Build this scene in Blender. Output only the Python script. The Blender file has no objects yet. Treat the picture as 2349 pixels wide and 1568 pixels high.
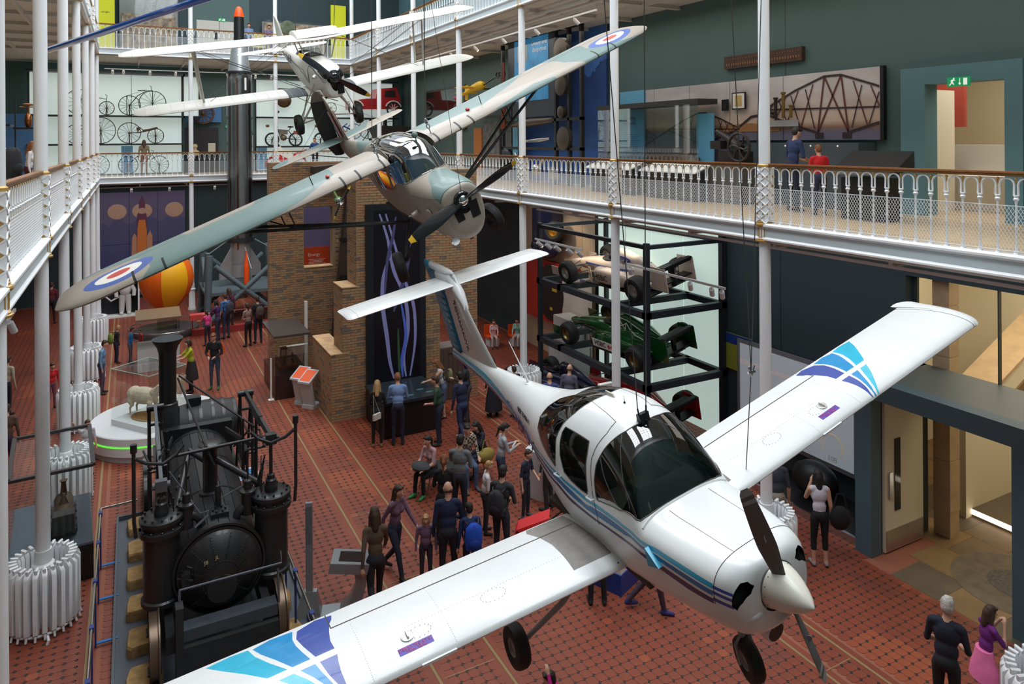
import bpy, bmesh, math, random
from math import pi, sin, cos, radians, sqrt, atan2
from mathutils import Vector, Matrix, noise
random.seed(7)
SC = bpy.context.scene
COL = SC.collection
# ------------------------------------------------------------------ camera
HC = 7.75; YAW = .4891
cam_d = bpy.data.cameras.new('camera'); cam = bpy.data.objects.new('camera', cam_d); COL.objects.link(cam)
cam_d.sensor_width = 36.0; cam_d.lens = 36.0*1649.3/2349
cam_d.shift_y = -(784-322.2)/2349.0
cam_d.clip_start = .05; cam_d.clip_end = 300
cam.matrix_world = Matrix.Translation((0, 0, HC)) @ Matrix.Rotation(-YAW, 4, 'Z') @ Matrix.Rotation(pi/2, 4, 'X') @ Matrix.Rotation(-.006, 4, 'Z')
SC.camera = cam
# ------------------------------------------------------------------ world, light, exposure
W = bpy.data.worlds.new('sky'); SC.world = W; W.use_nodes = True
W.node_tree.nodes['Background'].inputs[0].default_value = (.78, .87, 1, 1)
W.node_tree.nodes['Background'].inputs[1].default_value = .8
SC.view_settings.view_transform = 'Standard'; SC.view_settings.look = 'None'
SC.view_settings.exposure = 0.0; SC.view_settings.gamma = 1.0; SC.view_settings.use_curve_mapping = False

def area_light(name, loc, size, power, col=(1, 1, 1), rot=(0, 0, 0), spread=pi):
    d = bpy.data.lights.new(name, 'AREA'); d.shape = 'RECTANGLE'; d.size, d.size_y = size
    d.energy = power; d.color = col; d.spread = spread
    o = bpy.data.objects.new(name, d); COL.objects.link(o); o.location = loc; o.rotation_euler = rot
    return o
def spot_light(name, loc, target, power, col=(1, .86, .66), ang=50, rad=.05, blend=.6):
    d = bpy.data.lights.new(name, 'SPOT'); d.energy = power; d.color = col; d.spot_size = radians(ang); d.spot_blend = blend
    d.shadow_soft_size = rad
    o = bpy.data.objects.new(name, d); COL.objects.link(o); o.location = loc
    o.rotation_euler = (Vector(target)-Vector(loc)).to_track_quat('-Z', 'Y').to_euler()
    return o
# daylight through the two glazed strips of the roof
area_light('skylight_daylight', (2.2, 17, 20.4), (3.4, 38), 3700, (.93, .97, 1))
area_light('skylight_daylight', (7.4, 17, 20.4), (3.4, 38), 3700, (.93, .97, 1))
# broad added fill above and below the first gallery, standing for its track lights
area_light('gallery_fill', (12.0, 12, 11.3), (2.6, 20), 210, (1, .93, .84))
area_light('gallery_fill', (12.0, 29, 11.3), (2.6, 16), 150, (1, .93, .84))
area_light('gallery_fill', (4.5, 38.6, 11.2), (16, 2.6), 170, (1, .95, .88))
area_light('gallery_fill', (-3.4, 22, 11.2), (2.4, 30), 170, (1, .94, .88))
area_light('gallery_fill', (11.9, 14, 5.7), (2.0, 18), 120, (.95, .97, 1))
area_light('gallery_fill', (4.5, 38.6, 5.6), (16, 2.6), 110, (1, .95, .9))
area_light('gallery_fill', (-3.4, 22, 5.6), (2.4, 30), 110, (1, .93, .86))

# ------------------------------------------------------------------ helpers
def lin(c):
    c = c/255.0
    return c/12.92 if c <= .04045 else ((c+.055)/1.055)**2.4
def rgb(r, g, b): return (lin(r), lin(g), lin(b), 1)
MATS = {}
def mat(name, col, rough=.5, metal=0., emit=0., coat=0., trans=0., noise_amt=0., nscale=8., bump=0., bscale=40., spec=.5, alpha=1.):
    if name in MATS: return MATS[name]
    m = bpy.data.materials.new(name); m.use_nodes = True; nt = m.node_tree; b = nt.nodes['Principled BSDF']
    c = rgb(*col)
    b.inputs['Base Color'].default_value = c; b.inputs['Roughness'].default_value = rough; b.inputs['Metallic'].default_value = metal
    b.inputs['Specular IOR Level'].default_value = spec
    if coat: b.inputs['Coat Weight'].default_value = coat; b.inputs['Coat Roughness'].default_value = .05
    if emit: b.inputs['Emission Color'].default_value = c; b.inputs['Emission Strength'].default_value = emit
    if trans: b.inputs['Transmission Weight'].default_value = trans
    if alpha < 1: b.inputs['Alpha'].default_value = alpha
    tc = None
    if noise_amt or bump:
        tc = nt.nodes.new('ShaderNodeTexCoord')
    if noise_amt:
        n = nt.nodes.new('ShaderNodeTexNoise'); n.inputs['Scale'].default_value = nscale; n.inputs['Detail'].default_value = 4
        nt.links.new(tc.outputs['Object'], n.inputs['Vector'])
        r = nt.nodes.new('ShaderNodeValToRGB')
        r.color_ramp.elements[0].position = .3; r.color_ramp.elements[1].position = .7
        k = 1-noise_amt; k2 = 1+noise_amt*.6
        r.color_ramp.elements[0].color = (c[0]*k, c[1]*k, c[2]*k, 1); r.color_ramp.elements[1].color = (min(1, c[0]*k2), min(1, c[1]*k2), min(1, c[2]*k2), 1)
        nt.links.new(n.outputs['Fac'], r.inputs['Fac']); nt.links.new(r.outputs['Color'], b.inputs['Base Color'])
    if bump:
        n = nt.nodes.new('ShaderNodeTexNoise'); n.inputs['Scale'].default_value = bscale
        nt.links.new(tc.outputs['Object'], n.inputs['Vector'])
        bp = nt.nodes.new('ShaderNodeBump'); bp.inputs['Strength'].default_value = bump; bp.inputs['Distance'].default_value = .01
        nt.links.new(n.outputs['Fac'], bp.inputs['Height']); nt.links.new(bp.outputs['Normal'], b.inputs['Normal'])
    MATS[name] = m
    return m
def glass(name, tint=(.92, .96, .95), refl=1.0, rough=.02, density=.1):
    """thin pane: see-through with mirror reflections"""
    if name in MATS: return MATS[name]
    m = bpy.data.materials.new(name); m.use_nodes = True; nt = m.node_tree; nt.nodes.clear()
    out = nt.nodes.new('ShaderNodeOutputMaterial'); mx = nt.nodes.new('ShaderNodeMixShader'); t = nt.nodes.new('ShaderNodeBsdfTransparent')
    g = nt.nodes.new('ShaderNodeBsdfGlossy'); f = nt.nodes.new('ShaderNodeFresnel'); f.inputs['IOR'].default_value = 1.5
    t.inputs[0].default_value = (*tint, 1); g.inputs['Roughness'].default_value = rough; g.inputs[0].default_value = (1, 1, 1, 1)
    ml = nt.nodes.new('ShaderNodeMath'); ml.operation = 'MULTIPLY_ADD'; ml.inputs[1].default_value = refl; ml.inputs[2].default_value = density*.1
    nt.links.new(f.outputs[0], ml.inputs[0]); nt.links.new(ml.outputs[0], mx.inputs[0])
    nt.links.new(t.outputs[0], mx.inputs[1]); nt.links.new(g.outputs[0], mx.inputs[2]); nt.links.new(mx.outputs[0], out.inputs[0])
    MATS[name] = m
    return m

class MB:
    """mesh builder: collects verts/faces with a material slot per face"""
    def __init__(s): s.v = []; s.f = []; s.m = []; s.T = None
    def av(s, pts):
        i = len(s.v)
        if s.T is not None: pts = [tuple(s.T @ Vector(p)) for p in pts]
        s.v += [tuple(p) for p in pts]; return i
    def af(s, faces, i, m=0):
        s.f += [tuple(a+i for a in f) for f in faces]; s.m += [m]*len(faces)
    def box(s, x0, x1, y0, y1, z0, z1, m=0):
        i = s.av([(x0, y0, z0), (x1, y0, z0), (x1, y1, z0), (x0, y1, z0), (x0, y0, z1), (x1, y0, z1), (x1, y1, z1), (x0, y1, z1)])
        s.af([(0, 3, 2, 1), (4, 5, 6, 7), (0, 1, 5, 4), (1, 2, 6, 5), (2, 3, 7, 6), (3, 0, 4, 7)], i, m); return s
    def hexa(s, p, m=0):
        i = s.av(p); s.af([(0, 3, 2, 1), (4, 5, 6, 7), (0, 1, 5, 4), (1, 2, 6, 5), (2, 3, 7, 6), (3, 0, 4, 7)], i, m); return s
    def bar(s, a, b, w, h=None, m=0, up=(0, 0, 1)):
        """square bar from a to b"""
        a, b = Vector(a), Vector(b); h = w if h is None else h; d = (b-a)
        if d.length < 1e-9: return s
        d.normalize(); u = Vector(up)
        if abs(d.dot(u)) > .98: u = Vector((0, 1, 0))
        r = d.cross(u).normalized(); u = r.cross(d).normalized()
        r = r*(w/2); u = u*(h/2)
        s.hexa([a-r-u, a+r-u, b+r-u, b-r-u, a-r+u, a+r+u, b+r+u, b-r+u], m); return s
    def tube(s, path, r, n=8, m=0, caps=True, closed=False):
        """round tube along a path; r a number or a list"""
        P = [Vector(p) for p in path]; k = len(P)
        R = r if isinstance(r, (list, tuple)) else [r]*k
        prev = None; rings = []
        for i in range(k):
            if closed: d = P[(i+1) % k]-P[i-1]
            else: d = (P[min(i+1, k-1)]-P[max(i-1, 0)])
            if d.length < 1e-9: d = Vector((0, 0, 1))
            d.normalize()
            if prev is None:
                u = Vector((0, 0, 1)) if abs(d.z) < .9 else Vector((1, 0, 0))
            else: u = prev
            r_ = d.cross(u)
            if r_.length < 1e-6: r_ = d.cross(Vector((0, 1, .3)))
            r_.normalize(); u = r_.cross(d).normalized(); prev = u
            rings.append([P[i]+(r_*cos(2*pi*j/n)+u*sin(2*pi*j/n))*R[i] for j in range(n)])
        s.loft(rings, m, caps and not closed, closed); return s
    def loft(s, rings, m=0, caps=True, closed=False):
        n = len(rings[0]); i = s.av([p for r in rings for p in r]); k = len(rings); F = []
        for a in range(k if closed else k-1):
            b = (a+1) % k
            for j in range(n):
                F.append((a*n+j, a*n+(j+1) % n, b*n+(j+1) % n, b*n+j))
        if caps: F.append(tuple(range(n-1, -1, -1))); F.append(tuple((k-1)*n+j for j in range(n)))
        s.af(F, i, m); return s
    def lathe(s, prof, n=16, c=(0, 0, 0), m=0, axis='z', caps=True):
        """prof: (radius, height) pairs turned about an axis through c"""
        rings = []
        for r, h in prof:
            ring = []
            for j in range(n):
                a = 2*pi*j/n; x, y = r*cos(a), r*sin(a)
                if axis == 'z': p = (c[0]+x, c[1]+y, c[2]+h)
                elif axis == 'x': p = (c[0]+h, c[1]+x, c[2]+y)
                else: p = (c[0]+y, c[1]+h, c[2]+x)
                ring.append(p)
            rings.append(ring)
        s.loft(rings, m, caps); return s
    def cyl(s, a, b, r, n=12, m=0, r2=None):
        s.tube([a, b], [r, r if r2 is None else r2], n, m); return s
    def ball(s, c, r, n=12, m=0, sz=1.):
        k = max(4, n//2)
        s.lathe([(max(1e-4, r*sin(pi*i/k)), -r*cos(pi*i/k)*sz) for i in range(k+1)], n, c, m); return s
    def ell(s, c, rx, ry, rz, n=12, m=0):
        k = max(5, n//2); rings = []
        for i in range(k+1):
            a = pi*i/k; q = max(1e-3, sin(a))
            rings.append([(c[0]+rx*q*cos(2*pi*j/n), c[1]+ry*q*sin(2*pi*j/n), c[2]-rz*cos(a)) for j in range(n)])
        s.loft(rings, m, True); return s
    def prism(s, poly, d, m=0, axis='y', o=0.):
        """2-D outline pushed through from o to o+d on the given axis"""
        n = len(poly)
        def P(a, b, t): return (a, t, b) if axis == 'y' else ((t, a, b) if axis == 'x' else (a, b, t))
        i = s.av([P(a, b, o) for a, b in poly]+[P(a, b, o+d) for a, b in poly])
        F = [tuple(range(n-1, -1, -1)), tuple(range(n, 2*n))]+[(j, (j+1) % n, n+(j+1) % n, n+j) for j in range(n)]
        s.af(F, i, m); return s
    def quad(s, a, b, c, d, m=0):
        i = s.av([a, b, c, d]); s.af([(0, 1, 2, 3)], i, m); return s
    def mesh(s, name, mats, smooth=False, fix=True):
        me = bpy.data.meshes.new(name); me.from_pydata(s.v, [], s.f)
        for mm in (mats if isinstance(mats, (list, tuple)) else [mats]): me.materials.append(mm)
        if any(s.m): me.polygons.foreach_set('material_index', s.m)
        if fix and len(s.f) < 60000:
            b = bmesh.new(); b.from_mesh(me); bmesh.ops.recalc_face_normals(b, faces=b.faces); b.to_mesh(me); b.free()
        if smooth is not False:
            me.polygons.foreach_set('use_smooth', [True]*len(me.polygons))
            me.set_sharp_from_angle(angle=radians(smooth if smooth is not True else 38))
        me.update(); return me
def link(name, me, parent=None, loc=None, rot=None):
    o = bpy.data.objects.new(name, me); COL.objects.link(o)
    if parent: o.parent = parent
    if loc: o.location = loc
    if rot: o.rotation_euler = rot
    return o
def part(name, mb, mats, parent=None, smooth=False, loc=None, rot=None, label=None, kind=None):
    o = link(name, mb.mesh(name, mats, smooth), parent, loc, rot)
    if label: o['label'] = label
    if kind: o['kind'] = kind
    return o
def tag(o, label=None, cat=None, group=None, kind=None):
    if label: o['label'] = label
    if cat: o['category'] = cat
    if group: o['group'] = group
    if kind: o['kind'] = kind
    return o
def thing(name, label, cat, loc=(0, 0, 0), rz=0., group=None, mw=None):
    o = bpy.data.objects.new(name, None); COL.objects.link(o); o.empty_display_size = .2
    if mw is not None: o.matrix_world = mw
    else: o.location = loc; o.rotation_euler = (0, 0, rz)
    return tag(o, label, cat, group)
def struct(name, mb, mats, smooth=False, label=None, parent=None):
    o = part(name, mb, mats, parent, smooth); o['kind'] = 'structure'
    if label: o['label'] = label
    return o
def dup(root, loc=None, rz=None, label=None, group=None):
    def cp(o, par):
        c = o.copy(); COL.objects.link(c)
        if par: c.parent = par
        for ch in o.children: cp(ch, c)
        return c
    r = cp(root, None)
    if loc is not None: r.location = loc
    if rz is not None: r.rotation_euler = (0, 0, rz)
    if label: r['label'] = label
    if group: r['group'] = group
    return r
def text(name, s, size, parent, m, loc=(0, 0, 0), rot=(0, 0, 0), ext=.002, align='CENTER', mw=None, sx=1., ls=None, shear=0.):
    c = bpy.data.curves.new(name, 'FONT'); c.body = s; c.size = size; c.extrude = ext; c.align_x = align; c.align_y = 'CENTER'; c.resolution_u = 2
    c.shear = shear
    if ls: c.space_line = ls
    c.materials.append(m)
    t = bpy.data.objects.new(name, c); COL.objects.link(t)
    me = bpy.data.meshes.new_from_object(t.evaluated_get(bpy.context.evaluated_depsgraph_get())); me.name = name
    bpy.data.objects.remove(t); bpy.data.curves.remove(c)
    o = link(name, me, parent)
    if mw is not None: o.matrix_local = mw
    else: o.location = loc; o.rotation_euler = rot; o.scale = (sx, 1, 1)
    return o
def frame(o, x, y, z):
    """matrix from an origin and three axes"""
    x, y, z = Vector(x).normalized(), Vector(y).normalized(), Vector(z).normalized()
    return Matrix(((x.x, y.x, z.x, o[0]), (x.y, y.y, z.y, o[1]), (x.z, y.z, z.z, o[2]), (0, 0, 0, 1)))
WHITE = mat('white_gloss_paint', (236, 238, 240), .35, noise_amt=.03, nscale=3)
PALE = mat('pale_blue_grey_paint', (206, 216, 220), .45)
GOLD = mat('gold_paint', (186, 148, 82), .4, metal=.35)
WOOD = mat('varnished_wood', (150, 96, 56), .35, noise_amt=.25, nscale=20)
TEAL = mat('teal_wall_paint', (84, 108, 108), .75, noise_amt=.04, nscale=1)
TEALL = mat('blue_teal_paint', (92, 132, 142), .7)
DTEAL = mat('dark_teal_paint', (54, 72, 78), .75)
BLACK = mat('satin_black', (22, 22, 24), .4)
DGREY = mat('dark_grey_steel', (52, 58, 66), .45, metal=.2)
STEEL = mat('steel', (190, 192, 196), .25, metal=1.)
CHROME = mat('chrome', (230, 230, 232), .08, metal=1.)
RUBBER = mat('black_rubber', (30, 30, 31), .65, bump=.2, bscale=60)
CREAM = mat('cream_wall_paint', (232, 222, 196), .7)
GREY = mat('light_grey_panel', (190, 192, 195), .5)
from math import pi, sin, cos, radians, sqrt
def interp(tab, x):
    """smooth (monotone cubic) interpolation of a table of rows (x, a, b, ...)"""
    n = len(tab)
    if x <= tab[0][0]: return list(tab[0][1:])
    if x >= tab[-1][0]: return list(tab[-1][1:])
    i = 0
    while tab[i+1][0] < x: i += 1
    x0, x1 = tab[i][0], tab[i+1][0]; h = x1-x0; t = (x-x0)/h; out = []
    for k in range(1, len(tab[0])):
        d = (tab[i+1][k]-tab[i][k])/h
        dm = (tab[i][k]-tab[i-1][k])/(x0-tab[i-1][0]) if i > 0 else d
        dp = (tab[i+2][k]-tab[i+1][k])/(tab[i+2][0]-x1) if i+2 < n else d
        m0 = 0 if dm*d <= 0 else 2*dm*d/(dm+d); m1 = 0 if dp*d <= 0 else 2*dp*d/(dp+d)
        if i == 0: m0 = d
        if i+2 >= n: m1 = d
        t2, t3 = t*t, t*t*t
        out.append((2*t3-3*t2+1)*tab[i][k]+(t3-2*t2+t)*h*m0+(-2*t3+3*t2)*tab[i+1][k]+(t3-t2)*h*m1)
    return out
def fus(tab):
    """body section table rows: x, half width, top, bottom, widest height, upper power, lower power"""
    def f(u, v):
        w, zt, zb, zc, nu, nl = interp(tab, u)
        a = abs(v)*pi; c = cos(a); s = max(0., sin(a)); n = nu if c >= 0 else nl
        y = w*s**(2/n)*(1 if v >= 0 else -1)
        q = abs(c)**(2/n)
        z = zc+(zt-zc)*q if c >= 0 else zc-(zc-zb)*q
        return (u, y, z)
    return f
TOMF = [(.345,.185,.15,-.20,-.04,2,2),(.352,.27,.19,-.29,-.05,2.2,2.1),(.37,.33,.22,-.345,-.06,2.6,2.3),(.40,.375,.24,-.375,-.06,2.8,2.4),(.45,.42,.255,-.395,-.05,3.0,2.5),(.60,.475,.265,-.42,-.04,3.1,2.5),(.90,.515,.27,-.47,-.02,3.1,2.6),(1.2,.54,.265,-.53,0,3.1,2.7),(1.36,.55,.275,-.56,.02,3.0,2.8),(1.5,.56,.52,-.58,.06,2.5,2.9),(1.68,.572,.735,-.59,.09,2.35,3.0),(1.9,.58,.87,-.60,.10,2.35,3.0),(2.15,.585,.92,-.61,.10,2.4,3.0),(2.45,.585,.90,-.61,.10,2.4,3.0),(2.8,.56,.82,-.59,.10,2.35,2.8),(3.2,.49,.67,-.50,.10,2.2,2.6),(3.5,.42,.575,-.41,.10,2.1,2.4),(4.2,.26,.46,-.17,.11,2.0,2.2),(5.3,.125,.37,.05,.14,2.0,2.1),(6.2,.07,.30,.10,.16,2.0,2.0),(6.8,.04,.26,.12,.17,2,2)]
def airfoil(t, th, camber=.02):
    """t in -1..1: 0 leading edge, +1 upper trailing edge, -1 lower trailing edge -> chord fraction, height"""
    x = abs(t)**1.6
    y = 5*th*(.2969*sqrt(x)-.126*x-.3516*x*x+.2843*x**3-.1036*x**4)
    cm = camber*4*x*(1-x)
    return x, cm+y*(1 if t >= 0 else -.75)
def wing(x0, c0, z0, dih, y1, c1=None, th=.15, sweep=0., tip=0., camber=.02, inc=0., dz=0.):
    """lifting surface: u = span station (starboard +), v as in airfoil(); rounded tip of length tip"""
    c1 = c0 if c1 is None else c1
    def f(u, v):
        a = abs(u); k = min(1., a/y1); c = c0+(c1-c0)*k; xx = x0+sweep*k+(c0-c)*.0
        x, z = airfoil(v, th, camber)
        s = 1.
        if tip and a > y1-tip:
            q = (a-(y1-tip))/tip; s = sqrt(max(0., 1-min(1, q)**2.2))*.999+.001
        if s < 1:
            cc = c*(.30+.70*s) if tip else c
            xx += (c-cc)*.45; z *= s; c = cc
        return (xx+x*c, u, z0+a*dih+z*c-(x*c)*inc+dz)
    return f
T5 = .08749
TW = wing(1.748, 1.085, -.42, T5, 5.18, th=.155)
TH_ = wing(6.10, .76, 1.41, 0, 1.60, c1=.70, th=.10, camber=0)
AUF = [(.09,.12,.10,-.22,-.06,2,2),(.10,.24,.18,-.42,-.08,2.2,2.2),(.13,.31,.22,-.56,-.10,2.6,2.3),(.22,.345,.25,-.66,-.10,2.8,2.3),(.5,.38,.27,-.71,-.10,2.8,2.4),(1.0,.41,.285,-.70,-.08,2.7,2.5),(1.28,.425,.29,-.69,-.05,2.6,2.7),(1.38,.43,.50,-.69,-.03,2.6,2.8),(1.5,.44,.70,-.68,0,2.7,3.0),(1.7,.45,.80,-.67,.05,2.9,3.0),(2.5,.45,.83,-.65,.05,3.0,3.0),(3.2,.42,.75,-.58,.05,2.7,2.8),(3.8,.34,.62,-.50,.05,2.4,2.6),(4.5,.25,.51,-.40,.05,2.2,2.4),(5.7,.13,.42,-.24,.08,2,2.2),(6.6,.06,.38,-.12,.12,2,2),(7.0,.03,.34,-.02,.14,2,2)]
AWG = wing(1.606, 1.70, .58, .026, 5.55, th=.13, tip=.75, camber=.02)
AHT = wing(6.30, .95, .36, 0, 1.62, c1=.55, th=.07, sweep=.30, tip=.35, camber=0)
MOF = [(.16,.13,.16,-.34,-.02,2,2),(.17,.22,.20,-.48,-.03,2.4,2.4),(.22,.26,.23,-.52,-.03,2.6,2.8),(.5,.30,.27,-.56,0,2.6,3.2),(1.0,.34,.31,-.58,.02,2.4,3.6),(1.6,.37,.36,-.58,.02,2.3,3.8),(2.1,.38,.36,-.58,.0,2.3,3.8),(2.8,.37,.34,-.54,.0,2.2,3.6),(3.6,.32,.30,-.47,.0,2.2,3.2),(4.6,.23,.22,-.36,-.02,2.1,2.8),(5.6,.13,.14,-.24,-.02,2,2.4),(6.4,.06,.08,-.14,-.02,2,2),(6.7,.03,.04,-.10,-.02,2,2)]
MUW = wing(1.098, 1.30, .86, .05, 4.57, th=.10, tip=.55, camber=.03)
MLW = wing(1.377, 1.30, -.60, .05, 4.54, th=.10, tip=.55, camber=.03)
MHT = wing(5.75, .95, .05, 0, 1.42, c1=.6, th=.06, sweep=.25, tip=.4, camber=0)
# ------------------------------------------------------------------ setting
XL, XR, YF = -1.265, 10.115, 36.467
BAY = 4.5255; YK = [9.314+BAY*k for k in range(-2, 7)]     # column rows, k=-2..6
G1, G2 = 6.21, 11.94
WLL, WRL, WRU, WFY = -5.4, 13.6, 14.1, 40.6
# floor base with grout colour
GROUT = mat('floor_grout', (150, 92, 72), .8)
base = struct('floor', MB().box(-5.6, 13.8, -3, 41, -.2, -.006), GROUT, label='red tiled ground floor')
TILE = [mat('red_floor_tile', (136, 66, 46), .5, noise_amt=.12, nscale=1.3), mat('orange_floor_tile', (154, 78, 50), .5, noise_amt=.1, nscale=1.3), mat('brown_floor_tile', (124, 64, 48), .5, noise_amt=.12, nscale=1.3)]
INSET = mat('slate_inset', (44, 46, 50), .5)
YEL = mat('cream_strip', (150, 124, 84), .6)
PT = .158; CH = .030; GR = .0028
def octo(mb, x, y, m, skirt=True):
    h = PT/2-GR; c = CH+.004
    pts = [(-h+c, -h), (h-c, -h), (h, -h+c), (h, h-c), (h-c, h), (-h+c, h), (-h, h-c), (-h, -h+c)]
    if skirt:
        mb.prism([(x+a, y+b) for a, b in pts], .006, m, 'z', -.006)
    else:
        i = mb.av([(x+a, y+b, 0) for a, b in pts]); mb.af([tuple(range(8))], i, m)
STR = (-.61, 3.90, 4.84, 8.87, 9.51)
def skip(x, y):
    if x > 11.85 and y < 8.72: return True
    return x > 13.5 or x < -5.3 or any(abs(x-s) < .11 for s in STR)
rt = random.Random(3)
near = MB(); far = MB(); ins = MB(); tiles = []
proto = []
for k in range(3):
    b = MB(); octo(b, 0, 0, 0); proto.append(b.mesh('tile', TILE[k]))
pi_ = MB(); hh = CH-.002; pi_.prism([(0, -hh), (hh, 0), (0, hh), (-hh, 0)], .006, 0, 'z', -.006); proto_i = pi_.mesh('inset', INSET)
cells = []
ny = int((40.5-4)/PT); nx = int((13.6+5.4)/PT)
for j in range(ny):
    y = 4+PT*j
    for i in range(nx):
        x = -5.4+PT*i
        if skip(x, y): continue
        # patch of orange tiles: repairs
        q = noise.noise(Vector((x*.55, y*.55, 3)))
        k = 1 if (q > .42 or (3.95 < x < 4.8 and q > .15)) else (2 if q < -.36 else 0)
        if rt.random() < .025: k = 1
        d = x*.47+y*.883
        u = (x*.883-y*.47)/d
        cells.append((d, x, y, k, abs(u) < .712 and d > 10.2))
cells.sort()
n = 0; used = set()
for d, x, y, k, vis in cells:
    if vis and 5.0 < x < 11.8 and n < 290:
        o = link('tile', proto[k], base, (x, y, 0)); n += 1
    elif vis or d > 9:
        octo(near if d < 20 else far, x, y, k, d < 20)
    px, py = x+PT/2, y+PT/2
    if not skip(px, py): 
        if d < 22: ins.prism([(px, py-hh), (px+hh, py), (px, py+hh), (px-hh, py)], .005, 0, 'z', -.0055)
        else:
            i = ins.av([(px, py-hh, -.0005), (px+hh, py, -.0005), (px, py+hh, -.0005), (px-hh, py, -.0005)]); ins.af([(0, 1, 2, 3)], i)
near.v += []
o = link('tile_field', near.mesh('tile_field', TILE, fix=False), base); o['kind'] = 'stuff'
o = link('far_tile_field', far.mesh('far_tile_field', TILE, fix=False), base); o['kind'] = 'stuff'
o = link('slate_inset_field', ins.mesh('slate_inset_field', INSET, fix=False), base); o['kind'] = 'stuff'
for s in STR:
    b = MB().box(s-.022, s+.022, 4, 36.4, -.006, .001, 0)
    for q in (-.075, .075): b.box(s+q-.048, s+q+.048, 4, 36.4, -.006, -.0005, 1)
    part('border_strip', b, [YEL, TILE[0]], base)
b = MB()
for k in range(26): b.box(3.96, 4.78, 4.6+1.26*k-.008, 4.6+1.26*k+.008, -.006, .0012)
for k in range(26): b.box(8.93, 9.45, 4.6+1.26*k-.008, 4.6+1.26*k+.008, -.006, .0012)
part('cross_strip', b, YEL, base)['kind'] = 'stuff'
# stone floor of the side passage, slabs
STN = [mat('brown_sandstone', (120, 100, 74), .55, noise_amt=.2, nscale=2), mat('golden_sandstone', (140, 112, 74), .55, noise_amt=.2, nscale=2), mat('grey_sandstone', (104, 92, 74), .55, noise_amt=.2, nscale=2)]
sf = struct('floor.001', MB().box(11.9, 13.9, 4.0, 8.62, -.2, -.005).box(13.9, 19.5, 4.0, 11.5, -.2, -.005), GROUT, label='sandstone slab floor of the side passage')
r2 = random.Random(5)
proto_s = {}
for i in range(9):
    for j in range(9):
        w, l = .84, .83
        x0 = 11.92+w*i; y0 = 4.0+l*j+(.2 if i % 2 else 0)
        if x0 > 19: continue
        if x0 < 13.5 and y0+l > 8.75: continue
        b = MB().box(x0+.003, x0+w-.003, y0+.003, y0+l-.003, -.02, 0)
        part('slab', b, STN[r2.randrange(3)], sf)
b = MB().lathe([(1.0, .0), (1.0, .004), (.98, .004)], 48, (13.55, 6.9, 0), 0)
part('roundel_ring', b, mat('worn_roundel_stone', (112, 100, 82), .6, noise_amt=.3, nscale=5), sf)
b = MB().lathe([(.45, .004), (.45, .008), (.43, .008)], 40, (13.55, 6.9, 0), 0)
part('roundel_centre', b, mat('mosaic_roundel', (92, 86, 82), .6, noise_amt=.45, nscale=18), sf)
# ---------------------------------------------------------------- gallery slabs
FLW = mat('pale_oak_floor', (196, 166, 124), .35, noise_amt=.08, nscale=4)
SOF = mat('white_soffit_paint', (214, 212, 208), .7)
def slab(G, tag_):
    a = struct('floor.002', MB().box(XR-.02, WRU+.4, -2, WFY+.4, G-.3, G), [FLW], label=f'oak floor of the {tag_} gallery along the long wall with the mural')
    b = struct('floor.003', MB().box(WLL-.3, XR-.02, YF+.02, WFY+.4, G-.3, G), [FLW], label=f'oak floor of the {tag_} end gallery')
    c = struct('floor.004', MB().box(WLL-.3, XL+.02, -2, YF+.02, G-.3, G), [FLW], label=f'oak floor of the {tag_} gallery on the narrow side')
    # painted soffits with joists
    for nm, (x0, x1, y0, y1), dr in (('ceiling', (XR, WRU, -2, WFY), 0), ('ceiling.001', (WLL, XR, YF, WFY), 1), ('ceiling.002', (WLL, XL, -2, YF), 0)):
        m = MB().box(x0, x1, y0, y1, G-.33, G-.3)
        s = struct(nm, m, SOF, label=f'painted soffit under the {tag_} gallery')
        if dr == 0:
            for k in range(17):
                y = 4.8+BAY*k/2
                if y > y1: break
                q = MB(); q.box(x0+.25, x1, y-.03, y+.03, G-.42, G-.33); q.box(x0+.25, x1, y-.07, y+.07, G-.44, G-.42)
                part('joist', q, SOF, s)
            q = MB()
            for xx in (.35, .65): q.box(x0+(x1-x0)*xx-.03, x0+(x1-x0)*xx+.03, y0+4, y1, G-.48, G-.33)
            part('beam', q, SOF, s)
        else:
            for k in range(9):
                x = x0+(x1-x0)*k/8
                q = MB(); q.box(x-.03, x+.03, y0+.25, y1, G-.44, G-.33); part('joist', q, SOF, s)
slab(G1, 'first'); slab(G2, 'second')
# walls
def wall(name, boxes, m, label, parent=None):
    b = MB()
    for x in boxes: b.box(*x)
    return struct(name, b, m, label=label, parent=parent)
LZ = G1-.3
wr = wall('wall_right', [(WRL, 13.9, 11.0, 41, 0, LZ), (WRL, 13.9, 8.95, 11, 0, LZ), (WRL, 13.9, -3, 5.6, 0, LZ), (WRL, 13.9, 5.6, 8.95, 5.03, LZ)], DTEAL, 'dark teal ground floor wall behind the car rack and the passage')
wr2 = wall('wall_right.001', [(WRU, 14.5, 9.15, 41, G1, G2-.3), (WRU, 14.5, -3, 7.15, G1, G2-.3), (WRU, 14.5, 7.15, 9.15, 8.83, G2-.3)], TEAL, 'grey green first floor wall with the bridge mural')
wr3 = wall('wall_right.002', [(WRU, 14.5, -3, 41, G2, 18)], TEALL, 'blue green second floor wall')
wf = wall('wall_back', [(-5.6, 14.5, WFY, 41, 0, LZ)], DTEAL, 'dark end wall behind the rocket on the ground floor')
wf2 = wall('wall_back.001', [(-5.6, 14.5, WFY, 41, G1, G2-.3)], TEAL, 'grey green end wall behind the bicycles')
wf3 = wall('wall_back.002', [(-5.6, 14.5, WFY, 41, G2, 18)], DTEAL, 'dark end wall of the second floor gallery')
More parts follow.
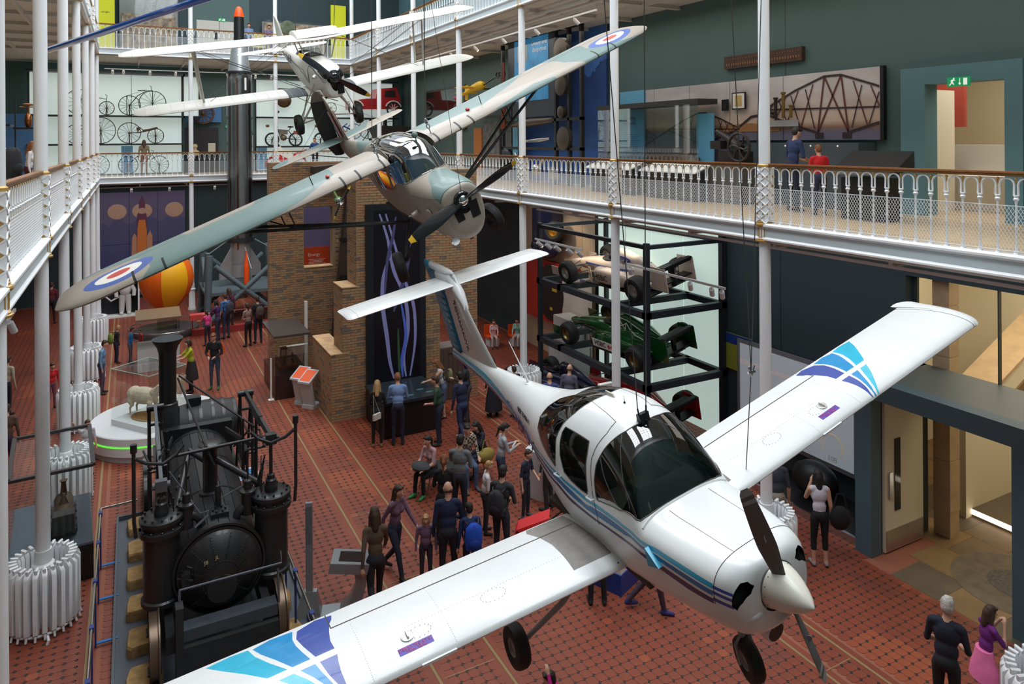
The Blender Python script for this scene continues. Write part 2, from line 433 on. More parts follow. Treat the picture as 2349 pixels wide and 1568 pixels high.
wl = wall('wall_left', [(-5.8, WLL, -3, 41, 0, LZ)], DTEAL, 'dark side wall on the ground floor')
wl2 = wall('wall_left.001', [(-5.8, WLL, -3, 41, G1, G2-.3)], TEAL, 'grey green side wall of the first gallery')
wl3 = wall('wall_left.002', [(-5.8, WLL, -3, 41, G2, 18)], TEALL, 'side wall of the second gallery')
wall('wall_front', [(-5.8, 14.5, -3.4, -3, 0, 18)], TEAL, 'end wall behind the viewpoint')
# joints in the painted wall panels
b = MB()
for y in (12.05, 12.75): b.box(WRL-.003, WRL, y, y+.012, 2.3, LZ); 
part('panel_joint', b, BLACK, wr); b = MB()
for y in (12.3, 13.0): b.box(WRU-.003, WRU, y, y+.012, G1, G2-.3)
part('panel_joint', b, BLACK, wr2)
# ---------------------------------------------------------------- roof
rf = MB()
for x0, x1 in ((-5.8, .3), (4.1, 5.5), (9.3, 14.5)): rf.box(x0, x1, -3.4, 41, 20.6, 20.8)
rf.box(-5.8, 14.5, 40.6, 41, 18, 20.6); rf.box(-5.8, -5.4, -3.4, 41, 18, 20.6); rf.box(14.1, 14.5, -3.4, 41, 18, 20.6); rf.box(-5.8, 14.5, -3.4, -3, 18, 20.6)
roof = struct('ceiling.003', rf, WHITE, label='white roof with two long skylights')
g = MB()
for x0 in (.5, 5.7):
    for i in range(5): g.box(x0+.85*i-.02, x0+.85*i+.02, -2, 36, 20.2, 20.3)
    for j in range(58): g.box(x0, x0+3.4, -2+.66*j-.02, -2+.66*j+.02, 20.22, 20.28)
part('glazing_bar', g, DGREY, roof)['kind'] = 'stuff'
# ---------------------------------------------------------------- fascia beams round the hall
def fascia(a, b, G, name, lab):
    """a->b run along the hall edge; profile pushed out to the hall side"""
    a, b = Vector(a), Vector(b); d = (b-a).normalized(); o = Vector((-d.y, d.x, 0))  # o points into the hall
    prof = [(-.12, 0), (.10, 0), (.14, -.02), (.14, -.05), (.10, -.075), (.085, -.09), (.085, -.235), (.10, -.25), (.12, -.27), (.12, -.295), (.10, -.31), (-.12, -.31)]
    L = (b-a).length; n = len(prof)
    rings = [[tuple(p0+o*q+Vector((0, 0, G+.03+z))) for q, z in prof] for p0 in (a, b)]
    m = MB(); m.loft(rings, 0)
    t = struct(name, m, WHITE, label=lab)
    p = MB(); w = [a+o*.0855, b+o*.0855]
    p.hexa([tuple(w[0]+Vector((0, 0, G-.205))), tuple(w[1]+Vector((0, 0, G-.205))), tuple(w[1]+o*.004+Vector((0, 0, G-.205))), tuple(w[0]+o*.004+Vector((0, 0, G-.205))),
            tuple(w[0]+Vector((0, 0, G-.062))), tuple(w[1]+Vector((0, 0, G-.062))), tuple(w[1]+o*.004+Vector((0, 0, G-.062))), tuple(w[0]+o*.004+Vector((0, 0, G-.062)))])
    part('web_panel', p, PALE, t)
    return t
for G, nm in ((G1, 'first'), (G2, 'second')):
    fascia((XR, 0, 0), (XR, YF, 0), G, 'trim_1', f'white moulded beam under the {nm} gallery on the mural side')
    fascia((XR, YF, 0), (XL, YF, 0), G, 'trim_2', f'white moulded beam under the {nm} end gallery')
    fascia((XL, YF, 0), (XL, 0, 0), G, 'trim_3', f'white moulded beam under the {nm} gallery on the narrow side')
# ---------------------------------------------------------------- railings: handrail, balusters, arches, wire mesh
def bal_mesh():
    m = MB(); pr = [(.036, 0), (.036, .02), (.020, .05), (.017, .10), (.014, .12), (.014, .34), (.022, .355), (.014, .37), (.0135, .655), (.018, .665), (.016, .68), (.034, .70), (.036, .715), (.024, .73), (.030, .745), (.030, .762), (.012, .765)]
    m.lathe(pr, 8); return m.mesh('baluster', WHITE, True)
BAL = bal_mesh()
PB = BAY/19
def arch_mesh(w):
    m = MB(); pts = [(0, .024, 0), (0, .028, .11)]
    r = w/2-.028; top = .145
    P = [(.028, 0, .755), (.026, 0, .80), (.024, 0, .90)]
    for k in range(1, 8):
        a = pi-pi*k/8; P.append((w/2+r*cos(a), 0, .905+(w/2-.02)*sin(a)*.82))
    P += [(w-.024, 0, .90), (w-.026, 0, .80), (w-.028, 0, .755)]
    m.tube(P, .0125, 6); return m.mesh('arch', WHITE, True)
def rail_meshes(L, n):
    """L clear length, n balusters at L/(n+1)"""
    w = L/(n+1)
    hr = MB(); hr.box(0, L, -.05, .05, 1.075, 1.10, 0); hr.box(0, L, -.04, .04, 1.055, 1.075, 0); hr.box(0, L, -.022, .022, 1.035, 1.055, 1)
    gb = MB()
    for i in range(n): gb.ball((w*(i+1), 0, 1.005), .02, 8); gb.lathe([(.006, .93), (.014, .99)], 6, (w*(i+1), 0, 0))
    wm = MB(); z0, z1 = .07, .655; h = z1-z0; st = .047; k = int(L/st)+1
    for i in range(-int(h/1.6/st)-1, k):
        for sg in (1, -1):
            x0 = i*st; x1 = x0+h/1.6
            za, zb = (z0, z1) if sg == 1 else (z1, z0)
            xa, xb = max(x0, 0), min(x1, L)
            if xb-xa < .01: continue
            A = za+(zb-za)*(xa-x0)/(x1-x0); B = za+(zb-za)*(xb-x0)/(x1-x0)
            wm.bar((xa, -.03, A), (xb, -.03, B), .004, .004)
    for z in (z0, z1): wm.bar((0, -.03, z), (L, -.03, z), .008, .008)
    return hr.mesh('handrail', [WOOD, GOLD]), gb.mesh('gold_boss', GOLD, True), wm.mesh('wire_mesh', WHITE, fix=False), w, n
RAILK = {}
def railing(a, b, G, label, n=18, light=False):
    a, b = Vector(a), Vector(b); L = (b-a).length; key = (round(L, 2), n)
    if key not in RAILK: RAILK[key] = rail_meshes(L, n)+(arch_mesh(L/(n+1)),)
    hr, gb, wm, w, n, am = RAILK[key]
    d = (b-a).normalized()
    t = thing('gallery_railing', label, 'railing', (a.x, a.y, G), atan2(d.y, d.x), 'gallery railings')
    link('handrail', hr, t); link('gold_boss', gb, t)['kind'] = 'stuff'; o = link('wire_mesh', wm, t); o['kind'] = 'stuff'
    if light:
        m = MB()
        for i in range(n+1):
            x = w*i; m.tube([(x+.01, 0, .76), (x+.01, 0, .92), (x+w/2, 0, 1.0), (x+w-.01, 0, .92), (x+w-.01, 0, .76)], .012, 4)
        o = part('arch_row', m, WHITE, t); o['kind'] = 'stuff'
    for i in range(n): 
        link('baluster', BAL, t, (w*(i+1), 0, .03))
    if not light:
        for i in range(n+1): link('arch', am, t, (w*i, 0, .03))
    return t
c = .13
ORD = ['first', 'second', 'third', 'fourth', 'fifth', 'sixth', 'seventh']
# k index in YK: 0 -> k=-2
for k in range(1, 8):
    y0, y1 = YK[k]+c, YK[k+1]-c
    pos = ORD[k-1]
    railing((XR, y1, 0), (XR, y0, 0), G1, f'first gallery railing before the mural side wall, {pos} bay counted from the viewer')
    if k >= 1: railing((XL, y0, 0), (XL, y1, 0), G1, f'first gallery railing on the narrow side, {pos} bay counted from the viewer')
for k in range(3, 8):
    railing((XR, YK[k+1]-c, 0), (XR, YK[k]+c, 0), G2, f'second gallery railing on the mural side, {ORD[7-k]} bay counted from the far corner', light=k < 3)
for k in range(4, 8):
    railing((XL, YK[k]+c, 0), (XL, YK[k+1]-c, 0), G2, f'second gallery railing high on the narrow side, {ORD[7-k]} bay counted from the far corner', light=True)
TX = [XL+(XR-XL)*i/3 for i in range(4)]
for i in range(3):
    railing((TX[i]+c, YF, 0), (TX[i+1]-c, YF, 0), G1, f'end wall first gallery railing, {["bay below the velocipedes", "bay behind the rocket", "bay behind the brick tower"][i]}', 15)
    railing((TX[i]+c, YF, 0), (TX[i+1]-c, YF, 0), G2, f'end wall second gallery railing, {["bay beside the yellow banner near the corner", "bay around the orange rocket tip", "bay behind the biplane"][i]}', 15)
# ---------------------------------------------------------------- cast iron columns
def lattice():
    m = MB(); w = .115; z0, z1 = .03, 1.03
    m.box(-w, w, -w, w, z0, z1, 0)
    g = MB()
    k = 6; h = (z1-z0)/k
    for fx, fy in ((0, -1), (0, 1), (-1, 0), (1, 0)):
        for i in range(k):
            for sx in (-1, 0, 1):
                zc = z0+h*(i+.5) if sx == 0 else z0+h*i
                if sx != 0 and i == 0: continue
                u = sx*w*.62 if sx else 0
                s_ = .030
                P = [(u-s_, zc), (u, zc-s_*1.2), (u+s_, zc), (u, zc+s_*1.2)]
                d0 = w+.004
                if fy: g.hexa([(a, fy*w, b) for a, b in P]+[(a*1., fy*d0, b) for a, b in P])
                else: g.hexa([(fx*w, a, b) for a, b in P]+[(fx*d0, a, b) for a, b in P])
    x = MB()
    for fx, fy in ((0, -1), (0, 1), (-1, 0), (1, 0)):
        for i in range(k):
            for sg in (1, -1):
                for hf in (0, 1):
                    a = (-w if hf == 0 else 0)*1.0; b_ = a+w
                    za = z0+h*i if (sg == 1) ^ (hf == 1) else z0+h*(i+1); zb = 2*(z0+h*(i+.5))-za
                    za, zb = (z0+h*i+(0 if sg == 1 else h)) , (z0+h*(i+.5)) 
                    if hf == 1: za, zb = z0+h*(i+.5), z0+h*i+(h if sg == 1 else 0)
                    d0 = w+.004
                    if fy: x.bar((a, fy*d0, za), (b_, fy*d0, zb), .016, .012, up=(0, fy, 0))
                    else: x.bar((fx*d0, a, za), (fx*d0, b_, zb), .016, .012, up=(fx, 0, 0))
    return m.mesh('lattice_post', WHITE), g.mesh('gold_lozenge', GOLD, fix=False), x.mesh('lattice_strap', WHITE, fix=False)
LAT = lattice()
def capital():
    m = MB(); m.lathe([(.115, -.29), (.16, -.285), (.165, -.26), (.14, -.25), (.145, -.235), (.12, -.22)], 16)
    m.lathe([(.12, -.02), (.15, -.01), (.17, .02), (.165, .045), (.13, .06), (.14, .08), (.12, .09)], 16)
    f = MB(); f.lathe([(.118, -.22), (.118, -.02)], 16)
    fl = MB()
    for i in range(14):
        a = 2*pi*i/14; fl.box(-.006, .006, .117, .127, -.21, -.03); 
        # rotate last box
        for q in range(8):
            x, y, z = fl.v[-8+q]; fl.v[-8+q] = (x*cos(a)-y*sin(a), x*sin(a)+y*cos(a), z)
    return m.mesh('gold_collar', GOLD, True), f.mesh('fluted_drum', WHITE, True), fl.mesh('gold_flute', GOLD, fix=False)
CAP = capital()
bs = MB(); bs.lathe([(.22, 0), (.22, .12), (.20, .16), (.20, .75), (.22, .78), (.22, .84), (.16, .88), (.15, 1.0), (.13, 1.06), (.11, 1.08)], 8)
BASE = bs.mesh('pedestal', WHITE)
PLB = MB().lathe([(.17, 0), (.17, .1), (.14, .14), (.13, .9), (.16, .93), (.16, .97), (.125, 1.0), (.12, 1.2)], 16).mesh('pedestal', WHITE, True)
def column(x, y, label, ped=False):
    t = bpy.data.objects.new('column', None); COL.objects.link(t); t.location = (x, y, 0); t['kind'] = 'structure'; t['label'] = label
    m = MB(); m.lathe([(.105, .3), (.10, 5.9), (.10, 20.2)], 20); part('shaft', m, WHITE, t, True)
    link('pedestal', BASE if ped else PLB, t)
    for G in (G1, G2):
        for nm, me in zip(('lattice_post', 'gold_lozenge', 'lattice_strap'), LAT):
            o = link(nm, me, t, (0, 0, G))
            if nm != 'lattice_post': o['kind'] = 'stuff'
        for nm, me in zip(('gold_collar', 'fluted_drum', 'gold_flute'), CAP):
            o = link(nm, me, t, (0, 0, G-.02))
            if nm == 'gold_flute': o['kind'] = 'stuff'
        m = MB(); m.lathe([(.125, G+1.03), (.125, G+1.07), (.105, G+1.09)], 16); part('upper_collar', m, GOLD, t, True)
    return t
for k in range(1, 9):
    column(XR, YK[k], f'white iron column on the mural side, {(ORD+["eighth"])[k-1]} of the row from the viewer')
    column(XL, YK[k], f'white iron column on the narrow side, {(ORD+["eighth"])[k-1]} of the row from the viewer', k in (4,))
for i in (1, 2): column(TX[i], YF, 'white iron column of the end gallery ' + ('by the velocipedes', 'behind the silver rocket')[i-1])
# ------------------------------------------------------------------ cut surfaces: a grid in (u, v) cut exactly along outlines
def densify(us, n):
    out = []
    for a, b in zip(us, us[1:]):
        k = max(1, int(math.ceil((b-a)/n)))
        out += [a+(b-a)*i/k for i in range(k)]
    return out+[us[-1]]
def inside(p, poly):
    x, y = p; c = False; n = len(poly)
    for i in range(n):
        x0, y0 = poly[i]; x1, y1 = poly[i-1]
        if (y0 > y) != (y1 > y) and x < (x1-x0)*(y-y0)/(y1-y0)+x0: c = not c
    return c
def surf(fn, us, vs, regions=(), weld=True, drop=()):
    """regions: (outline, key) - an int key is a material slot of the main mesh, a str key a mesh of its own, None removes"""
    bm = bmesh.new()
    V = [[bm.verts.new((u, v, 0)) for v in vs] for u in us]
    for i in range(len(us)-1):
        for j in range(len(vs)-1): bm.faces.new((V[i][j], V[i+1][j], V[i+1][j+1], V[i][j+1]))
    for poly, key in regions:
        lo = (min(p[0] for p in poly), min(p[1] for p in poly)); hi = (max(p[0] for p in poly), max(p[1] for p in poly))
        for i in range(len(poly)):
            a, b = poly[i], poly[(i+1) % len(poly)]
            d = Vector((b[0]-a[0], b[1]-a[1], 0))
            if d.length < 1e-6: continue
            nrm = Vector((-d.y, d.x, 0)).normalized()
            e0 = (min(a[0], b[0]), min(a[1], b[1])); e1 = (max(a[0], b[0]), max(a[1], b[1]))
            fs = []
            for f in bm.faces:
                xs = [v.co.x for v in f.verts]; ys = [v.co.y for v in f.verts]
                if min(xs) <= e1[0]+1e-4 and max(xs) >= e0[0]-1e-4 and min(ys) <= e1[1]+1e-4 and max(ys) >= e0[1]-1e-4: fs.append(f)
            if fs:
                geom = set(fs)
                for f in fs: geom.update(f.edges); geom.update(f.verts)
                bmesh.ops.bisect_plane(bm, geom=list(geom), plane_co=Vector((a[0], a[1], 0)), plane_no=nrm, dist=1e-5)
    groups = {}
    for f in bm.faces:
        c = f.calc_center_median(); k = 0
        for poly, key in regions:
            if inside((c.x, c.y), poly): k = key
        if k is None: continue
        g = k if isinstance(k, str) else ''
        mb = groups.setdefault(g, (MB(), {}))
        idx = []
        for v in f.verts:
            if v.index not in (None,) and v not in mb[1]:
                mb[1][v] = len(mb[0].v); mb[0].v.append(tuple(fn(v.co.x, v.co.y)))
            idx.append(mb[1][v])
        mb[0].f.append(tuple(idx)); mb[0].m.append(k if isinstance(k, int) else 0)
    bm.free()
    return {k: g[0] for k, g in groups.items()}
def smesh(mb, name, mats, weld=1e-4, ang=35, solid=0.):
    me = bpy.data.meshes.new(name); me.from_pydata(mb.v, [], mb.f)
    for m in (mats if isinstance(mats, (list, tuple)) else [mats]): me.materials.append(m)
    me.polygons.foreach_set('material_index', mb.m)
    b = bmesh.new(); b.from_mesh(me); bmesh.ops.remove_doubles(b, verts=b.verts, dist=weld)
    bmesh.ops.dissolve_degenerate(b, dist=1e-5, edges=b.edges)
    bmesh.ops.recalc_face_normals(b, faces=b.faces)
    if solid: bmesh.ops.solidify(b, geom=b.faces[:], thickness=solid)
    b.to_mesh(me); b.free()
    me.polygons.foreach_set('use_smooth', [True]*len(me.polygons)); me.set_sharp_from_angle(angle=radians(ang)); me.update()
    return me
def spart(name, mb, mats, parent, label=None, **k):
    o = link(name, smesh(mb, name, mats, **k), parent)
    if label: o['label'] = label
    return o
def mir(poly): return [(u, -v) for u, v in poly]
def mirw(poly): return [(-u, v) for u, v in poly]
def frange(a, b, n): return [a+(b-a)*i/n for i in range(n+1)]
def band(top, bot):
    """strip outline from two lists of points running the same way"""
    return list(top)+list(reversed(bot))
def strips(pts_lists):
    return pts_lists
def propblade(m, r, w, th, tipc=None, a=0, twist=(55, 18), x0=0., rr=.05):
    """blade along +z of the frame set in m.T; chord in y, thickness in x"""
    pass
def blade(r0, r1, w, th, tw0, tw1, n=14, shape=None):
    """returns rings of an airscrew blade pointing +z, turning plane y-z, axis x"""
    rings = []
    for i in range(n+1):
        t = i/n; r = r0+(r1-r0)*t
        ww = w*(shape(t) if shape else (sin(pi*min(1, .18+.72*t))**.6)*(1 if t < .9 else sqrt(max(.02, 1-((t-.9)/.1)**2))))
        hh = th*(1.6-1.2*t) if t > .12 else th*(2.6-1.2*t)
        a = radians(tw0+(tw1-tw0)*t)
        ring = []
        for j in range(12):
            b = 2*pi*j/12; y = ww/2*cos(b); x = hh/2*sin(b)*(1 if sin(b) > 0 else .5)
            ring.append((x*cos(a)-y*sin(a), x*sin(a)+y*cos(a), r))
        rings.append(ring)
    return rings
def tyre(name, r, w, parent, loc, axis, mats, hub_r=.5, steer=None, hubcol=None):
    """wheel: tyre with tread grooves and a dished hub, axle along local y"""
    t = bpy.data.objects.new(name, None); COL.objects.link(t); t.parent = parent; t.location = loc
    if steer is not None: t.rotation_euler = steer
    h = w/2; ri = r*hub_r
    pr = [(ri, -h*.8), (ri+.01, -h*.95), ((ri+r)/2, -h*1.08), (r*.93, -h*.9), (r*.985, -h*.55)]
    for g in (-.35, 0, .35): pr += [(r, h*(g-.12)), (r*.985, h*(g-.1)), (r*.985, h*(g+.02)), (r, h*(g+.04))]
    pr += [(r*.985, h*.55), (r*.93, h*.9), ((ri+r)/2, h*1.08), (ri+.01, h*.95), (ri, h*.8)]
    m = MB(); m.lathe(pr, 32, (0, 0, 0), 0, 'y', False); part('tyre', m, mats[0], t, True)
    m = MB(); m.lathe([(.012, -h*.7), (ri*.55, -h*.5), (ri*.8, -h*.45), (ri*.93, -h*.85), (ri, -h*.85), (ri, h*.85), (ri*.93, h*.85), (ri*.8, h*.45), (ri*.55, h*.5), (.012, h*.7)], 20, (0, 0, 0), 0, 'y')
    part('wheel_hub', m, mats[1], t, True)
    return t
def cable(name, a, b, r, m, label, group=None):
    o = part(name, MB().tube([a, b], r, 6), m, smooth=True); tag(o, label, 'cable', group); return o
WIRE = mat('steel_wire', (96, 94, 92), .4, metal=.7)
# ================================================================== the white trainer aircraft in the foreground
TMW = Matrix(((0.0164, -0.9785, -0.2055, 4.442), (0.9998, 0.0148, 0.0095, 3.644), (-0.0062, -0.2056, 0.9786, 4.281), (0, 0, 0, 1)))
def body_matrix(M):
    x = Vector(M.col[0][:3]).normalized(); z = Vector(M.col[2][:3]); y = z.cross(x).normalized(); z = x.cross(y)
    return frame(M.translation, x, y, z)
TMW = body_matrix(TMW)
ac = thing('light_aircraft', 'white low wing trainer aircraft with blue and cyan stripes hanging in the foreground', 'aircraft', mw=TMW)
AW = mat('aircraft_white', (226, 228, 228), .32, noise_amt=.035, nscale=2.2, coat=.3)
A_CY = mat('cyan_stripe', (40, 164, 200), .35, coat=.3); A_BL = mat('mid_blue_stripe', (30, 112, 168), .35, coat=.3); A_PU = mat('dark_purple_stripe', (62, 44, 92), .35, coat=.3)
A_DB = mat('royal_blue_paint', (52, 76, 160), .35, coat=.3, noise_amt=.1); A_MB = mat('azure_paint', (10, 140, 200), .35, coat=.3, noise_amt=.1); A_CB = mat('bright_cyan_paint', (14, 176, 210), .35, coat=.3, noise_amt=.1)
A_LC = mat('light_cyan_paint', (60, 188, 214), .35, coat=.3, noise_amt=.1)
A_GR = mat('walkway_grey', (136, 132, 128), .9, noise_amt=.12, nscale=12, bump=.3, bscale=120)
SEAM = mat('dark_seam', (70, 62, 56), .7)
TGL = glass('canopy_glass', (.52, .55, .55), 1.5, .03, .5)
TGS = glass('smoked_window', (.50, .47, .42), 1.0, .04, .4)
f = fus(TOMF)
WS = [(1.80, 0), (1.803, .03), (1.815, .095), (1.856, .177), (1.905, .256), (1.952, .333), (1.962, .397), (1.952, .452), (1.93, .463), (1.80, .449), (1.607, .416), (1.434, .337), (1.405, .30), (1.385, .2), (1.376, .1), (1.373, 0)]
WS = WS+[(u, -v) for u, v in reversed(WS[1:-1])]
QW = [(2.56, .259), (2.11, .262), (2.098, .307), (2.104, .357), (2.092, .455), (2.11, .471), (2.218, .474), (2.40, .468), (2.523, .455), (2.595, .397), (2.610, .342), (2.60, .29)]
RWO = [(2.82, 0.), (2.83, .054), (3.136, .085), (3.282, .173), (3.348, .264), (3.326, .346), (3.143, .408), (2.93, .443), (2.75, .463), (2.727, .455), (2.705, .401), (2.714, .329), (2.636, .248), (2.513, .174), (2.432, .089), (2.391, .022), (2.385, 0.)]
RW = RWO+[(u, -v) for u, v in reversed(RWO[1:-1])]
cy = band([(.565, .389), (.797, .389), (1.161, .40), (1.551, .466), (1.812, .478), (2.15, .486), (2.75, .481), (3.23, .483), (3.8, .505), (4.6, .43), (5.5, .30), (6.8, .24)],
          [(.565, .43), (.794, .434), (1.155, .443), (1.566, .484), (1.812, .492), (2.17, .497), (2.75, .492), (3.25, .496), (3.8, .53), (4.6, .50), (5.5, .42), (6.8, .40)])
bl = band([(.565, .442), (.8, .447), (1.16, .458), (1.57, .490), (2.18, .502), (2.70, .497), (3.27, .503), (3.8, .54), (4.6, .52), (5.5, .45), (6.8, .43)],
          [(.565, .475), (.801, .480), (1.165, .487), (1.576, .502), (2.18, .512), (2.68, .507), (3.29, .517), (3.8, .565), (4.6, .58), (5.5, .56), (6.8, .55)])
pu = band([(.565, .488), (.815, .493), (1.17, .499), (1.58, .510), (2.03, .519), (2.40, .519), (2.75, .513), (3.3, .527), (3.8, .58), (4.6, .60), (5.5, .58)],
          [(.565, .502), (.818, .511), (1.18, .511), (1.58, .518), (2.03, .527), (2.40, .531), (2.80, .526), (3.3, .545), (3.8, .61), (4.6, .66), (5.5, .68)])
cw1 = band([(.42, .405), (.565, .40)], [(.42, .428), (.565, .425)]); cw2 = band([(.42, .445), (.565, .440)], [(.42, .466), (.565, .462)]); cw3 = band([(.42, .485), (.565, .480)], [(.42, .498), (.565, .495)])
NO = [(.352, .30), (.37, .27), (.395, .30), (.41, .37), (.425, .44), (.43, .49), (.405, .50), (.375, .455), (.355, .38)]
us = densify([.345, .352, .36, .375, .40, .45, .52, .56, .7, 1.0, 1.3, 1.36, 1.42, 2.0, 3.5, 5.4, 6.8], .06)
vs = frange(-1, 1, 72)
regs = []
for P, k in ((cy, 1), (bl, 2), (pu, 3), (cw1, 4), (cw2, 4), (cw3, 4)): regs += [(P, k), (mir(P), k)]
regs += [(WS, 'windscreen'), (QW, 'side_window'), (mir(QW), 'side_window.001'), (RW, 'rear_window'), (NO, None), (mir(NO), None)]
g = surf(f, us, vs, regs)
spart('fuselage', g[''], [AW, A_CY, A_BL, A_PU, A_DB], ac)
spart('windscreen', g['windscreen'], TGL, ac, 'clear wide windscreen mirroring the skylights')
spart('side_window', g['side_window'], TGS, ac); spart('side_window', g['side_window.001'], TGS, ac)
spart('rear_window', g['rear_window'], TGS, ac)
# window surrounds and panel seams, slightly proud strips that follow the skin
def seam(fn, pts, w, m, parent, name='seam', off=.003, closed=False, r=None):
    P = []
    for i in range(len(pts)-(0 if closed else 1)):
        a, b = pts[i], pts[(i+1) % len(pts)]
        for k in range(6): P.append((a[0]+(b[0]-a[0])*k/6, a[1]+(b[1]-a[1])*k/6))
    if not closed: P.append(pts[-1])
    Q = [Vector(fn(*p)) for p in P]
    mb = MB(); mb.tube(Q, r or w/2, 5, 0, True, closed); return part(name, mb, m, parent, True)
SEAL = mat('window_seal', (88, 84, 78), .6)
seam(f, WS, .012, SEAL, ac, 'window_seal', closed=True); seam(f, QW, .012, SEAL, ac, 'window_seal', closed=True); seam(f, mir(QW), .012, SEAL, ac, 'window_seal', closed=True); seam(f, RW, .010, SEAL, ac, 'window_seal', closed=True)
DR = [(1.95, .10), (1.95, .176), (1.998, .259), (2.028, .324), (2.02, .385), (2.007, .453), (1.99, .53)]
seam(f, DR, .007, SEAM, ac, 'door_seam'); seam(f, mir(DR), .007, SEAM, ac, 'door_seam')
seam(f, [(2.52, .03), (2.45, .07), (2.2, .09), (1.95, .10)], .005, SEAM, ac, 'door_seam'); seam(f, mir([(2.55, .10), (2.45, .09), (2.2, .095), (1.95, .10)]), .005, SEAM, ac, 'door_seam')
seam(f, [(.555, -.5+.01*i*4) for i in range(26)], .006, SEAM, ac, 'cowl_seam')
for v in (.085, -.085): seam(f, [(.56, v), (1.30, v)], .005, SEAM, ac, 'cowl_seam')
seam(f, [(1.365, .32*(1-i/10)) for i in range(21)], .02, AW, ac, 'windscreen_flange', r=.012)
# dark air intakes behind the nose openings
for s in (1, -1):
    m = MB(); m.ell((.46, s*.25, -.03), .06, .16, .13, 16); part('air_intake', m, mat('intake_black', (14, 13, 13), .9), ac, True)
    m = MB(); m.ell((.45, s*.22, -.15), .11, .15, .07, 16); part('intake_fairing', m, AW, ac, True)
m = MB(); m.tube([(.62, 0, -.43), (.50, 0, -.47), (.46, 0, -.48)], [.10, .10, .095], 14); part('chin_scoop', m, AW, ac, True)
m = MB(); m.tube([(.452, 0, -.482), (.458, 0, -.481)], .078, 14); part('scoop_mouth', m, BLACK, ac)
# spinner and two-blade airscrew
SPC = mat('spinner_cream', (226, 222, 210), .35, coat=.2)
sp = part('spinner', MB().lathe([(.001, 0), (.02, .012), (.06, .055), (.10, .12), (.135, .19), (.16, .26), (.175, .33), (.176, .345)], 40, (0, 0, 0), 0, 'x'), SPC, ac, True)
part('spinner_backplate', MB().lathe([(.172, .335), (.184, .340), (.184, .352), (.172, .356)], 40, (0, 0, 0), 0, 'x'), mat('bare_alloy', (150, 150, 150), .35, metal=.8), ac, True)
m = MB()
for i in range(14):
    a = 2*pi*i/14; m.ball((.315, .173*cos(a), .173*sin(a)), .004, 6)
part('spinner_screw', m, BLACK, sp)['kind'] = 'stuff'
PG = mat('airscrew_grey', (88, 92, 92), .4); PG2 = mat('airscrew_band', (150, 154, 154), .4)
for tip in ((.235, .945), (-.262, -.93)):
    a = atan2(-tip[0], tip[1])
    T = Matrix.Translation((.27, 0, 0)) @ Matrix.Rotation(a, 4, 'X')
    shp = lambda t: (.62+.38*min(1, t/.35)) if t < .35 else (1-.38*((t-.35)/.65)**1.5)*(1 if t < .93 else sqrt(max(.1, 1-((t-.93)/.085)**2)))
    m = MB(); m.T = T; R_ = blade(.12, .96, .15, .022, -52, -24, 24, shp)
    m.loft(R_[:21], 0, True); m.loft(R_[20:22], 1); m.loft(R_[21:23], 0); m.loft(R_[22:], 1)
    b = part('airscrew_blade', m, [PG, PG2], ac, True)
    lg = MB(); lg.T = T @ Matrix.Translation((-.012, 0, .50)) @ Matrix.Rotation(radians(38), 4, 'Z')
    lg.lathe([(.001, -.003), (.030, -.003), (.030, 0)], 20, (0, 0, 0), 0, 'x'); lg.lathe([(.022, -.0045), (.026, -.0045)], 20, (0, 0, 0), 1, 'x', False)
    part('maker_badge', lg, [mat('badge_grey', (140, 146, 150), .5), A_DB], b)
# wings
Wf = TW
PW = {
 1: [[(-3.006, .968), (-3.149, .99), (-3.311, .949), (-3.337, .863), (-3.302, .752), (-3.242, .602), (-3.086, .602), (-3.096, .695), (-3.078, .791), (-3.052, .874), (-3.02, .917)],
     [(-3.224, .538), (-3.193, .389), (-3.155, .265), (-3.11, .133), (-3.099, .02), (-3.086, .04), (-3.084, .10), (-3.095, .226), (-3.100, .362), (-3.094, .463), (-3.082, .538)]],
 2: [[(-3.346, .97), (-3.535, .985), (-3.680, .957), (-3.626, .863), (-3.524, .737), (-3.425, .602), (-3.282, .602), (-3.325, .707), (-3.356, .799), (-3.366, .877)],
     [(-3.26, .538), (-3.377, .538), (-3.296, .414), (-3.233, .288), (-3.171, .145), (-3.152, .02), (-3.130, .02), (-3.157, .186), (-3.197, .328), (-3.235, .443)]],
 3: [[(-3.715, .97), (-3.865, .985), (-4.05, .97), (-3.925, .86), (-3.76, .728), (-3.617, .602), (-3.463, .602), (-3.578, .737), (-3.673, .868)]],
 4: [[(-3.428, .538), (-3.545, .538), (-3.444, .419), (-3.333, .285), (-3.234, .128), (-3.201, .02), (-3.183, .02), (-3.193, .095), (-3.255, .263), (-3.341, .421)]]}
vsw = [-1, -.9, -.75, -.6, -.45, -.3, -.2, -.12, -.06, 0, .05, .1, .16, .22, .3, .38, .46, .55, .64, .73, .82, .9, .96, 1]
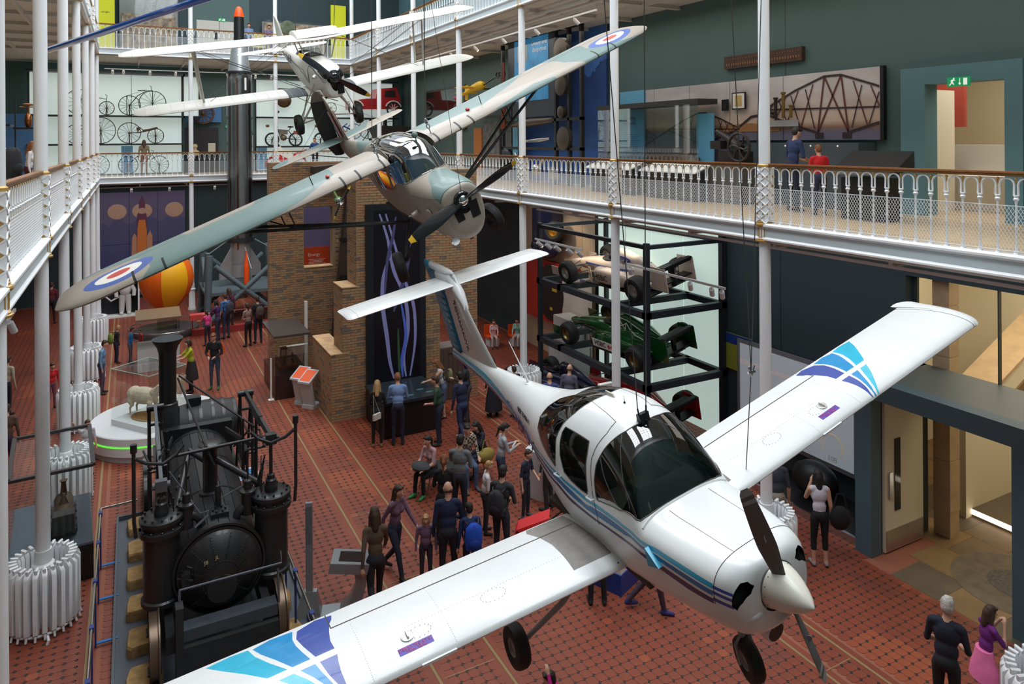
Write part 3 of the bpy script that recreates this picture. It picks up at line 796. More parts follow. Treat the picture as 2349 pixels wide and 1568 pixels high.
for s in (1, -1):
    regs = []
    for k, L in PW.items():
        for P in L: regs.append((P if s < 0 else mirw(P), k))
    if s > 0: regs.append(([(.56, .99), (1.0, .99), (1.03, .94), (.98, .82), (.955, .675), (.963, .489), (.98, .28), (.56, .28)], 5))
    else: regs.append(([(-.56, .99), (-1.0, .99), (-.98, .28), (-.56, .28)], 5))
    regs.append(([(s*a, b) for a, b in ((2.36, .31), (2.655, .31), (2.655, .225), (2.36, .225))], 6))
    for P in ([(.6, .828), (3.05, .828), (3.05, .815), (.6, .815)],): regs.append(([(s*a, b) for a, b in P], 7))
    regs.append(([(s*3.05, .815), (s*3.06, .815), (s*3.06, 1.0), (s*3.05, 1.0)], 7))
    regs.append(([(s*5.115, -1), (s*5.125, -1), (s*5.125, 1.0), (s*5.115, 1.0)], 7))
    ul = densify([s*.4, s*5.12] if s > 0 else [-5.12, -.4], .12)
    if s > 0: ul = ul+[5.15, 5.18]
    else: ul = [-5.18, -5.15]+ul
    g = surf(Wf, ul, vsw, regs)
    w = spart('wing', g[''], [AW, A_DB, A_MB, A_CB, A_LC, A_GR, mat('placard_blue', (84, 66, 168), .5), SEAM], ac, ('starboard' if s > 0 else 'port')+' wing with blue and cyan blocks', ang=28)
    # drooped wing tip
    m = MB(); rings = []
    for q in (0, .25, .5, .75, .92, 1):
        y = 5.16+.17*q; k = sqrt(1-q**2*.96); ring = []
        for j in range(24):
            t = 1-2*j/24*1.0 if j <= 12 else -1+2*(24-j)/24*-1
            t = 1-j/12 if j <= 12 else -(j-12)/12
            x, z = airfoil(t, .155); x = -.01+x*1.10
            ring.append((1.748+(x*1.085-.55)*(.55+.45*k)+.55, s*y, -.42+y*T5+z*1.085*k+.05*q*x))
        rings.append(ring)
    m.loft(rings); part('wing_tip', m, AW, w, True)
    # small rivets, fuel cap, inspection plate, stall strip
    def on(u, v, h=.003):
        p = Vector(Wf(u, v)); a = Vector(Wf(u+.01, v)); b = Vector(Wf(u, v+.01)); n = (a-p).cross(b-p).normalized()
        if n.z < 0: n = -n
        return p+n*h, n, (a-p).normalized()
    p, n, tx = on(s*2.54, .40); T = frame(p, tx, n.cross(tx), n)
    m = MB(); m.T = T; m.lathe([(.055, 0), (.055, .006), (.045, .008), (.001, .008)], 24); m.box(-.006, .006, -.04, .04, .006, .03); fc = part('fuel_cap', m, mat('cap_alloy', (206, 206, 198), .3, metal=.5), w)
    m = MB(); 
    p2, n2, t2 = on(s*2.43, .395); m.T = frame(p2, t2, n2.cross(t2), n2)
    for i in range(14):
        a = 2*pi*i/14; m.ball((.075*cos(a)*1.3, .06*sin(a), .001), .0035, 6)
    p3, n3, t3 = on(s*1.735, .42); m.T = frame(p3, t3, n3.cross(t3), n3)
    for i in range(18):
        a = 2*pi*i/18; m.ball((.12*cos(a), .07*sin(a), .001), .0035, 6)
    # span-wise and chord-wise rivet lines
    m.T = None
    for i in range(60):
        q, _, _ = on(s*(.75+.03*i), .50, .0); m.ball(q, .0028, 5)
    for i in range(26):
        q, _, _ = on(s*(2.9), .1+.027*i, .0); m.ball(q, .0028, 5)
        q, _, _ = on(s*(2.2), .1+.027*i, .0); m.ball(q, .0028, 5)
    part('rivet', m, mat('rivet_dark', (120, 112, 104), .6), w)['kind'] = 'stuff'
    m = MB(); a_, _, _ = on(s*2.22, .0, 0); b_, _, _ = on(s*2.52, 0, 0); m.bar(a_+Vector((-.004, 0, 0)), b_+Vector((-.004, 0, 0)), .02, .02); part('stall_strip', m, AW, w)
    # ribs pressed into the aileron
    m = MB()
    for i in range(22):
        y = 3.12+.085*i; a_, _, _ = on(s*y, .845, -.001); b_, _, _ = on(s*y, .975, -.001); m.tube([a_, b_], [.006, .004], 5)
    k_ = PW
    p4, n4, t4 = on(s*2.51, .268, .002); 
    tx_ = text('placard_lettering', 'FUEL 100LL\n15 US GAL USABLE', .035, w, mat('placard_red', (196, 60, 110), .5), mw=frame(p4, t4 if s > 0 else -t4*-1, n4.cross(t4), n4), ls=.9, ext=.0005)
    # undercarriage leg and wheel
    m = MB(); m.tube([(2.15, s*.62, -.42), (2.25, s*1.0, -.78), (2.42, s*1.38, -1.06)], [.035, .028, .024], 8); part('gear_leg', m, mat('gear_grey', (150, 150, 150), .5), ac, True)
    tyre('main_wheel', .20, .13, ac, (2.45, s*1.47, -1.10), 'y', (RUBBER, mat('gear_grey', (150, 150, 150), .5)), .42, (radians(8*s), 0, 0))
m = MB(); m.tube([(2.9, .62, -.44), (2.6, .60, -.40), (2.3, .595, -.33), (2.0, .595, -.30), (1.78, .57, -.34)], [.016]*5, 6); part('wing_root_seal', m, mat('seal_black', (44, 40, 38), .8), ac, True)
m = MB(); m.tube([(2.9, -.60, -.44), (2.6, -.60, -.40), (2.3, -.595, -.33), (2.0, -.595, -.30), (1.78, -.57, -.34)], [.016]*5, 6); part('wing_root_seal', m, mat('seal_black', (44, 40, 38), .8), ac, True)
# tailplane, fin, rudder
g = surf(TH_, densify([-1.58, 1.58], .12), vsw, [([(-1.5, .60), (1.5, .60), (1.5, .615), (-1.5, .615)], 1), ([(-1.505, 0), (-1.495, 0), (-1.495, 1), (-1.505, 1)], 1), ([(1.505, 0), (1.495, 0), (1.495, 1), (1.505, 1)], 1)])
tp = spart('tailplane', g[''], [AW, mat('soft_seam', (170, 168, 164), .6)], ac)
for s in (1, -1):
    m = MB(); rings = []
    for q in (0, .4, .75, 1):
        ring = []
        for j in range(20):
            t = 1-j/10 if j <= 10 else -(j-10)/10
            x, z = airfoil(t, .10, 0); k = sqrt(max(.03, 1-q*q)); ring.append((6.10+(x-.55)*.70*(.75+.25*k)+.385, s*(1.575+.07*q), 1.41+z*.7*k))
        rings.append(ring)
    m.loft(rings); part('tailplane_tip', m, AW, tp, True)
def slab_body(poly, th, name, m, parent, z_taper=None, le=.5):
    """fin-like plate from an (x, z) outline, thin towards its edges"""
    mb = MB(); n = len(poly); cx = sum(p[0] for p in poly)/n; cz = sum(p[1] for p in poly)/n
    def sh(k): return [(cx+(x-cx)*k, cz+(z-cz)*1.0 if False else cz+(z-cz)*(k*.3+.7)) for x, z in poly]
    rings = []
    for y, k in ((-th, .55), (-th*.85, .8), (-th*.35, .96), (0, 1.), (th*.35, .96), (th*.85, .8), (th, .55)):
        rings.append([(a, y, b) for a, b in sh(k)])
    mb.loft(rings, 0); return part(name, mb, m, parent, 40)
fin_o = [(5.22, .40), (5.45, .66), (5.731, .945), (5.92, 1.12), (6.02, 1.22), (6.09, 1.40), (6.17, 1.50), (6.78, 1.52), (6.70, 1.2), (6.56, .75), (6.44, .33), (6.3, .22), (5.8, .3)]
def finsec(poly_le, te, th, name, mats, parent, zs):
    """fin from leading-edge and trailing-edge lines: lists of (z, x)"""
    def at(L, z):
        for a, b in zip(L, L[1:]):
            if a[0] <= z <= b[0]: return a[1]+(b[1]-a[1])*(z-a[0])/(b[0]-a[0])
        return L[0][1] if z < L[0][0] else L[-1][1]
    rings = []
    for z in zs:
        a, b = at(poly_le, z), at(te, z); c = b-a; ring = []
        for j in range(20):
            t = 1-j/10 if j <= 10 else -(j-10)/10
            x = abs(t)**1.6; y = 5*th/c*(.2969*sqrt(x)-.126*x-.3516*x*x+.2843*x**3-.1036*x**4)*c
            ring.append((a+x*c, y if t >= 0 else -y, z))
        rings.append(ring)
    m = MB(); m.loft(rings); return part(name, m, mats, parent, 40)
LEL = [(.30, 5.10), (.46, 5.268), (.66, 5.47), (.945, 5.731), (1.184, 5.93), (1.60, 6.2)]
HG = [(.10, 6.40), (.33, 6.44), (1.6, 6.785)]
zsf = frange(.28, 1.52, 14)
finp = finsec(LEL, [(a, b+.0) for a, b in HG], .055, 'fin', AW, ac, zsf)
rl = finsec(HG, [(.02, 6.80), (.4, 6.92), (1.0, 7.14), (1.5, 7.36)], .045, 'rudder', mat('rudder_blue', (20, 134, 176), .4, coat=.2), ac, frange(.30, 1.52, 10))
part('rudder_foot', MB().loft([[(6.40, 0, .02), (6.42, .03, .02), (6.78, .0, .0), (6.42, -.03, .02)], [(6.44, 0, .30), (6.46, .035, .30), (6.87, 0, .30), (6.46, -.035, .30)]]), mat('rudder_purple', (58, 44, 110), .4), rl, True)
m = MB()
for i in range(11):
    z = .38+.1*i; x0 = 6.46+.27*(z-.33); m.tube([(x0, .04, z), (x0+.36, .012, z)], .008, 5); m.tube([(x0, -.04, z), (x0+.36, -.012, z)], .008, 5)
part('rudder_rib', m, mat('rudder_blue', (20, 134, 176), .4), rl, True)['kind'] = 'stuff'
m = MB(); m.loft([[(5.90, .04*cos(a), 1.10+.05*sin(a)) for a in frange(0, 2*pi, 12)[:-1]], [(6.02, .075*cos(a), 1.27+.10*sin(a)) for a in frange(0, 2*pi, 12)[:-1]], [(6.25, .085*cos(a), 1.44+.13*sin(a)) for a in frange(0, 2*pi, 12)[:-1]], [(6.75, .075*cos(a), 1.47+.10*sin(a)) for a in frange(0, 2*pi, 12)[:-1]], [(6.9, .03*cos(a), 1.47+.05*sin(a)) for a in frange(0, 2*pi, 12)[:-1]]])
part('tail_fairing', m, AW, ac, True)
m = MB(); m.loft([[(x, w*cos(a), 1.575+h*sin(a)) for a in frange(0, 2*pi, 10)[:-1]] for x, w, h in ((6.14, .01, .01), (6.3, .05, .035), (6.7, .06, .06), (7.1, .04, .06))]); m.loft([[(x, w*cos(a), 1.565+h*sin(a)) for a in frange(0, 2*pi, 10)[:-1]] for x, w, h in ((7.08, .045, .07), (7.2, .035, .08), (7.36, .01, .07))], 1)
part('rudder_cap', m, [AW, mat('rudder_tip_cyan', (26, 160, 206), .4)], ac, True)
# lettering on fin and side
DKT = mat('dark_lettering', (58, 60, 72), .5)
p0 = Vector((6.20, .052, .98)); ax = Vector((-.50, 0, -.86)).normalized(); nn = Vector((.06, 1, .05)).normalized()
ax = (ax-nn*ax.dot(nn)).normalized()
text('fin_lettering', 'TOMAHAWK', .13, ac, DKT, mw=frame((6.11, .060, .80), ax, nn.cross(ax), nn), ext=.004)
def side_text(s, x0, x1, v, size, m, name, off=.006, sx=1.):
    a = Vector(f(x0, v)); b = Vector(f(x1, v)); mid = (a+b)/2; c = Vector(f((x0+x1)/2, v)); ax = (b-a).normalized()
    up = Vector(f((x0+x1)/2, v-.02))-c; nn = ax.cross(up).normalized(); up = nn.cross(ax)
    o = text(name, s, size, ac, m, mw=frame(c+nn*off, ax, up, nn), ext=.002); o.scale = (sx, 1, 1); return o
side_text('PIPER TOMAHAWK', 4.30, 3.45, .375, .075, mat('black_lettering', (54, 54, 58), .5), 'type_lettering', .004)
side_text('G-BGXB', 4.65, 3.25, .545, .34, mat('registration_purple', (70, 44, 108), .4), 'registration', .012, 1.15)
# aerials, handles, hoist shackle
m = MB(); b0 = Vector(f(4.248, 0)); m.lathe([(.045, -.01), (.045, .004), (.02, .012)], 16, b0); m.tube([b0, b0+Vector((.03, 0, .06)), b0+Vector((.36, 0, .46))], [.018, .012, .004], 8); part('whip_aerial', m, AW, ac, True)
m = MB(); m.hexa([(2.24, -.008, .915), (2.40, -.008, .90), (2.40, .008, .90), (2.24, .008, .915), (2.27, -.006, .95), (2.40, -.006, .945), (2.40, .006, .945), (2.27, .006, .95)]); part('blade_aerial', m, mat('beige_plastic', (206, 200, 186), .5), ac)
m = MB(); m.tube([(2.08, 0, .91), (2.07, 0, .99)], [.004, .0015], 5); m.ball((2.08, 0, .92), .012, 8); part('small_aerial', m, BLACK, ac)
m = MB()
for s in (1, -1): m.tube([(1.83, s*.035, .80), (1.80, s*.04, .88), (1.79, s*.05, .97)], .009, 6)
m.hexa([(1.76, -.05, .83), (1.84, -.05, .83), (1.84, .05, .83), (1.76, .05, .83), (1.78, -.06, .91), (1.82, -.06, .91), (1.82, .06, .91), (1.78, .06, .91)]); m.tube([(1.75, 0, .86), (1.74, 0, .72)], .01, 6)
part('hoist_shackle', m, mat('dark_forged_steel', (44, 44, 46), .4, metal=.6), ac)
m = MB(); m.tube([(1.74, 0, .72), (1.486, .33, .05)], .004, 5); part('tie_wire', m, WIRE, ac); m = MB(); m.tube([(1.495, .34, .06), (1.47, .33, -.07)], [.018, .03], 8); part('rubber_toggle', m, RUBBER, ac)
for u, v in ((2.03, .468), (2.66, .478)):
    p = Vector(f(u, v)); m = MB(); m.tube([p+Vector((-.05, 0, 0)), p+Vector((-.05, .035, 0)), p+Vector((.05, .035, -.01)), p+Vector((.05, 0, -.01))], .009, 6); part('door_handle', m, AW, ac, True)
p = Vector(f(1.18, .47)); m = MB(); m.prism([(1.10, -.0), (1.26, -.06), (1.26, .10)], .06, 0, 'y', p.y-.02); part('cabin_air_scoop', m, A_CY, ac)
# nose gear
m = MB(); m.tube([(.92, 0, -.40), (.90, 0, -.80)], [.04, .03], 10); m.tube([(.90, 0, -.78), (.90, .085, -.84), (.87, .09, -1.0)], .014, 6); m.tube([(.90, 0, -.78), (.90, -.085, -.84), (.87, -.09, -1.0)], .014, 6); part('nose_gear_leg', m, mat('gear_grey', (150, 150, 150), .5), ac, True)
tyre('nose_wheel', .185, .12, ac, (.86, 0, -.995), 'y', (RUBBER, mat('gear_grey', (150, 150, 150), .5)), .42, (0, 0, radians(-14)))
# cabin interior
INT = mat('cabin_trim', (70, 66, 60), .8); SEATM = mat('olive_seat_cloth', (70, 78, 72), .85)
m = MB(); m.box(1.42, 3.2, -.50, .50, -.42, -.36); m.box(3.15, 3.2, -.42, .42, -.36, .55); part('cabin_floor', m, INT, ac)
m = MB(); m.loft([[(1.38, y*.9, z) for y, z in ((-.5, -.3), (.5, -.3), (.5, .10), (.3, .23), (-.3, .23), (-.5, .10))], [(1.72, y, z) for y, z in ((-.5, -.3), (.5, -.3), (.5, .14), (.32, .28), (-.32, .28), (-.5, .14))]]); part('instrument_panel', m, mat('instrument_black', (30, 30, 32), .6), ac, 40)
for s in (1, -1):
    m = MB(); m.loft([[(x, s*.26+w*cx, z+cz*.5) for cx, cz in ((-1, -.1), (1, -.1), (1, .1), (-1, .1))] for x, w, z in ((2.05, .2, -.12), (2.45, .2, -.14))])
    m.loft([[(2.42+dz*.25, s*.26+(w)*cos(a), -.12+dz+0*sin(a)) if True else 0 for a in (0, pi)]+[(2.50+dz*.25, s*.26+w*cos(a), -.12+dz) for a in (pi, 0)] for dz, w in ((0, .2), (.3, .21), (.55, .19), (.68, .12))])
    part('cabin_seat', m, SEATM, ac, 50)
    m = MB(); m.tube([(1.74, s*.26, .06), (1.62, s*.26, .06)], .014, 6); m.tube([(1.76, s*.26+.13*cos(a), .06+.10*sin(a)) for a in frange(radians(-40), radians(220), 10)], .012, 6); part('control_yoke', m, BLACK, ac, True)
# cables of the hoist
def wp(M, p): return M @ Vector(p)
top = wp(TMW, (1.79, 0, .97))
for i, (dx, dy) in enumerate(((-.55, -.15), (.02, .02))):
    a = wp(TMW, (1.79, .05-.1*i, .97)); cable('suspension_cable', a, a+Vector((dx*2.6, 1.2*dy, 14)), .005, WIRE, ['steel cable leaning left above the windscreen of the white trainer', 'upright steel cable above the windscreen of the white trainer'][i], 'cables that carry the aircraft')
w0 = wp(TMW, (1.935, -1.2, -.385)); w1 = wp(TMW, (1.575, -1.2, .911))
cable('suspension_cable', w0, w1, .005, WIRE, 'lower steel cable between the port wing of the white trainer and its shackle', 'cables that carry the aircraft')
for i, dx in enumerate((-.22, .75)): cable('suspension_cable', w1+Vector((0, 0, .03)), w1+Vector((dx*1.5, .5, 13)), .005, WIRE, ['steel cable rising left from the port wing shackle of the white trainer', 'steel cable rising right from the port wing shackle of the white trainer'][i], 'cables that carry the aircraft')
m = MB(); m.tube([w1+Vector((-.03, 0, .08)), w1+Vector((0, 0, -.02)), w1+Vector((.05, 0, .08))], .012, 6); m.tube([w1+Vector((-.04, 0, .02)), w1+Vector((.05, 0, .02))], .014, 6); tag(part('shackle', m, STEEL, smooth=True), 'steel shackle joining three cables over the port wing', 'shackle')
# ================================================================== camouflaged high wing aircraft
AMW = body_matrix(Matrix(((0.0086, -0.9073, -0.4204, 4.375), (0.9955, 0.0474, -0.0821, 9.729), (0.0945, -0.4178, 0.9036, 6.861), (0, 0, 0, 1))))
au = thing('camouflage_aircraft', 'high wing army aircraft in tan and grey green camouflage with roundels and black airscrew', 'aircraft', mw=AMW)
TAN = mat('camo_tan', (158, 148, 136), .5, noise_amt=.06, nscale=1.6, coat=.1); GRN = mat('camo_grey_green', (104, 128, 124), .5, noise_amt=.06, nscale=1.6, coat=.1)
NAVY = mat('roundel_blue', (74, 96, 160), .5); RWH = mat('roundel_white', (222, 220, 210), .5); RRD = mat('roundel_red', (186, 70, 66), .5)
DKG = mat('rudder_black_green', (28, 34, 36), .6); DKST = mat('strut_black', (34, 36, 36), .45)
PLX = glass('plexiglass', (.72, .78, .80), 2.0, .03, 1.0)
fa = fus(AUF)
WSA = [(1.235, 0), (1.26, .09), (1.295, .18), (1.34, .30), (1.42, .39), (1.60, .45), (1.90, .495), (1.925, .46), (1.86, .40), (1.81, .33), (1.85, .245), (2.2, .205), (2.66, .20), (3.0, .19), (3.4, .12), (3.55, 0)]
WSA = WSA+[(u, -v) for u, v in reversed(WSA[1:-1])]
SW1 = [(2.60, .40), (2.02, .385), (1.96, .45), (2.02, .500), (2.80, .516), (2.74, .45)]
SW2 = [(2.92, .44), (3.26, .46), (3.06, .510), (2.90, .505)]
gr1 = [(.15, -.06), (.15, .37), (.37, .30), (.58, .15), (.95, .05), (1.2, -.02), (1.2, -.30), (.6, -.42), (.15, -.40)]
gr2 = [(3.6, -.5), (3.7, .1), (4.2, .3), (4.9, .2), (5.3, -.1), (5.2, -.5)]
gr3 = [(2.4, -.9), (2.5, -.52), (3.4, -.6), (3.2, -.9)]
usa = densify([.09, .10, .115, .13, .17, .22, .35, 1.0, 1.22, 1.5, 2.0, 3.6, 5.5, 7.0], .07)
g = surf(fa, usa, frange(-1, 1, 64), [(gr1, 1), (gr2, 1), (gr3, 1), (WSA, 'w'), (SW1, 's1'), (mir(SW1), 's2'), (SW2, 's1'), (mir(SW2), 's2')])
spart('fuselage', g[''], [TAN, GRN], au)
spart('canopy', g['w'], PLX, au, 'blown clear canopy mirroring the skylights'); spart('side_window', g['s1'], PLX, au); spart('side_window', g['s2'], PLX, au)
CF = mat('canopy_frame', (120, 112, 102), .5)
for P in (WSA, SW1, mir(SW1), SW2, mir(SW2)): seam(fa, P, .018, CF, au, 'canopy_frame', closed=True)
seam(fa, [(.165, -.36+.04*i) for i in range(19)], .008, SEAM, au, 'cowl_seam')
seam(fa, [(.17, .30), (.6, .36), (1.2, .40)], .007, SEAM, au, 'cowl_seam')
m = MB(); m.tube([(1.32, .30, -.05), (1.6, .30, .45), (1.80, .34, .62)], .012, 6); m.tube([(1.32, -.30, -.05), (1.6, -.30, .45), (1.80, -.34, .62)], .012, 6); part('cabin_tube', m, mat('pale_tube', (170, 170, 160), .5), au, True)
m = MB(); m.box(1.45, 3.3, -.38, .38, -.52, -.46); m.box(1.32, 1.38, -.34, .34, -.3, .16); part('cabin_floor', m, INT, au)
for s in (1, -1):
    m = MB(); m.box(1.95, 2.4, s*.2-.16, s*.2+.16, -.28, -.18); m.hexa([(2.36, s*.2-.16, -.2), (2.36, s*.2+.16, -.2), (2.44, s*.2+.16, -.2), (2.44, s*.2-.16, -.2), (2.48, s*.2-.14, .36), (2.48, s*.2+.14, .36), (2.54, s*.2+.14, .36), (2.54, s*.2-.14, .36)]); part('cabin_seat', m, mat('blue_seat', (38, 96, 140), .7), au)
    m = MB(); m.box(2.08, 2.12, s*.2-.1, s*.2-.06, -.18, .2); part('seat_harness', m, mat('yellow_strap', (196, 170, 60), .7), au)
GP = {1: [(2.42, -.999), (2.42, -.01), (1.9, .11), (1.24, .43), (1.15, .999), (2.4, .999), (2.55, .66), (3.6, .64), (3.75, .999), (5.25, .98), (5.2, .80), (4.8, .72), (4.4, .62), (4.2, .45), (4.2, .2), (4.35, .0), (4.35, -.999)]}
GPp = [[(-1.6, -.999), (-1.7, .05), (-2.6, .2), (-3.0, .1), (-3.3, -.999)], [(-.5, .5), (-1.6, .35), (-2.4, .55), (-3.0, .8), (-3.2, .999), (-.5, .999)], [(-3.9, -.999), (-3.7, .05), (-3.45, .35), (-3.5, .8), (-3.6, .999), (-4.4, .999), (-4.3, .75), (-4.1, .45), (-4.7, .1), (-5.1, .0), (-5.1, -.999)]]
def rd(s, cu, cx, ru, rx):
    out = []
    for i in range(28):
        a = 2*pi*i/28; x = max(.004, cx+rx*sin(a)); out.append((s*(cu+ru*cos(a)), x**(1/1.6)))
    return out
for s in (1, -1):
    regs = [(P, 1) for P in ([GP[1]] if s > 0 else GPp)]
    for (ru, rx), k in (((.49, .175), 2), ((.33, .115), 3), ((.165, .058), 4)): regs.append((rd(s, 4.62, .222, ru, rx), k))
    for y in (.50, .93, 1.2, 4.0, 4.42): regs.append(([(s*y, -.25), (s*(y+.035), -.25), (s*(y+.035), .28), (s*y, .28)], 5))
    regs.append(([(s*2.3, .66), (s*5.0, .66), (s*5.0, .672), (s*2.3, .672)], 6))
    ul = densify([.42, 4.8, 5.45], .10)+[5.50, 5.53, 5.549]
    if s < 0: ul = [-a for a in reversed(ul)]
    g = surf(AWG, ul, vsw, regs)
    w = spart('wing', g[''], [TAN, GRN, NAVY, RWH, RRD, DKG, SEAM], au, ang=28)
    P0 = (1.95, s*.42, -.56)
    m = MB()
    for e in ((2.22, s*3.0, .56), (2.95, s*3.15, .56)): m.tube([P0, e], .028, 8)
    part('wing_strut', m, DKST, au, True)
    m = MB(); q = lambda t, e: tuple(P0[i]+(e[i]-P0[i])*t for i in range(3))
    a_, b_ = q(.66, (2.22, s*3.0, .56)), q(.66, (2.95, s*3.15, .56)); m.tube([a_, b_], .014, 6); m.tube([a_, (a_[0], a_[1], a_[2]+.40)], .012, 6); m.tube([b_, (b_[0], b_[1], b_[2]+.38)], .012, 6); m.tube([a_, (2.7, s*2.6, .54)], .012, 6); part('jury_strut', m, DKST, au, True)
    # small red tie-down covers and probe on the wing
    p, n, tx = Vector(AWG(s*1.35, .42)), Vector((0, 0, 1)), Vector((0, 1, 0))
    m = MB(); m.ell(tuple(p+n*.02), .07, .035, .025, 10); part('red_tag', m, mat('red_tag', (190, 56, 56), .5), w, True)
    m = MB(); m.tube([tuple(Vector(AWG(s*1.62, .40))), tuple(Vector(AWG(s*1.62, .40))+Vector((-.02, 0, .16)))], .008, 6); part('pitot', m, DKST, w)
    # undercarriage
    m = MB(); m.tube([(1.55, s*.36, -.62), (1.66, s*.80, -1.05)], .03, 8); m.tube([(2.2, s*.36, -.60), (1.74, s*.80, -1.06)], .022, 8); m.tube([(1.9, s*.15, -.62), (1.72, s*.80, -1.03)], .018, 8); part('gear_leg', m, DKST, au, True)
    tyre('main_wheel', .265, .17, au, (1.73, s*.92, -1.12), 'y', (RUBBER, DKST), .45, (radians(6*s), 0, radians(-12*s)))
    m = MB(); m.tube([(6.2, s*.05, .36+.9), (6.75, s*1.0, .40)], .004, 5); m.tube([(6.6, s*.05, -.1), (6.7, s*.85, .35)], .010, 5); part('tail_brace', m, WIRE, au)
ulh = densify([-1.45, 1.45], .12); g = surf(AHT, [-1.619, -1.60, -1.56]+ulh+[1.56, 1.60, 1.619], vsw, [([(.1, 0), (.7, 0), (.5, .5), (.9, .999), (.1, .999)], 1), ([(-.1, .2), (-.6, .3), (-.8, .999), (-.1, .999)], 1), ([(1.3, .3), (1.62, .1), (1.62, .999), (1.2, .999)], 1)])
spart('tailplane', g[''], [TAN, GRN], au)
finsec([(.30, 5.75), (.45, 6.0), (.9, 6.30), (1.35, 6.60), (1.42, 6.72)], [(.1, 6.96), (1.42, 6.80)], .045, 'fin', [TAN], au, frange(.34, 1.42, 10))
# fin flash
m = MB()
for i, y in ((0, 6.36), (1, 6.46), (2, 6.56)):
    for s in (1, -1):
        m.hexa([(y-.12, s*.047, .45), (y-.02, s*.047, .45), (y-.02, s*.052, .45), (y-.12, s*.052, .45), (y+.13, s*.043, 1.05), (y+.23, s*.043, 1.05), (y+.23, s*.048, 1.05), (y+.13, s*.048, 1.05)], i)
part('fin_flash', m, [RRD, RWH, mat('flash_blue', (44, 50, 110), .5)], au)
rings = []
for z, x0, x1 in ((-.05, 6.98, 7.30), (.2, 6.96, 7.48), (.6, 6.92, 7.52), (1.0, 6.86, 7.46), (1.3, 6.70, 7.36), (1.45, 6.66, 7.22), (1.54, 6.78, 7.05)):
    ring = []
    for j in range(16):
        t = 1-j/8 if j <= 8 else -(j-8)/8; c_ = x1-x0; x = abs(t)**1.4; y = .055*(1-x)**.7*min(1, x*8+.15)
        xx = x0+x*c_; dx = xx-6.9
        ring.append((6.9+dx*cos(radians(26)), (y if t > 0 else -y)+(dx*sin(radians(26)) if dx > 0 else 0), z))
    rings.append(ring)
m = MB(); m.loft(rings[:5], 0); m.loft(rings[4:], 1); part('rudder', m, [DKG, mat('camo_brown', (112, 104, 96), .5)], au, 45)
tyre('tail_wheel', .12, .06, au, (6.9, 0, -.42), 'y', (RUBBER, DKST), .45); m = MB(); m.tube([(6.7, 0, -.15), (6.88, 0, -.40)], .02, 6); part('tail_leg', m, DKST, au)
# airscrew with yellow tips, spinner boss
PB_ = mat('airscrew_black', (20, 20, 22), .2, coat=.5); PY = mat('tip_yellow', (222, 178, 42), .4)
def prop(parent, M0, tips, x, w, th, mats, tw, ntip=20, n=24):
    for ty, tz in tips:
        r = sqrt(ty*ty+tz*tz); a = atan2(-ty, tz); m = MB(); m.T = Matrix.Translation((x, 0, 0)) @ Matrix.Rotation(a, 4, 'X')
        R_ = blade(.03, r, w, th, tw[0], tw[1], n, lambda t: (.55+.45*min(1, t/.45))*(1 if t < .55 else 1-.55*((t-.55)/.45)**1.8)*(1 if t < .95 else .8))
        m.loft(R_[:ntip+1], 0); m.loft(R_[ntip:], 1); part('airscrew_blade', m, mats, parent, True)
prop(au, None, ((-1.02, .15), (.98, -.17)), .05, .21, .035, [PB_, PY], (50, 24), 22)
part('spinner_boss', MB().lathe([(.001, 0), (.05, .006), (.078, .03), (.085, .07), (.085, .10)], 24, (0, 0, 0), 0, 'x'), CHROME, au, True)
m = MB(); m.lathe([(.13, .03), (.14, .05), (.14, .10), (.1, .11)], 20, (0, 0, 0), 0, 'x'); part('airscrew_hub', m, PB_, au, True)
# nose intake slots, lamp, exhaust, stub, roof fittings
m = MB(); m.hexa([(.085, -.06, -.08), (.085, -.22, -.08), (.16, -.22, -.08), (.16, -.06, -.08), (.09, -.06, -.34), (.09, -.20, -.34), (.16, -.20, -.34), (.16, -.06, -.34)]); m.hexa([(.085, .06, -.08), (.085, .20, -.08), (.16, .20, -.08), (.16, .06, -.08), (.09, .06, -.30), (.09, .18, -.30), (.16, .18, -.30), (.16, .06, -.30)]); part('cowl_intake', m, mat('intake_black', (14, 13, 13), .9), au)
m = MB(); m.ell((.60, .40, -.10), .10, .03, .05, 10); part('cowl_blister', m, TAN, au, True)
m = MB(); m.lathe([(.001, .0), (.06, .0), (.07, .012), (.06, .05)], 20, (.40, .24, -.66), 0, 'x'); part('landing_lamp', m, CHROME, au, True)
m = MB(); m.tube([(.55, -.05, -.68), (.50, -.05, -.80)], .03, 8); part('exhaust', m, mat('rusty_pipe', (90, 74, 62), .6), au)
m = MB(); m.tube([(1.10, .40, -.18), (1.05, .56, -.18)], [.05, .035], 10); m.tube([(1.05, .56, -.18), (.98, .62, -.14)], .012, 6); part('step_stub', m, TAN, au, True)
m = MB(); m.tube([(1.5, -.10, .68), (1.45, -.10, .86)], .012, 6); m.ball((1.44, -.10, .90), .055, 12); part('roof_mirror', m, GRN, au, True)
m = MB(); m.lathe([(.08, 0), (.06, .02), (.02, .03), (.02, .06)], 14, (2.5, 0, .80)); part('roof_fitting', m, TAN, au, True)
# wind-driven generator under the starboard wing
gt = thing('generator', None, None); gt.parent = au; gt.location = (1.50, 1.42, .44)
m = MB(); m.lathe([(.001, -.06), (.05, -.04), (.062, 0)], 16, (0, 0, 0), 0, 'x'); m.lathe([(.062, 0), (.066, .02), (.066, .12), (.04, .18)], 16, (0, 0, 0), 1, 'x'); m.tube([(.08, 0, .05), (.12, 0, .16)], .02, 6, 1); part('generator_body', m, [CHROME, mat('generator_green', (120, 150, 90), .4)], gt, True)
prop(gt, None, ((-.24, .16), (.20, -.20)), -.05, .05, .012, [PB_, PY], (-50, -30), 8, 10)
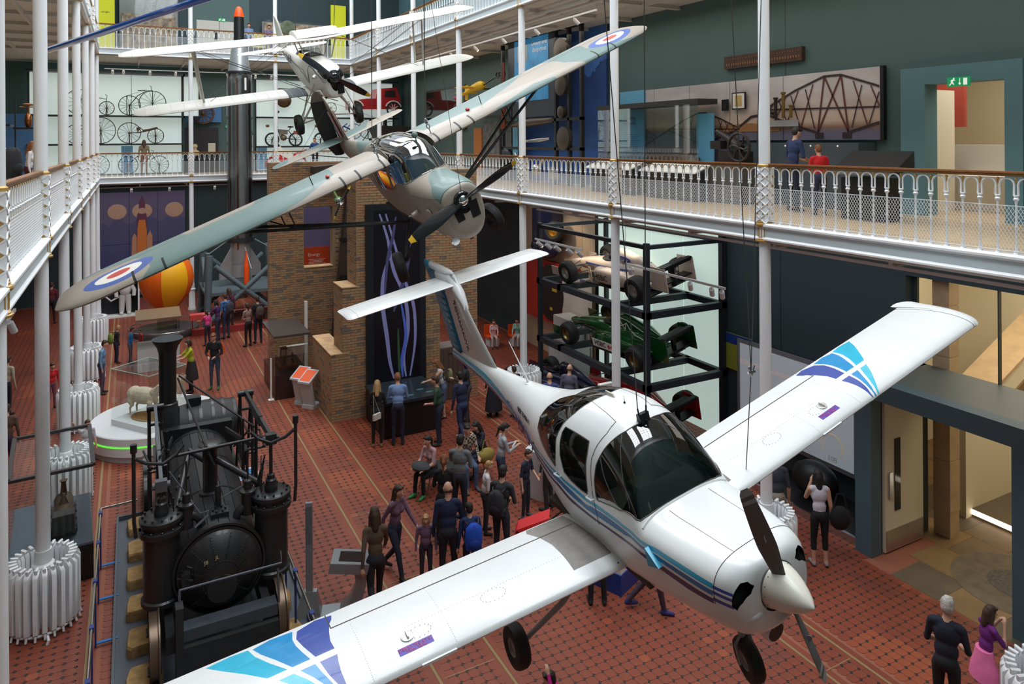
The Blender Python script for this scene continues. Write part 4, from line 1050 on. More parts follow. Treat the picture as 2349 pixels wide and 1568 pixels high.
# lifting eyes and cables
for s in (1, -1):
    e = Vector(AWG(s*.50, .30))
    m = MB(); m.tube([e, e+Vector((0, 0, .1))], .012, 6); m.tube([e+Vector((0, .03*cos(a), .13+.035*sin(a))) for a in frange(0, 2*pi, 10)[:-1]], .010, 6, 0, False, True); m.lathe([(.012, .17), (.03, .19), (.03, .25), (.012, .28)], 10, tuple(e)); part('lifting_eye', m, STEEL, au, True)
    p = AMW @ (e+Vector((0, 0, .28)))
    for d in (-.012, .05): cable('suspension_cable', p, p+Vector((d*1.2, .05, 12)), .005, WIRE, ('left' if d < 0 else 'right')+' wire of the pair over the '+('starboard' if s > 0 else 'port')+' wing root of the camouflaged aircraft', 'cables that carry the aircraft')
p = AMW @ Vector((.06, 0, .03)); cable('suspension_cable', p, (p.x-1.1, p.y+.9, p.z+9), .004, WIRE, 'thin slanting wire above the nose of the camouflaged aircraft', 'cables that carry the aircraft')
# ================================================================== white biplane
MMW = body_matrix(Matrix(((-0.0174, -0.9791, -0.2026, 4.504), (0.9746, 0.0287, -0.2223, 17.666), (0.2234, -0.2013, 0.9537, 9.3), (0, 0, 0, 1))))
bi = thing('biplane', 'white fabric covered biplane with black airscrew hanging nose down', 'aircraft', mw=MMW)
BW = mat('doped_white_fabric', (226, 224, 216), .45, noise_amt=.03, nscale=2); fm = fus(MOF)
usm = densify([.16, .17, .19, .22, .3, 1.0, 1.8, 2.2, 3.4, 6.7], .10)
CK1 = [(1.75, 0), (1.80, .15), (2.0, .2), (2.3, .2), (2.45, .12), (2.5, 0)]; CK1 += [(u, -v) for u, v in reversed(CK1[1:-1])]
CK2 = [(2.75, 0), (2.8, .15), (3.0, .2), (3.3, .2), (3.45, .12), (3.5, 0)]; CK2 += [(u, -v) for u, v in reversed(CK2[1:-1])]
nose = [(.16, -.22), (.5, -.30), (.75, -.28), (.85, -.15), (.85, .15), (.75, .28), (.5, .36), (.16, .36)]
g = surf(fm, usm, frange(-1, 1, 56), [(CK1, None), (CK2, None), ([(.16, .17), (.40, .24), (.62, .33), (.62, .37), (.40, .42), (.16, .48)], 1), ([(.16, -.17), (.40, -.24), (.62, -.33), (.62, -.37), (.40, -.42), (.16, -.48)], 1)])
spart('fuselage', g[''], [BW, BLACK], bi)
LN = mat('black_pinstripe', (40, 42, 44), .5)
for s in (1, -1):
    for d in (0, .022): 
        seam(fm, [(.17, s*(.50+d)), (.5, s*(.46+d)), (.72, s*(.42+d)), (.95, s*(.35+d)), (1.35, s*(.33+d)), (1.40+d*3, s*(.56+d)), (1.9, s*(.49+d)), (3.5, s*(.44+d)), (5.4, s*(.42+d))], .014, LN, bi, 'pinstripe')
seam(fm, CK1, .04, mat('cockpit_leather', (60, 60, 60), .7), bi, 'cockpit_coaming', closed=True); seam(fm, CK2, .04, mat('cockpit_leather', (60, 60, 60), .7), bi, 'cockpit_coaming', closed=True)
m = MB(); m.box(1.7, 3.5, -.28, .28, -.45, -.4); m.box(1.72, 1.76, -.28, .28, -.45, .25); m.box(2.55, 2.7, -.28, .28, -.4, .2); part('cockpit_well', m, INT, bi)
for x in (1.80, 2.80):
    m = MB(); m.hexa([(x, -.15, .34), (x, .15, .34), (x+.01, .15, .34), (x+.01, -.15, .34), (x+.08, -.12, .52), (x+.08, .12, .52), (x+.09, .12, .52), (x+.09, -.12, .52)]); part('windscreen', m, glass('small_screen', (.8, .85, .85), 1.2), bi)
    m = MB(); m.tube([(x, -.15, .34), (x+.085, -.12, .53), (x+.085, .12, .53), (x, .15, .34)], .008, 5); part('screen_frame', m, STEEL, bi)
m = MB(); m.box(.14, .19, -.20, -.04, -.42, -.12); part('radiator_opening', m, mat('intake_black', (14, 13, 13), .9), bi); m = MB(); m.box(.5, .62, .29, .33, -.40, -.32); m.ball((.48, .20, -.52), .035, 8); part('cowl_louvre', m, BLACK, bi)
m = MB(); m.tube([(.75, .28, .0), (.72, .36, .02), (.68, .40, -.02)], .04, 8); part('air_pipe', m, BW, bi, True)
prop(bi, None, ((-.81, -.60), (.785, .73)), .07, .20, .04, [PB_, PY], (45, 22), 21)
m = MB(); m.lathe([(.02, 0), (.05, .01), (.06, .05), (.11, .06), (.13, .09), (.13, .14), (.2, .17)], 20, (0, 0, 0), 0, 'x'); part('airscrew_hub', m, PB_, bi, True)
def ribwing(F, span, z, nm, walk=0):
    ul = densify([-span+.5, span-.5], .16); ul = [-span+.001, -span+.02, -span+.08, -span+.2, -span+.35]+ul+[span-.35, span-.2, span-.08, span-.02, span-.001]
    regs = []
    if walk: regs.append(([(.45, -.999), (.95, -.999), (.95, .999), (.45, .999)], 1)); regs.append(([(-.45, .1), (-.85, .1), (-.85, .999), (-.45, .999)], 1))
    g = surf(F, ul, vsw, regs); w = spart(nm, g[''], [BW, mat('walk_grey', (100, 106, 110), .8)], bi, ang=30)
    m = MB()
    for i in range(-15, 16):
        if i == 0: continue
        y = i*.285
        for t in range(2):
            pts = [Vector(F(y, (1 if t == 0 else -1)*q)) for q in (.05, .2, .4, .6, .8, .97)]; m.tube(pts, .006, 4)
    part('rib_tape', m, BW, w, True)['kind'] = 'stuff'; return w
ribwing(MUW, 4.57, .86, 'upper_wing'); ribwing(MLW, 4.54, -.6, 'lower_wing', 1)
m = MB(); m.loft([[(x, y, MUW(0, .5)[2]+h+.02) for x, h in ((1.15, -.04), (1.2, .05), (1.45, .12), (1.8, .11), (2.05, .04), (2.0, -.06), (1.3, -.08))] for y in (-.55, -.52, .52, .55)]); part('fuel_tank', m, mat('tank_white', (232, 230, 222), .35), bi, 40)
STR_ = mat('strut_grey_white', (190, 188, 178), .45)
for s in (1, -1):
    for x0, x1 in ((1.45, 1.75), (2.15, 2.40)):
        m = MB(); m.tube([(x1, s*2.95, -.47), (x0, s*2.95, .98)], .028, 8); part('interplane_strut', m, STR_, bi, True)
        m = MB(); m.tube([(x0+.05, s*.33, .30), (x0-.1, s*.5, .90)], .018, 6); part('cabane_strut', m, STR_, bi, True)
        m = MB()
        for a_, b_ in (((x1, s*2.95, -.45), (x0, s*.5, .92)), ((x1, s*.4, -.5), (x0, s*2.95, .95)), ((x1, s*.42, -.5), (x0, s*2.90, .95))): m.tube([a_, b_], .005, 4)
        part('bracing_wire', m, WIRE, bi)
    m = MB(); m.tube([(1.15, s*.28, -.55), (1.40, s*.70, -1.28)], .025, 8); m.tube([(2.0, s*.30, -.56), (1.44, s*.72, -1.28)], .020, 8); m.tube([(1.0, s*.32, -.2), (1.38, s*.74, -1.15)], .014, 6); part('gear_leg', m, STR_, bi, True)
    tyre('main_wheel', .27, .17, bi, (1.44, s*.80, -1.324), 'y', (RUBBER, BLACK), .5)
m = MB(); m.tube([(1.44, -.78, -1.32), (1.44, 0, -1.20), (1.44, .78, -1.32)], .022, 8); part('axle', m, STR_, bi, True)
ulm = densify([-1.25, 1.25], .12); g = surf(MHT, [-1.419, -1.40, -1.35]+ulm+[1.35, 1.40, 1.419], vsw); spart('tailplane', g[''], BW, bi)
m = MB(); 
for s in (1, -1): m.tube([(6.1, s*.1, .1), (6.3, s*.9, .08)], .001, 4); m.tube([(6.2, s*.04, -.15), (6.2, s*.9, .05)], .014, 5); 
part('tail_strut', m, STR_, bi)
rings = []
for z, x0, x1 in ((-.1, 6.0, 6.9), (.1, 5.65, 7.05), (.35, 5.85, 7.15), (.6, 6.15, 7.18), (.85, 6.45, 7.16), (1.0, 6.72, 7.12), (1.08, 6.95, 7.06)):
    ring = []
    for j in range(16):
        t = 1-j/8 if j <= 8 else -(j-8)/8; x = abs(t)**1.5; y = .03*(1-x)**.6*min(1, x*9+.1); ring.append((x0+x*(x1-x0), y if t > 0 else -y, z))
    rings.append(ring)
m = MB(); m.loft(rings); part('fin_and_rudder', m, BW, bi, 45)
m = MB()
for z in (.24, .28): m.tube([(5.85, .05, z), (6.4, .035, z), (7.08, .012, z)], .006, 4)
part('fin_line', m, LN, bi)
GRY = mat('registration_grey', (66, 72, 78), .5)
c_ = Vector(fm(4.15, .45)); a_ = Vector(fm(4.6, .45)); b_ = Vector(fm(3.7, .45)); ax = (b_-a_).normalized(); up = Vector(fm(4.15, .43))-c_; nn = ax.cross(up).normalized(); up = nn.cross(ax)
o = text('registration', 'G-ACYR', .34, bi, GRY, mw=frame(c_+nn*.012, ax, up, nn)); o['label'] = 'dark registration letters'
for s, dx in ((1, -.5), (-1, .55)):
    p = MMW @ Vector((1.5, s*.5, 1.0))
    for k in (0, 1): cable('suspension_cable', p, p+Vector((dx*(.25+.5*k), 0, 9)), .006, WIRE, ['inner', 'outer'][k]+' steel cable above the '+('left' if s > 0 else 'right')+' of the biplane fuel tank', 'cables that carry the aircraft')
# ================================================================== steam locomotive (beam engine on wheels) in front left
LB = mat('locomotive_black', (34, 35, 37), .42, noise_amt=.15, nscale=3, bump=.15, bscale=30, coat=.15)
LW = mat('blackened_boards', (44, 45, 47), .55, noise_amt=.2, nscale=6, bump=.3, bscale=25); LI = mat('grey_iron_rod', (92, 96, 102), .4, metal=.3); BRZ = mat('worn_tread', (120, 100, 84), .35, metal=.6)
lo = thing('steam_locomotive', 'black early steam locomotive with tall chimney, riveted boiler and overhead beams', 'locomotive', (1.13, 11.6, 0))
def LP(name, m, mm=LB, smooth=True, par=None, **k): return part(name, m, mm, par or lo, smooth, **k)
bz = 1.36; br = .62
m = MB(); m.lathe([(br-.02, 0), (br-.02, 4.2)], 40, (.04, .0, bz), 0, 'y'); boiler = LP('boiler', m)
for i in range(26):
    a = 2*pi*i/26; w = 2*pi*(br-.005)/26*.94/2; m = MB()
    ca, sa = cos(a), sin(a)
    if sa < -.55: continue
    P = []
    for yy in (.10, 4.15):
        for t, rr in ((-w, br-.03), (w, br-.03), (w, br+.004), (-w, br+.004)): P.append((.04+ca*rr-sa*t, yy, bz+sa*rr+ca*t))
    m.hexa([P[0], P[1], P[5], P[4], P[3], P[2], P[6], P[7]]); part('lagging_plank', m, LW, boiler)
m = MB(); m.lathe([(br+.0, .02), (br+.035, .02), (br+.035, .09), (br, .09)], 40, (.04, 0, bz), 0, 'y', False)
for yy in (1.4, 2.8, 4.0): m.lathe([(br+.002, yy), (br+.014, yy), (br+.014, yy+.06), (br+.002, yy+.06)], 40, (.04, 0, bz), 0, 'y', False)
LP('boiler_band', m)
m = MB(); m.lathe([(.001, -.24), (.22, -.21), (.40, -.13), (.53, -.04), (.60, .03), (.61, .08)], 40, (.04, 0, bz), 0, 'y'); dome = LP('boiler_end', m)
m = MB()
def dy(r): return -.24*max(0, 1-(r/.62)**2)**.8-.008
for k in range(12):
    a = 2*pi*k/12+.26
    for i in range(9): r = .27+.035*i; m.ball((.04+r*cos(a), dy(r), bz+r*sin(a)), .011, 6)
for i in range(34): a = 2*pi*i/34; m.ball((.04+.26*cos(a), dy(.26), bz-.05+.26*sin(a)), .012, 6)
LP('rivet', m, par=dome)['kind'] = 'stuff'
m = MB(); m.lathe([(.001, 0), (.20, 0), (.22, .02)], 28, (.04, -.235, bz-.18), 0, 'y'); LP('flue_door', m, par=dome)
LT = mat('gold_initials', (170, 150, 96), .5)
for s_, x in (('JL', -.02), ('JB', -.17)): text('initials', s_, .07, dome, LT, loc=(x, dy(.25)-.004, bz+.27+(x+.1)*.25), rot=(radians(66), 0, 0))
# upright cylinders with flanges, bolts and glands
for s in (-1, 1):
    x = .04+s*.78; y = .25
    m = MB(); m.lathe([(.26, .98), (.28, 1.0), (.28, 1.06), (.25, 1.08), (.25, 1.98), (.30, 2.0), (.31, 2.03), (.31, 2.08), (.26, 2.10), (.26, 2.16), (.30, 2.18), (.30, 2.23), (.27, 2.25)], 28, (x, y, 0)); cyl_ = LP('cylinder', m)
    m = MB()
    for i in range(12): a = 2*pi*i/12; m.lathe([(.018, 2.08), (.018, 2.11), (.008, 2.12)], 6, (x+.285*cos(a), y+.285*sin(a), 0)); m.lathe([(.016, 2.25), (.016, 2.28)], 6, (x+.25*cos(a), y+.25*sin(a), 0))
    for i in range(24): m.ball((x-.25*s*.6, y-.25*.8, 1.1+.036*i), .012, 5)
    LP('flange_bolt', m, par=cyl_)['kind'] = 'stuff'
    m = MB(); m.lathe([(.10, 2.25), (.10, 2.33), (.085, 2.35), (.085, 2.42), (.06, 2.44), (.06, 2.50), (.03, 2.52)], 16, (x, y, 0)); LP('gland', m, par=cyl_)
    m = MB(); m.lathe([(.10, 1.95), (.10, 2.27), (.12, 2.28), (.12, 2.31), (.06, 2.33), (.06, 2.46), (.03, 2.48)], 14, (x-s*.34, y+.05, 0)); LP('valve_chest', m)
    zc = 3.0 if s > 0 else 2.62
    m = MB(); m.tube([(x, y, 2.45), (x, y, zc)], .028, 10); m.tube([(x-s*.34, y+.05, 2.4), (x-s*.34, y+.05, 2.95)], .014, 8); LP('piston_rod', m, LB)
    m = MB(); m.box(x-.08, x+.08, y-.06, y+.06, zc-.02, zc+.14); m.tube([(x-.12, y, zc+.06), (x+.12, y, zc+.06)], .05, 12); LP('crosshead', m, LI if s < 0 else LB)
    m = MB(); m.tube([(x+s*.34, y-.12, 2.05), (x+s*.36, y-.12, 2.3), (x+s*.36, y-.12, 3.28), ], .026, 8); m.tube([(x+s*.36, y-.12, 3.28), (x+s*.36, y-.12, 3.40)], .045, 8); LP('guide_column', m)
    m = MB(); m.tube([(x+s*.36, y-.12, 3.20), (x+s*.2, y-.14, 3.10), (x-s*.02, y-.12, 3.04), (x-s*.2, y-.06, 3.12), (x-s*.3, y, 3.22)], .026, 8); LP('curved_arm', m)
    # the beam with its A-frame
    e0 = Vector((x, y, zc+.08)); e1 = Vector((x, 3.05, 2.92))
    m = MB(); m.bar(e0, e1, .05, .11); m.bar(e0+(e1-e0)*.35+Vector((0, 0, -.02)), e0+(e1-e0)*.65+Vector((0, 0, -.02)), .06, .17); LP('beam', m, LI if s < 0 else LB)
    m = MB(); m.tube([e1+Vector((-.14, 0, 0)), e1+Vector((.14, 0, 0))], .06, 12); m.tube([e1+Vector((-.13, 0, -.30)), e1+Vector((.13, 0, -.30))], .03, 8); LP('beam_bearing', m)
    m = MB()
    for dx in (-.1, .1): m.tube([e1+Vector((dx, 0, 0)), (x+dx, 3.05, 2.6), (x+dx, 2.35, 1.0)], .030, 8); m.tube([e1+Vector((dx, 0, 0)), (x+dx, 3.75, 1.0)], .026, 8)
    m.tube([(x-.1, 2.6, 1.6), (x-.1, 3.4, 1.6)], .02, 8); m.tube([(x-.1, 2.45, 2.0), (x+.1, 2.45, 2.0)], .02, 8); LP('beam_frame', m)
    m = MB(); m.tube([(x, 1.75, 2.9 if s > 0 else 2.75), (x, 1.75, .75)], .026, 8); m.tube([(x-s*.14, 1.25, 2.8), (x-s*.14, 1.25, .8)], .018, 8); m.tube([(x-.16, 1.75, 2.35), (x+.16, 1.75, 2.35)], .022, 8); LP('connecting_rod', m)
    m = MB(); m.bar((x-s*.05, 1.9, 2.35), (x-s*.3, 3.6, 2.1), .03, .08); m.tube([(x, .9, 2.85), (x-s*.1, 2.0, 2.55), (x-s*.1, 3.0, 2.5)], .018, 8); m.tube([(x+s*.2, 2.7, 2.3), (x+s*.1, 1.5, 2.45)], .02, 6); LP('parallel_rod', m)
    for k, yy in enumerate((.45, 1.75, 3.1)):
        t = bpy.data.objects.new('driving_wheel', None); COL.objects.link(t); t.parent = lo; t.location = (.0+s*.86, yy-.55, .56)
        m = MB(); m.lathe([(.40, -.055), (.45, -.06), (.45, .045), (.49, .055), (.49, .075), (.40, .075)], 36, (0, 0, 0), 0, 'x', False); part('wheel_tyre', m, BRZ if k == 0 else LB, t, True)
        m = MB(); m.lathe([(.001, -.05), (.10, -.05), (.10, .06), (.001, .06)], 16, (0, 0, 0), 0, 'x')
        for i in range(8): a = 2*pi*i/8; m.bar((0, .08*cos(a), .08*sin(a)), (0, .41*cos(a), .41*sin(a)), .05, .07, up=(1, 0, 0))
        part('wheel_spokes', m, LB, t)
# pipes, valves, dome between the cylinders
m = MB(); m.lathe([(.17, 1.95), (.17, 2.0), (.115, 2.02), (.115, 2.74), (.13, 2.76)], 20, (.02, 1.25, 0)); m.lathe([(.18, 2.76), (.19, 2.78), (.16, 2.80)], 20, (.02, 1.25, 0)); LP('steam_stack', m)
m = MB(); m.tube([(.08, 1.25, 2.52), (.74, .55, 2.22)], .052, 12); m.tube([(-.05, 1.28, 2.5), (-.25, 1.75, 2.52), (-.30, 1.6, 2.45), (-.52, .45, 2.20)], .052, 12); m.lathe([(.085, -.02), (.085, .03)], 14, (-.38, 1.2, 2.33)); LP('steam_pipe', m)
m = MB(); m.tube([(.62, .35, 2.12), (.45, .30, 2.10), (.33, .28, 2.0), (.30, .28, 1.9)], .065, 14); LP('elbow_pipe', m); m = MB(); m.tube([(-.48, .35, 2.12), (-.33, .30, 2.14), (-.22, .28, 2.05), (-.19, .28, 1.93)], .065, 14); LP('elbow_pipe', m)
m = MB(); m.lathe([(.10, 1.96), (.12, 1.99), (.06, 2.02), (.045, 2.12), (.05, 2.28), (.03, 2.36)], 12, (.07, .55, 0)); m.box(-.06, .20, .28, .50, 1.97, 2.05)
for i in range(6): a = i*pi/3; m.ball((.07+.09*cos(a), .4+.09*sin(a), 2.07), .02, 6)
LP('safety_valve', m)
m = MB(); m.tube([(.07, .52, 2.16), (.45, .60, 2.26), (.45, .60, 2.36)], .010, 6); m.tube([(-.62, .6, 2.72), (-.22, .15, 2.18), (-.1, .13, 2.20)], .011, 6); m.tube([(.72, .55, 2.7), (.70, .5, 2.15), (.58, .45, 2.13)], .010, 6); m.tube([(-.3, .12, 2.0), (-.10, .2, 2.1)], .02, 6); LP('hand_lever', m, LI)
m = MB(); m.tube([(-.52, 1.0, 2.78), (.78, 1.05, 2.80)], .026, 10); m.tube([(-.30, 4.2, 3.05), (-.05, 1.05, 2.80), (0.06, .98, 2.5)], .02, 8); m.tube([(-.28, 4.2, 3.1), (.9, 1.9, 2.6)], .018, 8); m.tube([(.78, 1.05, 2.8), (.78, .25, 3.05)], .022, 8); LP('stay_rod', m)
for s in (-1, 1):
    m = MB()
    for k in range(5): m.tube([(.04+s*.62, .15+.1*k, 2.3), (.04+s*(.62+.03*k), .15+.1*k, 2.5+.05*k)], .012, 6)
    for k in range(3): m.lathe([(.03, 0), (.045, .02), (.045, .05), (.02, .07)], 8, (.04+s*.50, .5+.45*k, 2.25-.1*k))
    m.box(.04+s*.66-.05, .04+s*.66+.05, 2.2, 2.9, 1.9, 2.15); m.tube([(.04+s*.62, 2.2, 2.1), (.04+s*.62, 2.2, 2.75)], .02, 6); m.tube([(.04+s*.55, 2.9, 2.0), (.04+s*.70, 2.0, 2.6)], .02, 6)
    LP('valve_gear', m)
# chimney with capped flare, furnace end box and water barrel behind
m = MB(); m.lathe([(.23, 1.3), (.22, 2.35), (.19, 2.40), (.185, 2.48), (.16, 2.50), (.165, 3.50), (.20, 3.62), (.275, 3.74), (.29, 3.78)], 32, (-.47, 4.55, 0)); ch = LP('chimney', m)
m = MB(); m.lathe([(.285, 3.77), (.29, 3.785)], 32, (-.47, 4.55, 0)); LP('chimney_cap', m, mat('mesh_cap', (60, 66, 68), .8), par=ch)
m = MB()
for i in range(9): u = -.24+.06*i; h = sqrt(.27**2-u*u); m.tube([(-.47-h, 4.55+u, 3.792), (-.47+h, 4.55+u, 3.792)], .004, 4)
LP('cap_bar', m, DGREY, par=ch)['kind'] = 'stuff'
m = MB(); m.box(-.62, .70, 4.15, 4.35, .7, 2.05); LP('firebox_plate', m, smooth=False)
wbx = thing('water_barrel', None, None); wbx.parent = lo; wbx.location = (.30, 5.3, 1.62)
m = MB(); m.lathe([(.40, -.62), (.47, -.61), (.52, -.3), (.535, 0), (.52, .3), (.47, .61), (.40, .62)], 36, (0, 0, 0), 0, 'x'); part('barrel_body', m, LW, wbx, True)
m = MB()
for x in (-.56, -.33, -.12, .12, .33, .56): r = .535-.06*(x/.6)**2+.004; m.lathe([(r, x-.03), (r+.006, x-.03), (r+.006, x+.03), (r, x+.03)], 36, (0, 0, 0), 0, 'x', False)
part('barrel_hoop', m, LB, wbx, True)
m = MB(); m.box(-.38, -.10, -.16, .10, .46, .68); m.T = None; part('filler_box', m, LB, wbx); m = MB(); m.box(-.35, -.13, -.13, .07, .66, .683); part('filler_opening', m, BLACK, wbx)
m = MB(); m.box(-.70, .80, 4.4, 6.4, .85, .98); m.box(-.6, .9, 4.5, 6.2, .6, .86); LP('tender_frame', m, smooth=False)
for s in (-1, 1):
    for yy in (4.95, 6.0):
        m = MB(); m.lathe([(.30, -.05), (.42, -.05), (.42, .05), (.30, .05)], 30, (s*.86+.0, yy, .5), 0, 'x'); LP('tender_wheel', m)
m = MB()
for s in (-1, 1): m.box(s*.66-.06, s*.66+.06, -.5, 4.4, .62, .86)
LP('side_frame', m, LW, False)
m = MB(); m.box(-.56, .78, -.52, -.28, .74, .90); LP('buffer_beam', m, mat('slate_timber', (70, 76, 84), .5, noise_amt=.15), False)
m = MB(); m.box(-.56, .78, -.60, -.50, .12, .70); m.box(-.6, -.5, -.65, -.45, .1, 1.3); LP('dropped_panel', m, LW, False)
m = MB(); m.tube([(-.54, -.50, .9), (-.54, -.42, 1.36), (-.54, -.40, 1.42)], .018, 8); m.tube([(-.54, -.40, 1.42), (.86, -.40, 1.42), (.86, -.30, 1.55)], .016, 8); m.tube([(.80, -.5, .9), (.80, -.42, 1.36)], .018, 8); LP('front_rail', m, LI)
m = MB(); m.box(-.5, -.38, -.2, .0, 1.3, 1.5); m.tube([(-.55, -.1, 1.42), (-.35, -.25, 1.42)], .02, 8); m.tube([(-.5, -.1, 1.5), (-.42, -.2, 1.62), (-.36, -.24, 1.6)], .012, 6); LP('water_cock', m)
# track bed of grey board with sandstone sleepers and rails
tb = thing('track_bed', 'grey display bed with rough sandstone sleepers and rails under the locomotive', 'track', (1.13, 11.6, 0))
m = MB(); m.box(-1.40, -1.36, -3.2, 5.1, 0, .14); m.box(-1.36, 1.40, -3.2, 5.1, 0, .05); m.box(1.36, 1.40, -3.2, 5.1, 0, .14); m.box(-1.40, 1.40, 5.1, 5.14, 0, .14); part('bed', m, mat('blue_grey_board', (88, 94, 102), .6), tb)
m = MB(); 
for s in (-1, 1): m.box(s*.86-.03, s*.86+.05, -3.2, 7.0, .20, .26)
part('rail', m, LB, tb)
rs = random.Random(4)
for s in (-1, 1):
    for i in range(9):
        cy_ = -2.9+.93*i; P = []; n = 12
        for j in range(n):
            a = 2*pi*j/n; rx = .23*(abs(cos(a))**.35)*(1 if cos(a) > 0 else -1); ry = .26*(abs(sin(a))**.35)*(1 if sin(a) > 0 else -1); P.append((s*.98+rx+rs.uniform(-.02, .02), cy_+ry+rs.uniform(-.02, .02)))
        m = MB(); m.loft([[(a, b, .05) for a, b in P], [(a, b, .17) for a, b in P], [(s*.98+(a-s*.98)*.93, cy_+(b-cy_)*.93, .205+rs.uniform(-.004, .004)) for a, b in P]])
        part('stone_sleeper', m, [mat('sleeper_sandstone', (178, 142, 92), .85, noise_amt=.3, nscale=9, bump=.8, bscale=30)], tb, 30)
        m = MB(); m.box(s*.86-.08, s*.86+.10, cy_-.10, cy_+.10, .19, .225); m.box(s*.86-.06, s*.86-.02, cy_-.05, cy_+.05, .22, .28); part('rail_chair', m, LB, tb)
# barrier rails with blue straps
SR = mat('polished_rail', (196, 190, 180), .2, metal=.9); BLS = mat('blue_strap', (30, 120, 196), .5); BLD = mat('dark_blue_post', (36, 60, 130), .5)
def barrier(x, y0, y1, ys, label, back=None):
    t = thing('barrier_rail', label, 'railing', (x, y0, 0)); P = [(0, 0, 1.0), (0, y1-y0, 1.0)]
    if back: P += [(back-x, y1-y0+.05, 1.0)]
    m = MB(); m.tube(P, .022, 10); part('handrail', m, SR, t, True)
    sd = 1 if x < 1 else -1
    for yy in ys:
        m = MB(); m.box(sd*.0-.012, sd*.0+.012+.06*sd*0, yy-y0-.03, yy-y0+.03, 0, .98); m.box(-.03, .03, yy-y0-.045, yy-y0+.045, .95, 1.03); part('post', m, BLD, t)
        m = MB(); m.box(min(0, sd*.30), max(0, sd*.30), yy-y0-.025, yy-y0+.025, .045, .06); part('floor_strap', m, BLS, t)
    return t
barrier(-.50, 8.2, 15.3, (9.3, 10.45, 11.6, 12.8, 14.0, 15.1), 'steel rail on blue posts at the left of the locomotive track bed', .1)
barrier(2.27, 8.2, 15.3, (9.3, 10.45, 11.6, 12.4, 14.0, 15.1), 'steel rail on blue posts between locomotive and grey sign post')
t = thing('blue_label', 'small blue hexagonal label on white board behind the locomotive', 'sign', (2.1, 15.7, .9), 0)
m = MB(); m.prism([(-.2, -.10), (.2, -.16), (.24, 0), (.2, .12), (-.2, .16)], .02, 0, 'y'); part('label_board', m, mat('label_white', (230, 232, 234), .5), t, rot=(radians(-50), 0, 0)); m = MB(); m.prism([(-.12, -.09), (.18, -.12), (.21, 0), (.18, .09), (-.12, .11)], .006, 0, 'y', -.006); part('label_face', m, mat('label_blue', (30, 130, 200), .5), t, rot=(radians(-50), 0, 0)); m = MB(); m.tube([(0, .02, -.9), (0, .02, 0)], .02, 8); part('label_post', m, DGREY, t)
# ================================================================== brick engine house with tall screen
BRK = [mat('yellow_stock_brick', (160, 130, 96), .85, noise_amt=.2, nscale=8, bump=.3), mat('orange_stock_brick', (168, 124, 90), .85, noise_amt=.2, nscale=8, bump=.3), mat('grey_burnt_brick', (118, 106, 96), .85, noise_amt=.2, nscale=8, bump=.3)]
MOR = mat('lime_mortar', (150, 128, 100), .9)
eh = thing('brick_engine_house', 'tall stepped yellow brick wall structure with a tall dark video screen', 'building', (4.88, 19.85, 0))
rb = random.Random(11); BM = []
for k in range(3): BM.append(MB().box(0, .215, -.006, .05, 0, .065).mesh('brick', BRK[k]))
EH_O = Vector((4.88, 19.85, 0)); core = MB(); fieldb = MB(); nb = [0]
def bwall(a, b, z0, z1, ind=False, holes=()):
    """brick skin on the vertical face a->b; the outside is on the right-hand side walking a->b reversed"""
    a, b = Vector((*a, 0)), Vector((*b, 0)); L = (b-a).length; d = (b-a)/L; ang = atan2(d.y, d.x); n = Vector((d.y, -d.x, 0))
    rows = int(round((z1-z0)/.0775))
    for r in range(rows):
        x = -(.1125 if r % 2 else 0); z = z0+r*.0775+.005
        while x < L-.02:
            x0 = max(x, 0); x1 = min(x+.215, L); x += .225
            if x1-x0 < .03: continue
            if any(h[0] < x1 and h[1] > x0 and h[2] < z+.065 and h[3] > z for h in holes): continue
            q = rb.random(); k = 2 if q < .14 else (1 if q < .5 else 0)
            p = a+d*x0-EH_O+n*rb.uniform(-.002, .004)
            if ind and nb[0] < 290 and x1-x0 > .2:
                o = link('brick', BM[k], eh, (p.x, p.y, z), (0, 0, ang)); nb[0] += 1
            else:
                c = []
                for zz in (z, z+.065):
                    for (u, v) in ((0, .006), (x1-x0, .006), (x1-x0, -.05), (0, -.05)): w = p+d*u+n*v; c.append((w.x, w.y, zz))
                fieldb.hexa(c, k)
def cbox(x0, x1, y0, y1, z0, z1): core.box(x0-EH_O.x, x1-EH_O.x, y0-EH_O.y, y1-EH_O.y, z0, z1)
bwall((4.88, 22.1), (4.88, 19.85), 0, 1.86, True); bwall((4.88, 19.85), (5.2, 19.85), 0, 1.86, True)
bwall((5.2, 19.85), (5.6, 19.85), 0, 3.68, True); bwall((5.6, 19.85), (5.87, 19.85), 0, 7.2); bwall((5.2, 20.8), (5.2, 19.85), 1.86, 3.68); bwall((5.6, 20.8), (5.6, 19.85), 3.68, 7.2)
cbox(4.885, 5.9, 19.86, 20.8, 0, 1.85); cbox(4.885, 5.4, 20.8, 22.1, 0, 1.85); cbox(5.205, 5.9, 19.86, 20.8, 1.85, 3.67); cbox(5.605, 5.9, 19.86, 20.8, 3.67, 7.2)
BY = 25.3
bwall((4.15, BY), (7.6, BY), 0, 7.05, False, [(1.15, 2.15, 3.40, 5.48)]); cbox(4.155, 5.3, BY+.01, BY+.4, 0, 7.05); cbox(6.3, 7.6, BY+.01, BY+.4, 0, 7.05); cbox(5.3, 6.3, BY+.01, BY+.4, 0, 3.4); cbox(5.3, 6.3, BY+.01, BY+.4, 5.48, 7.05)
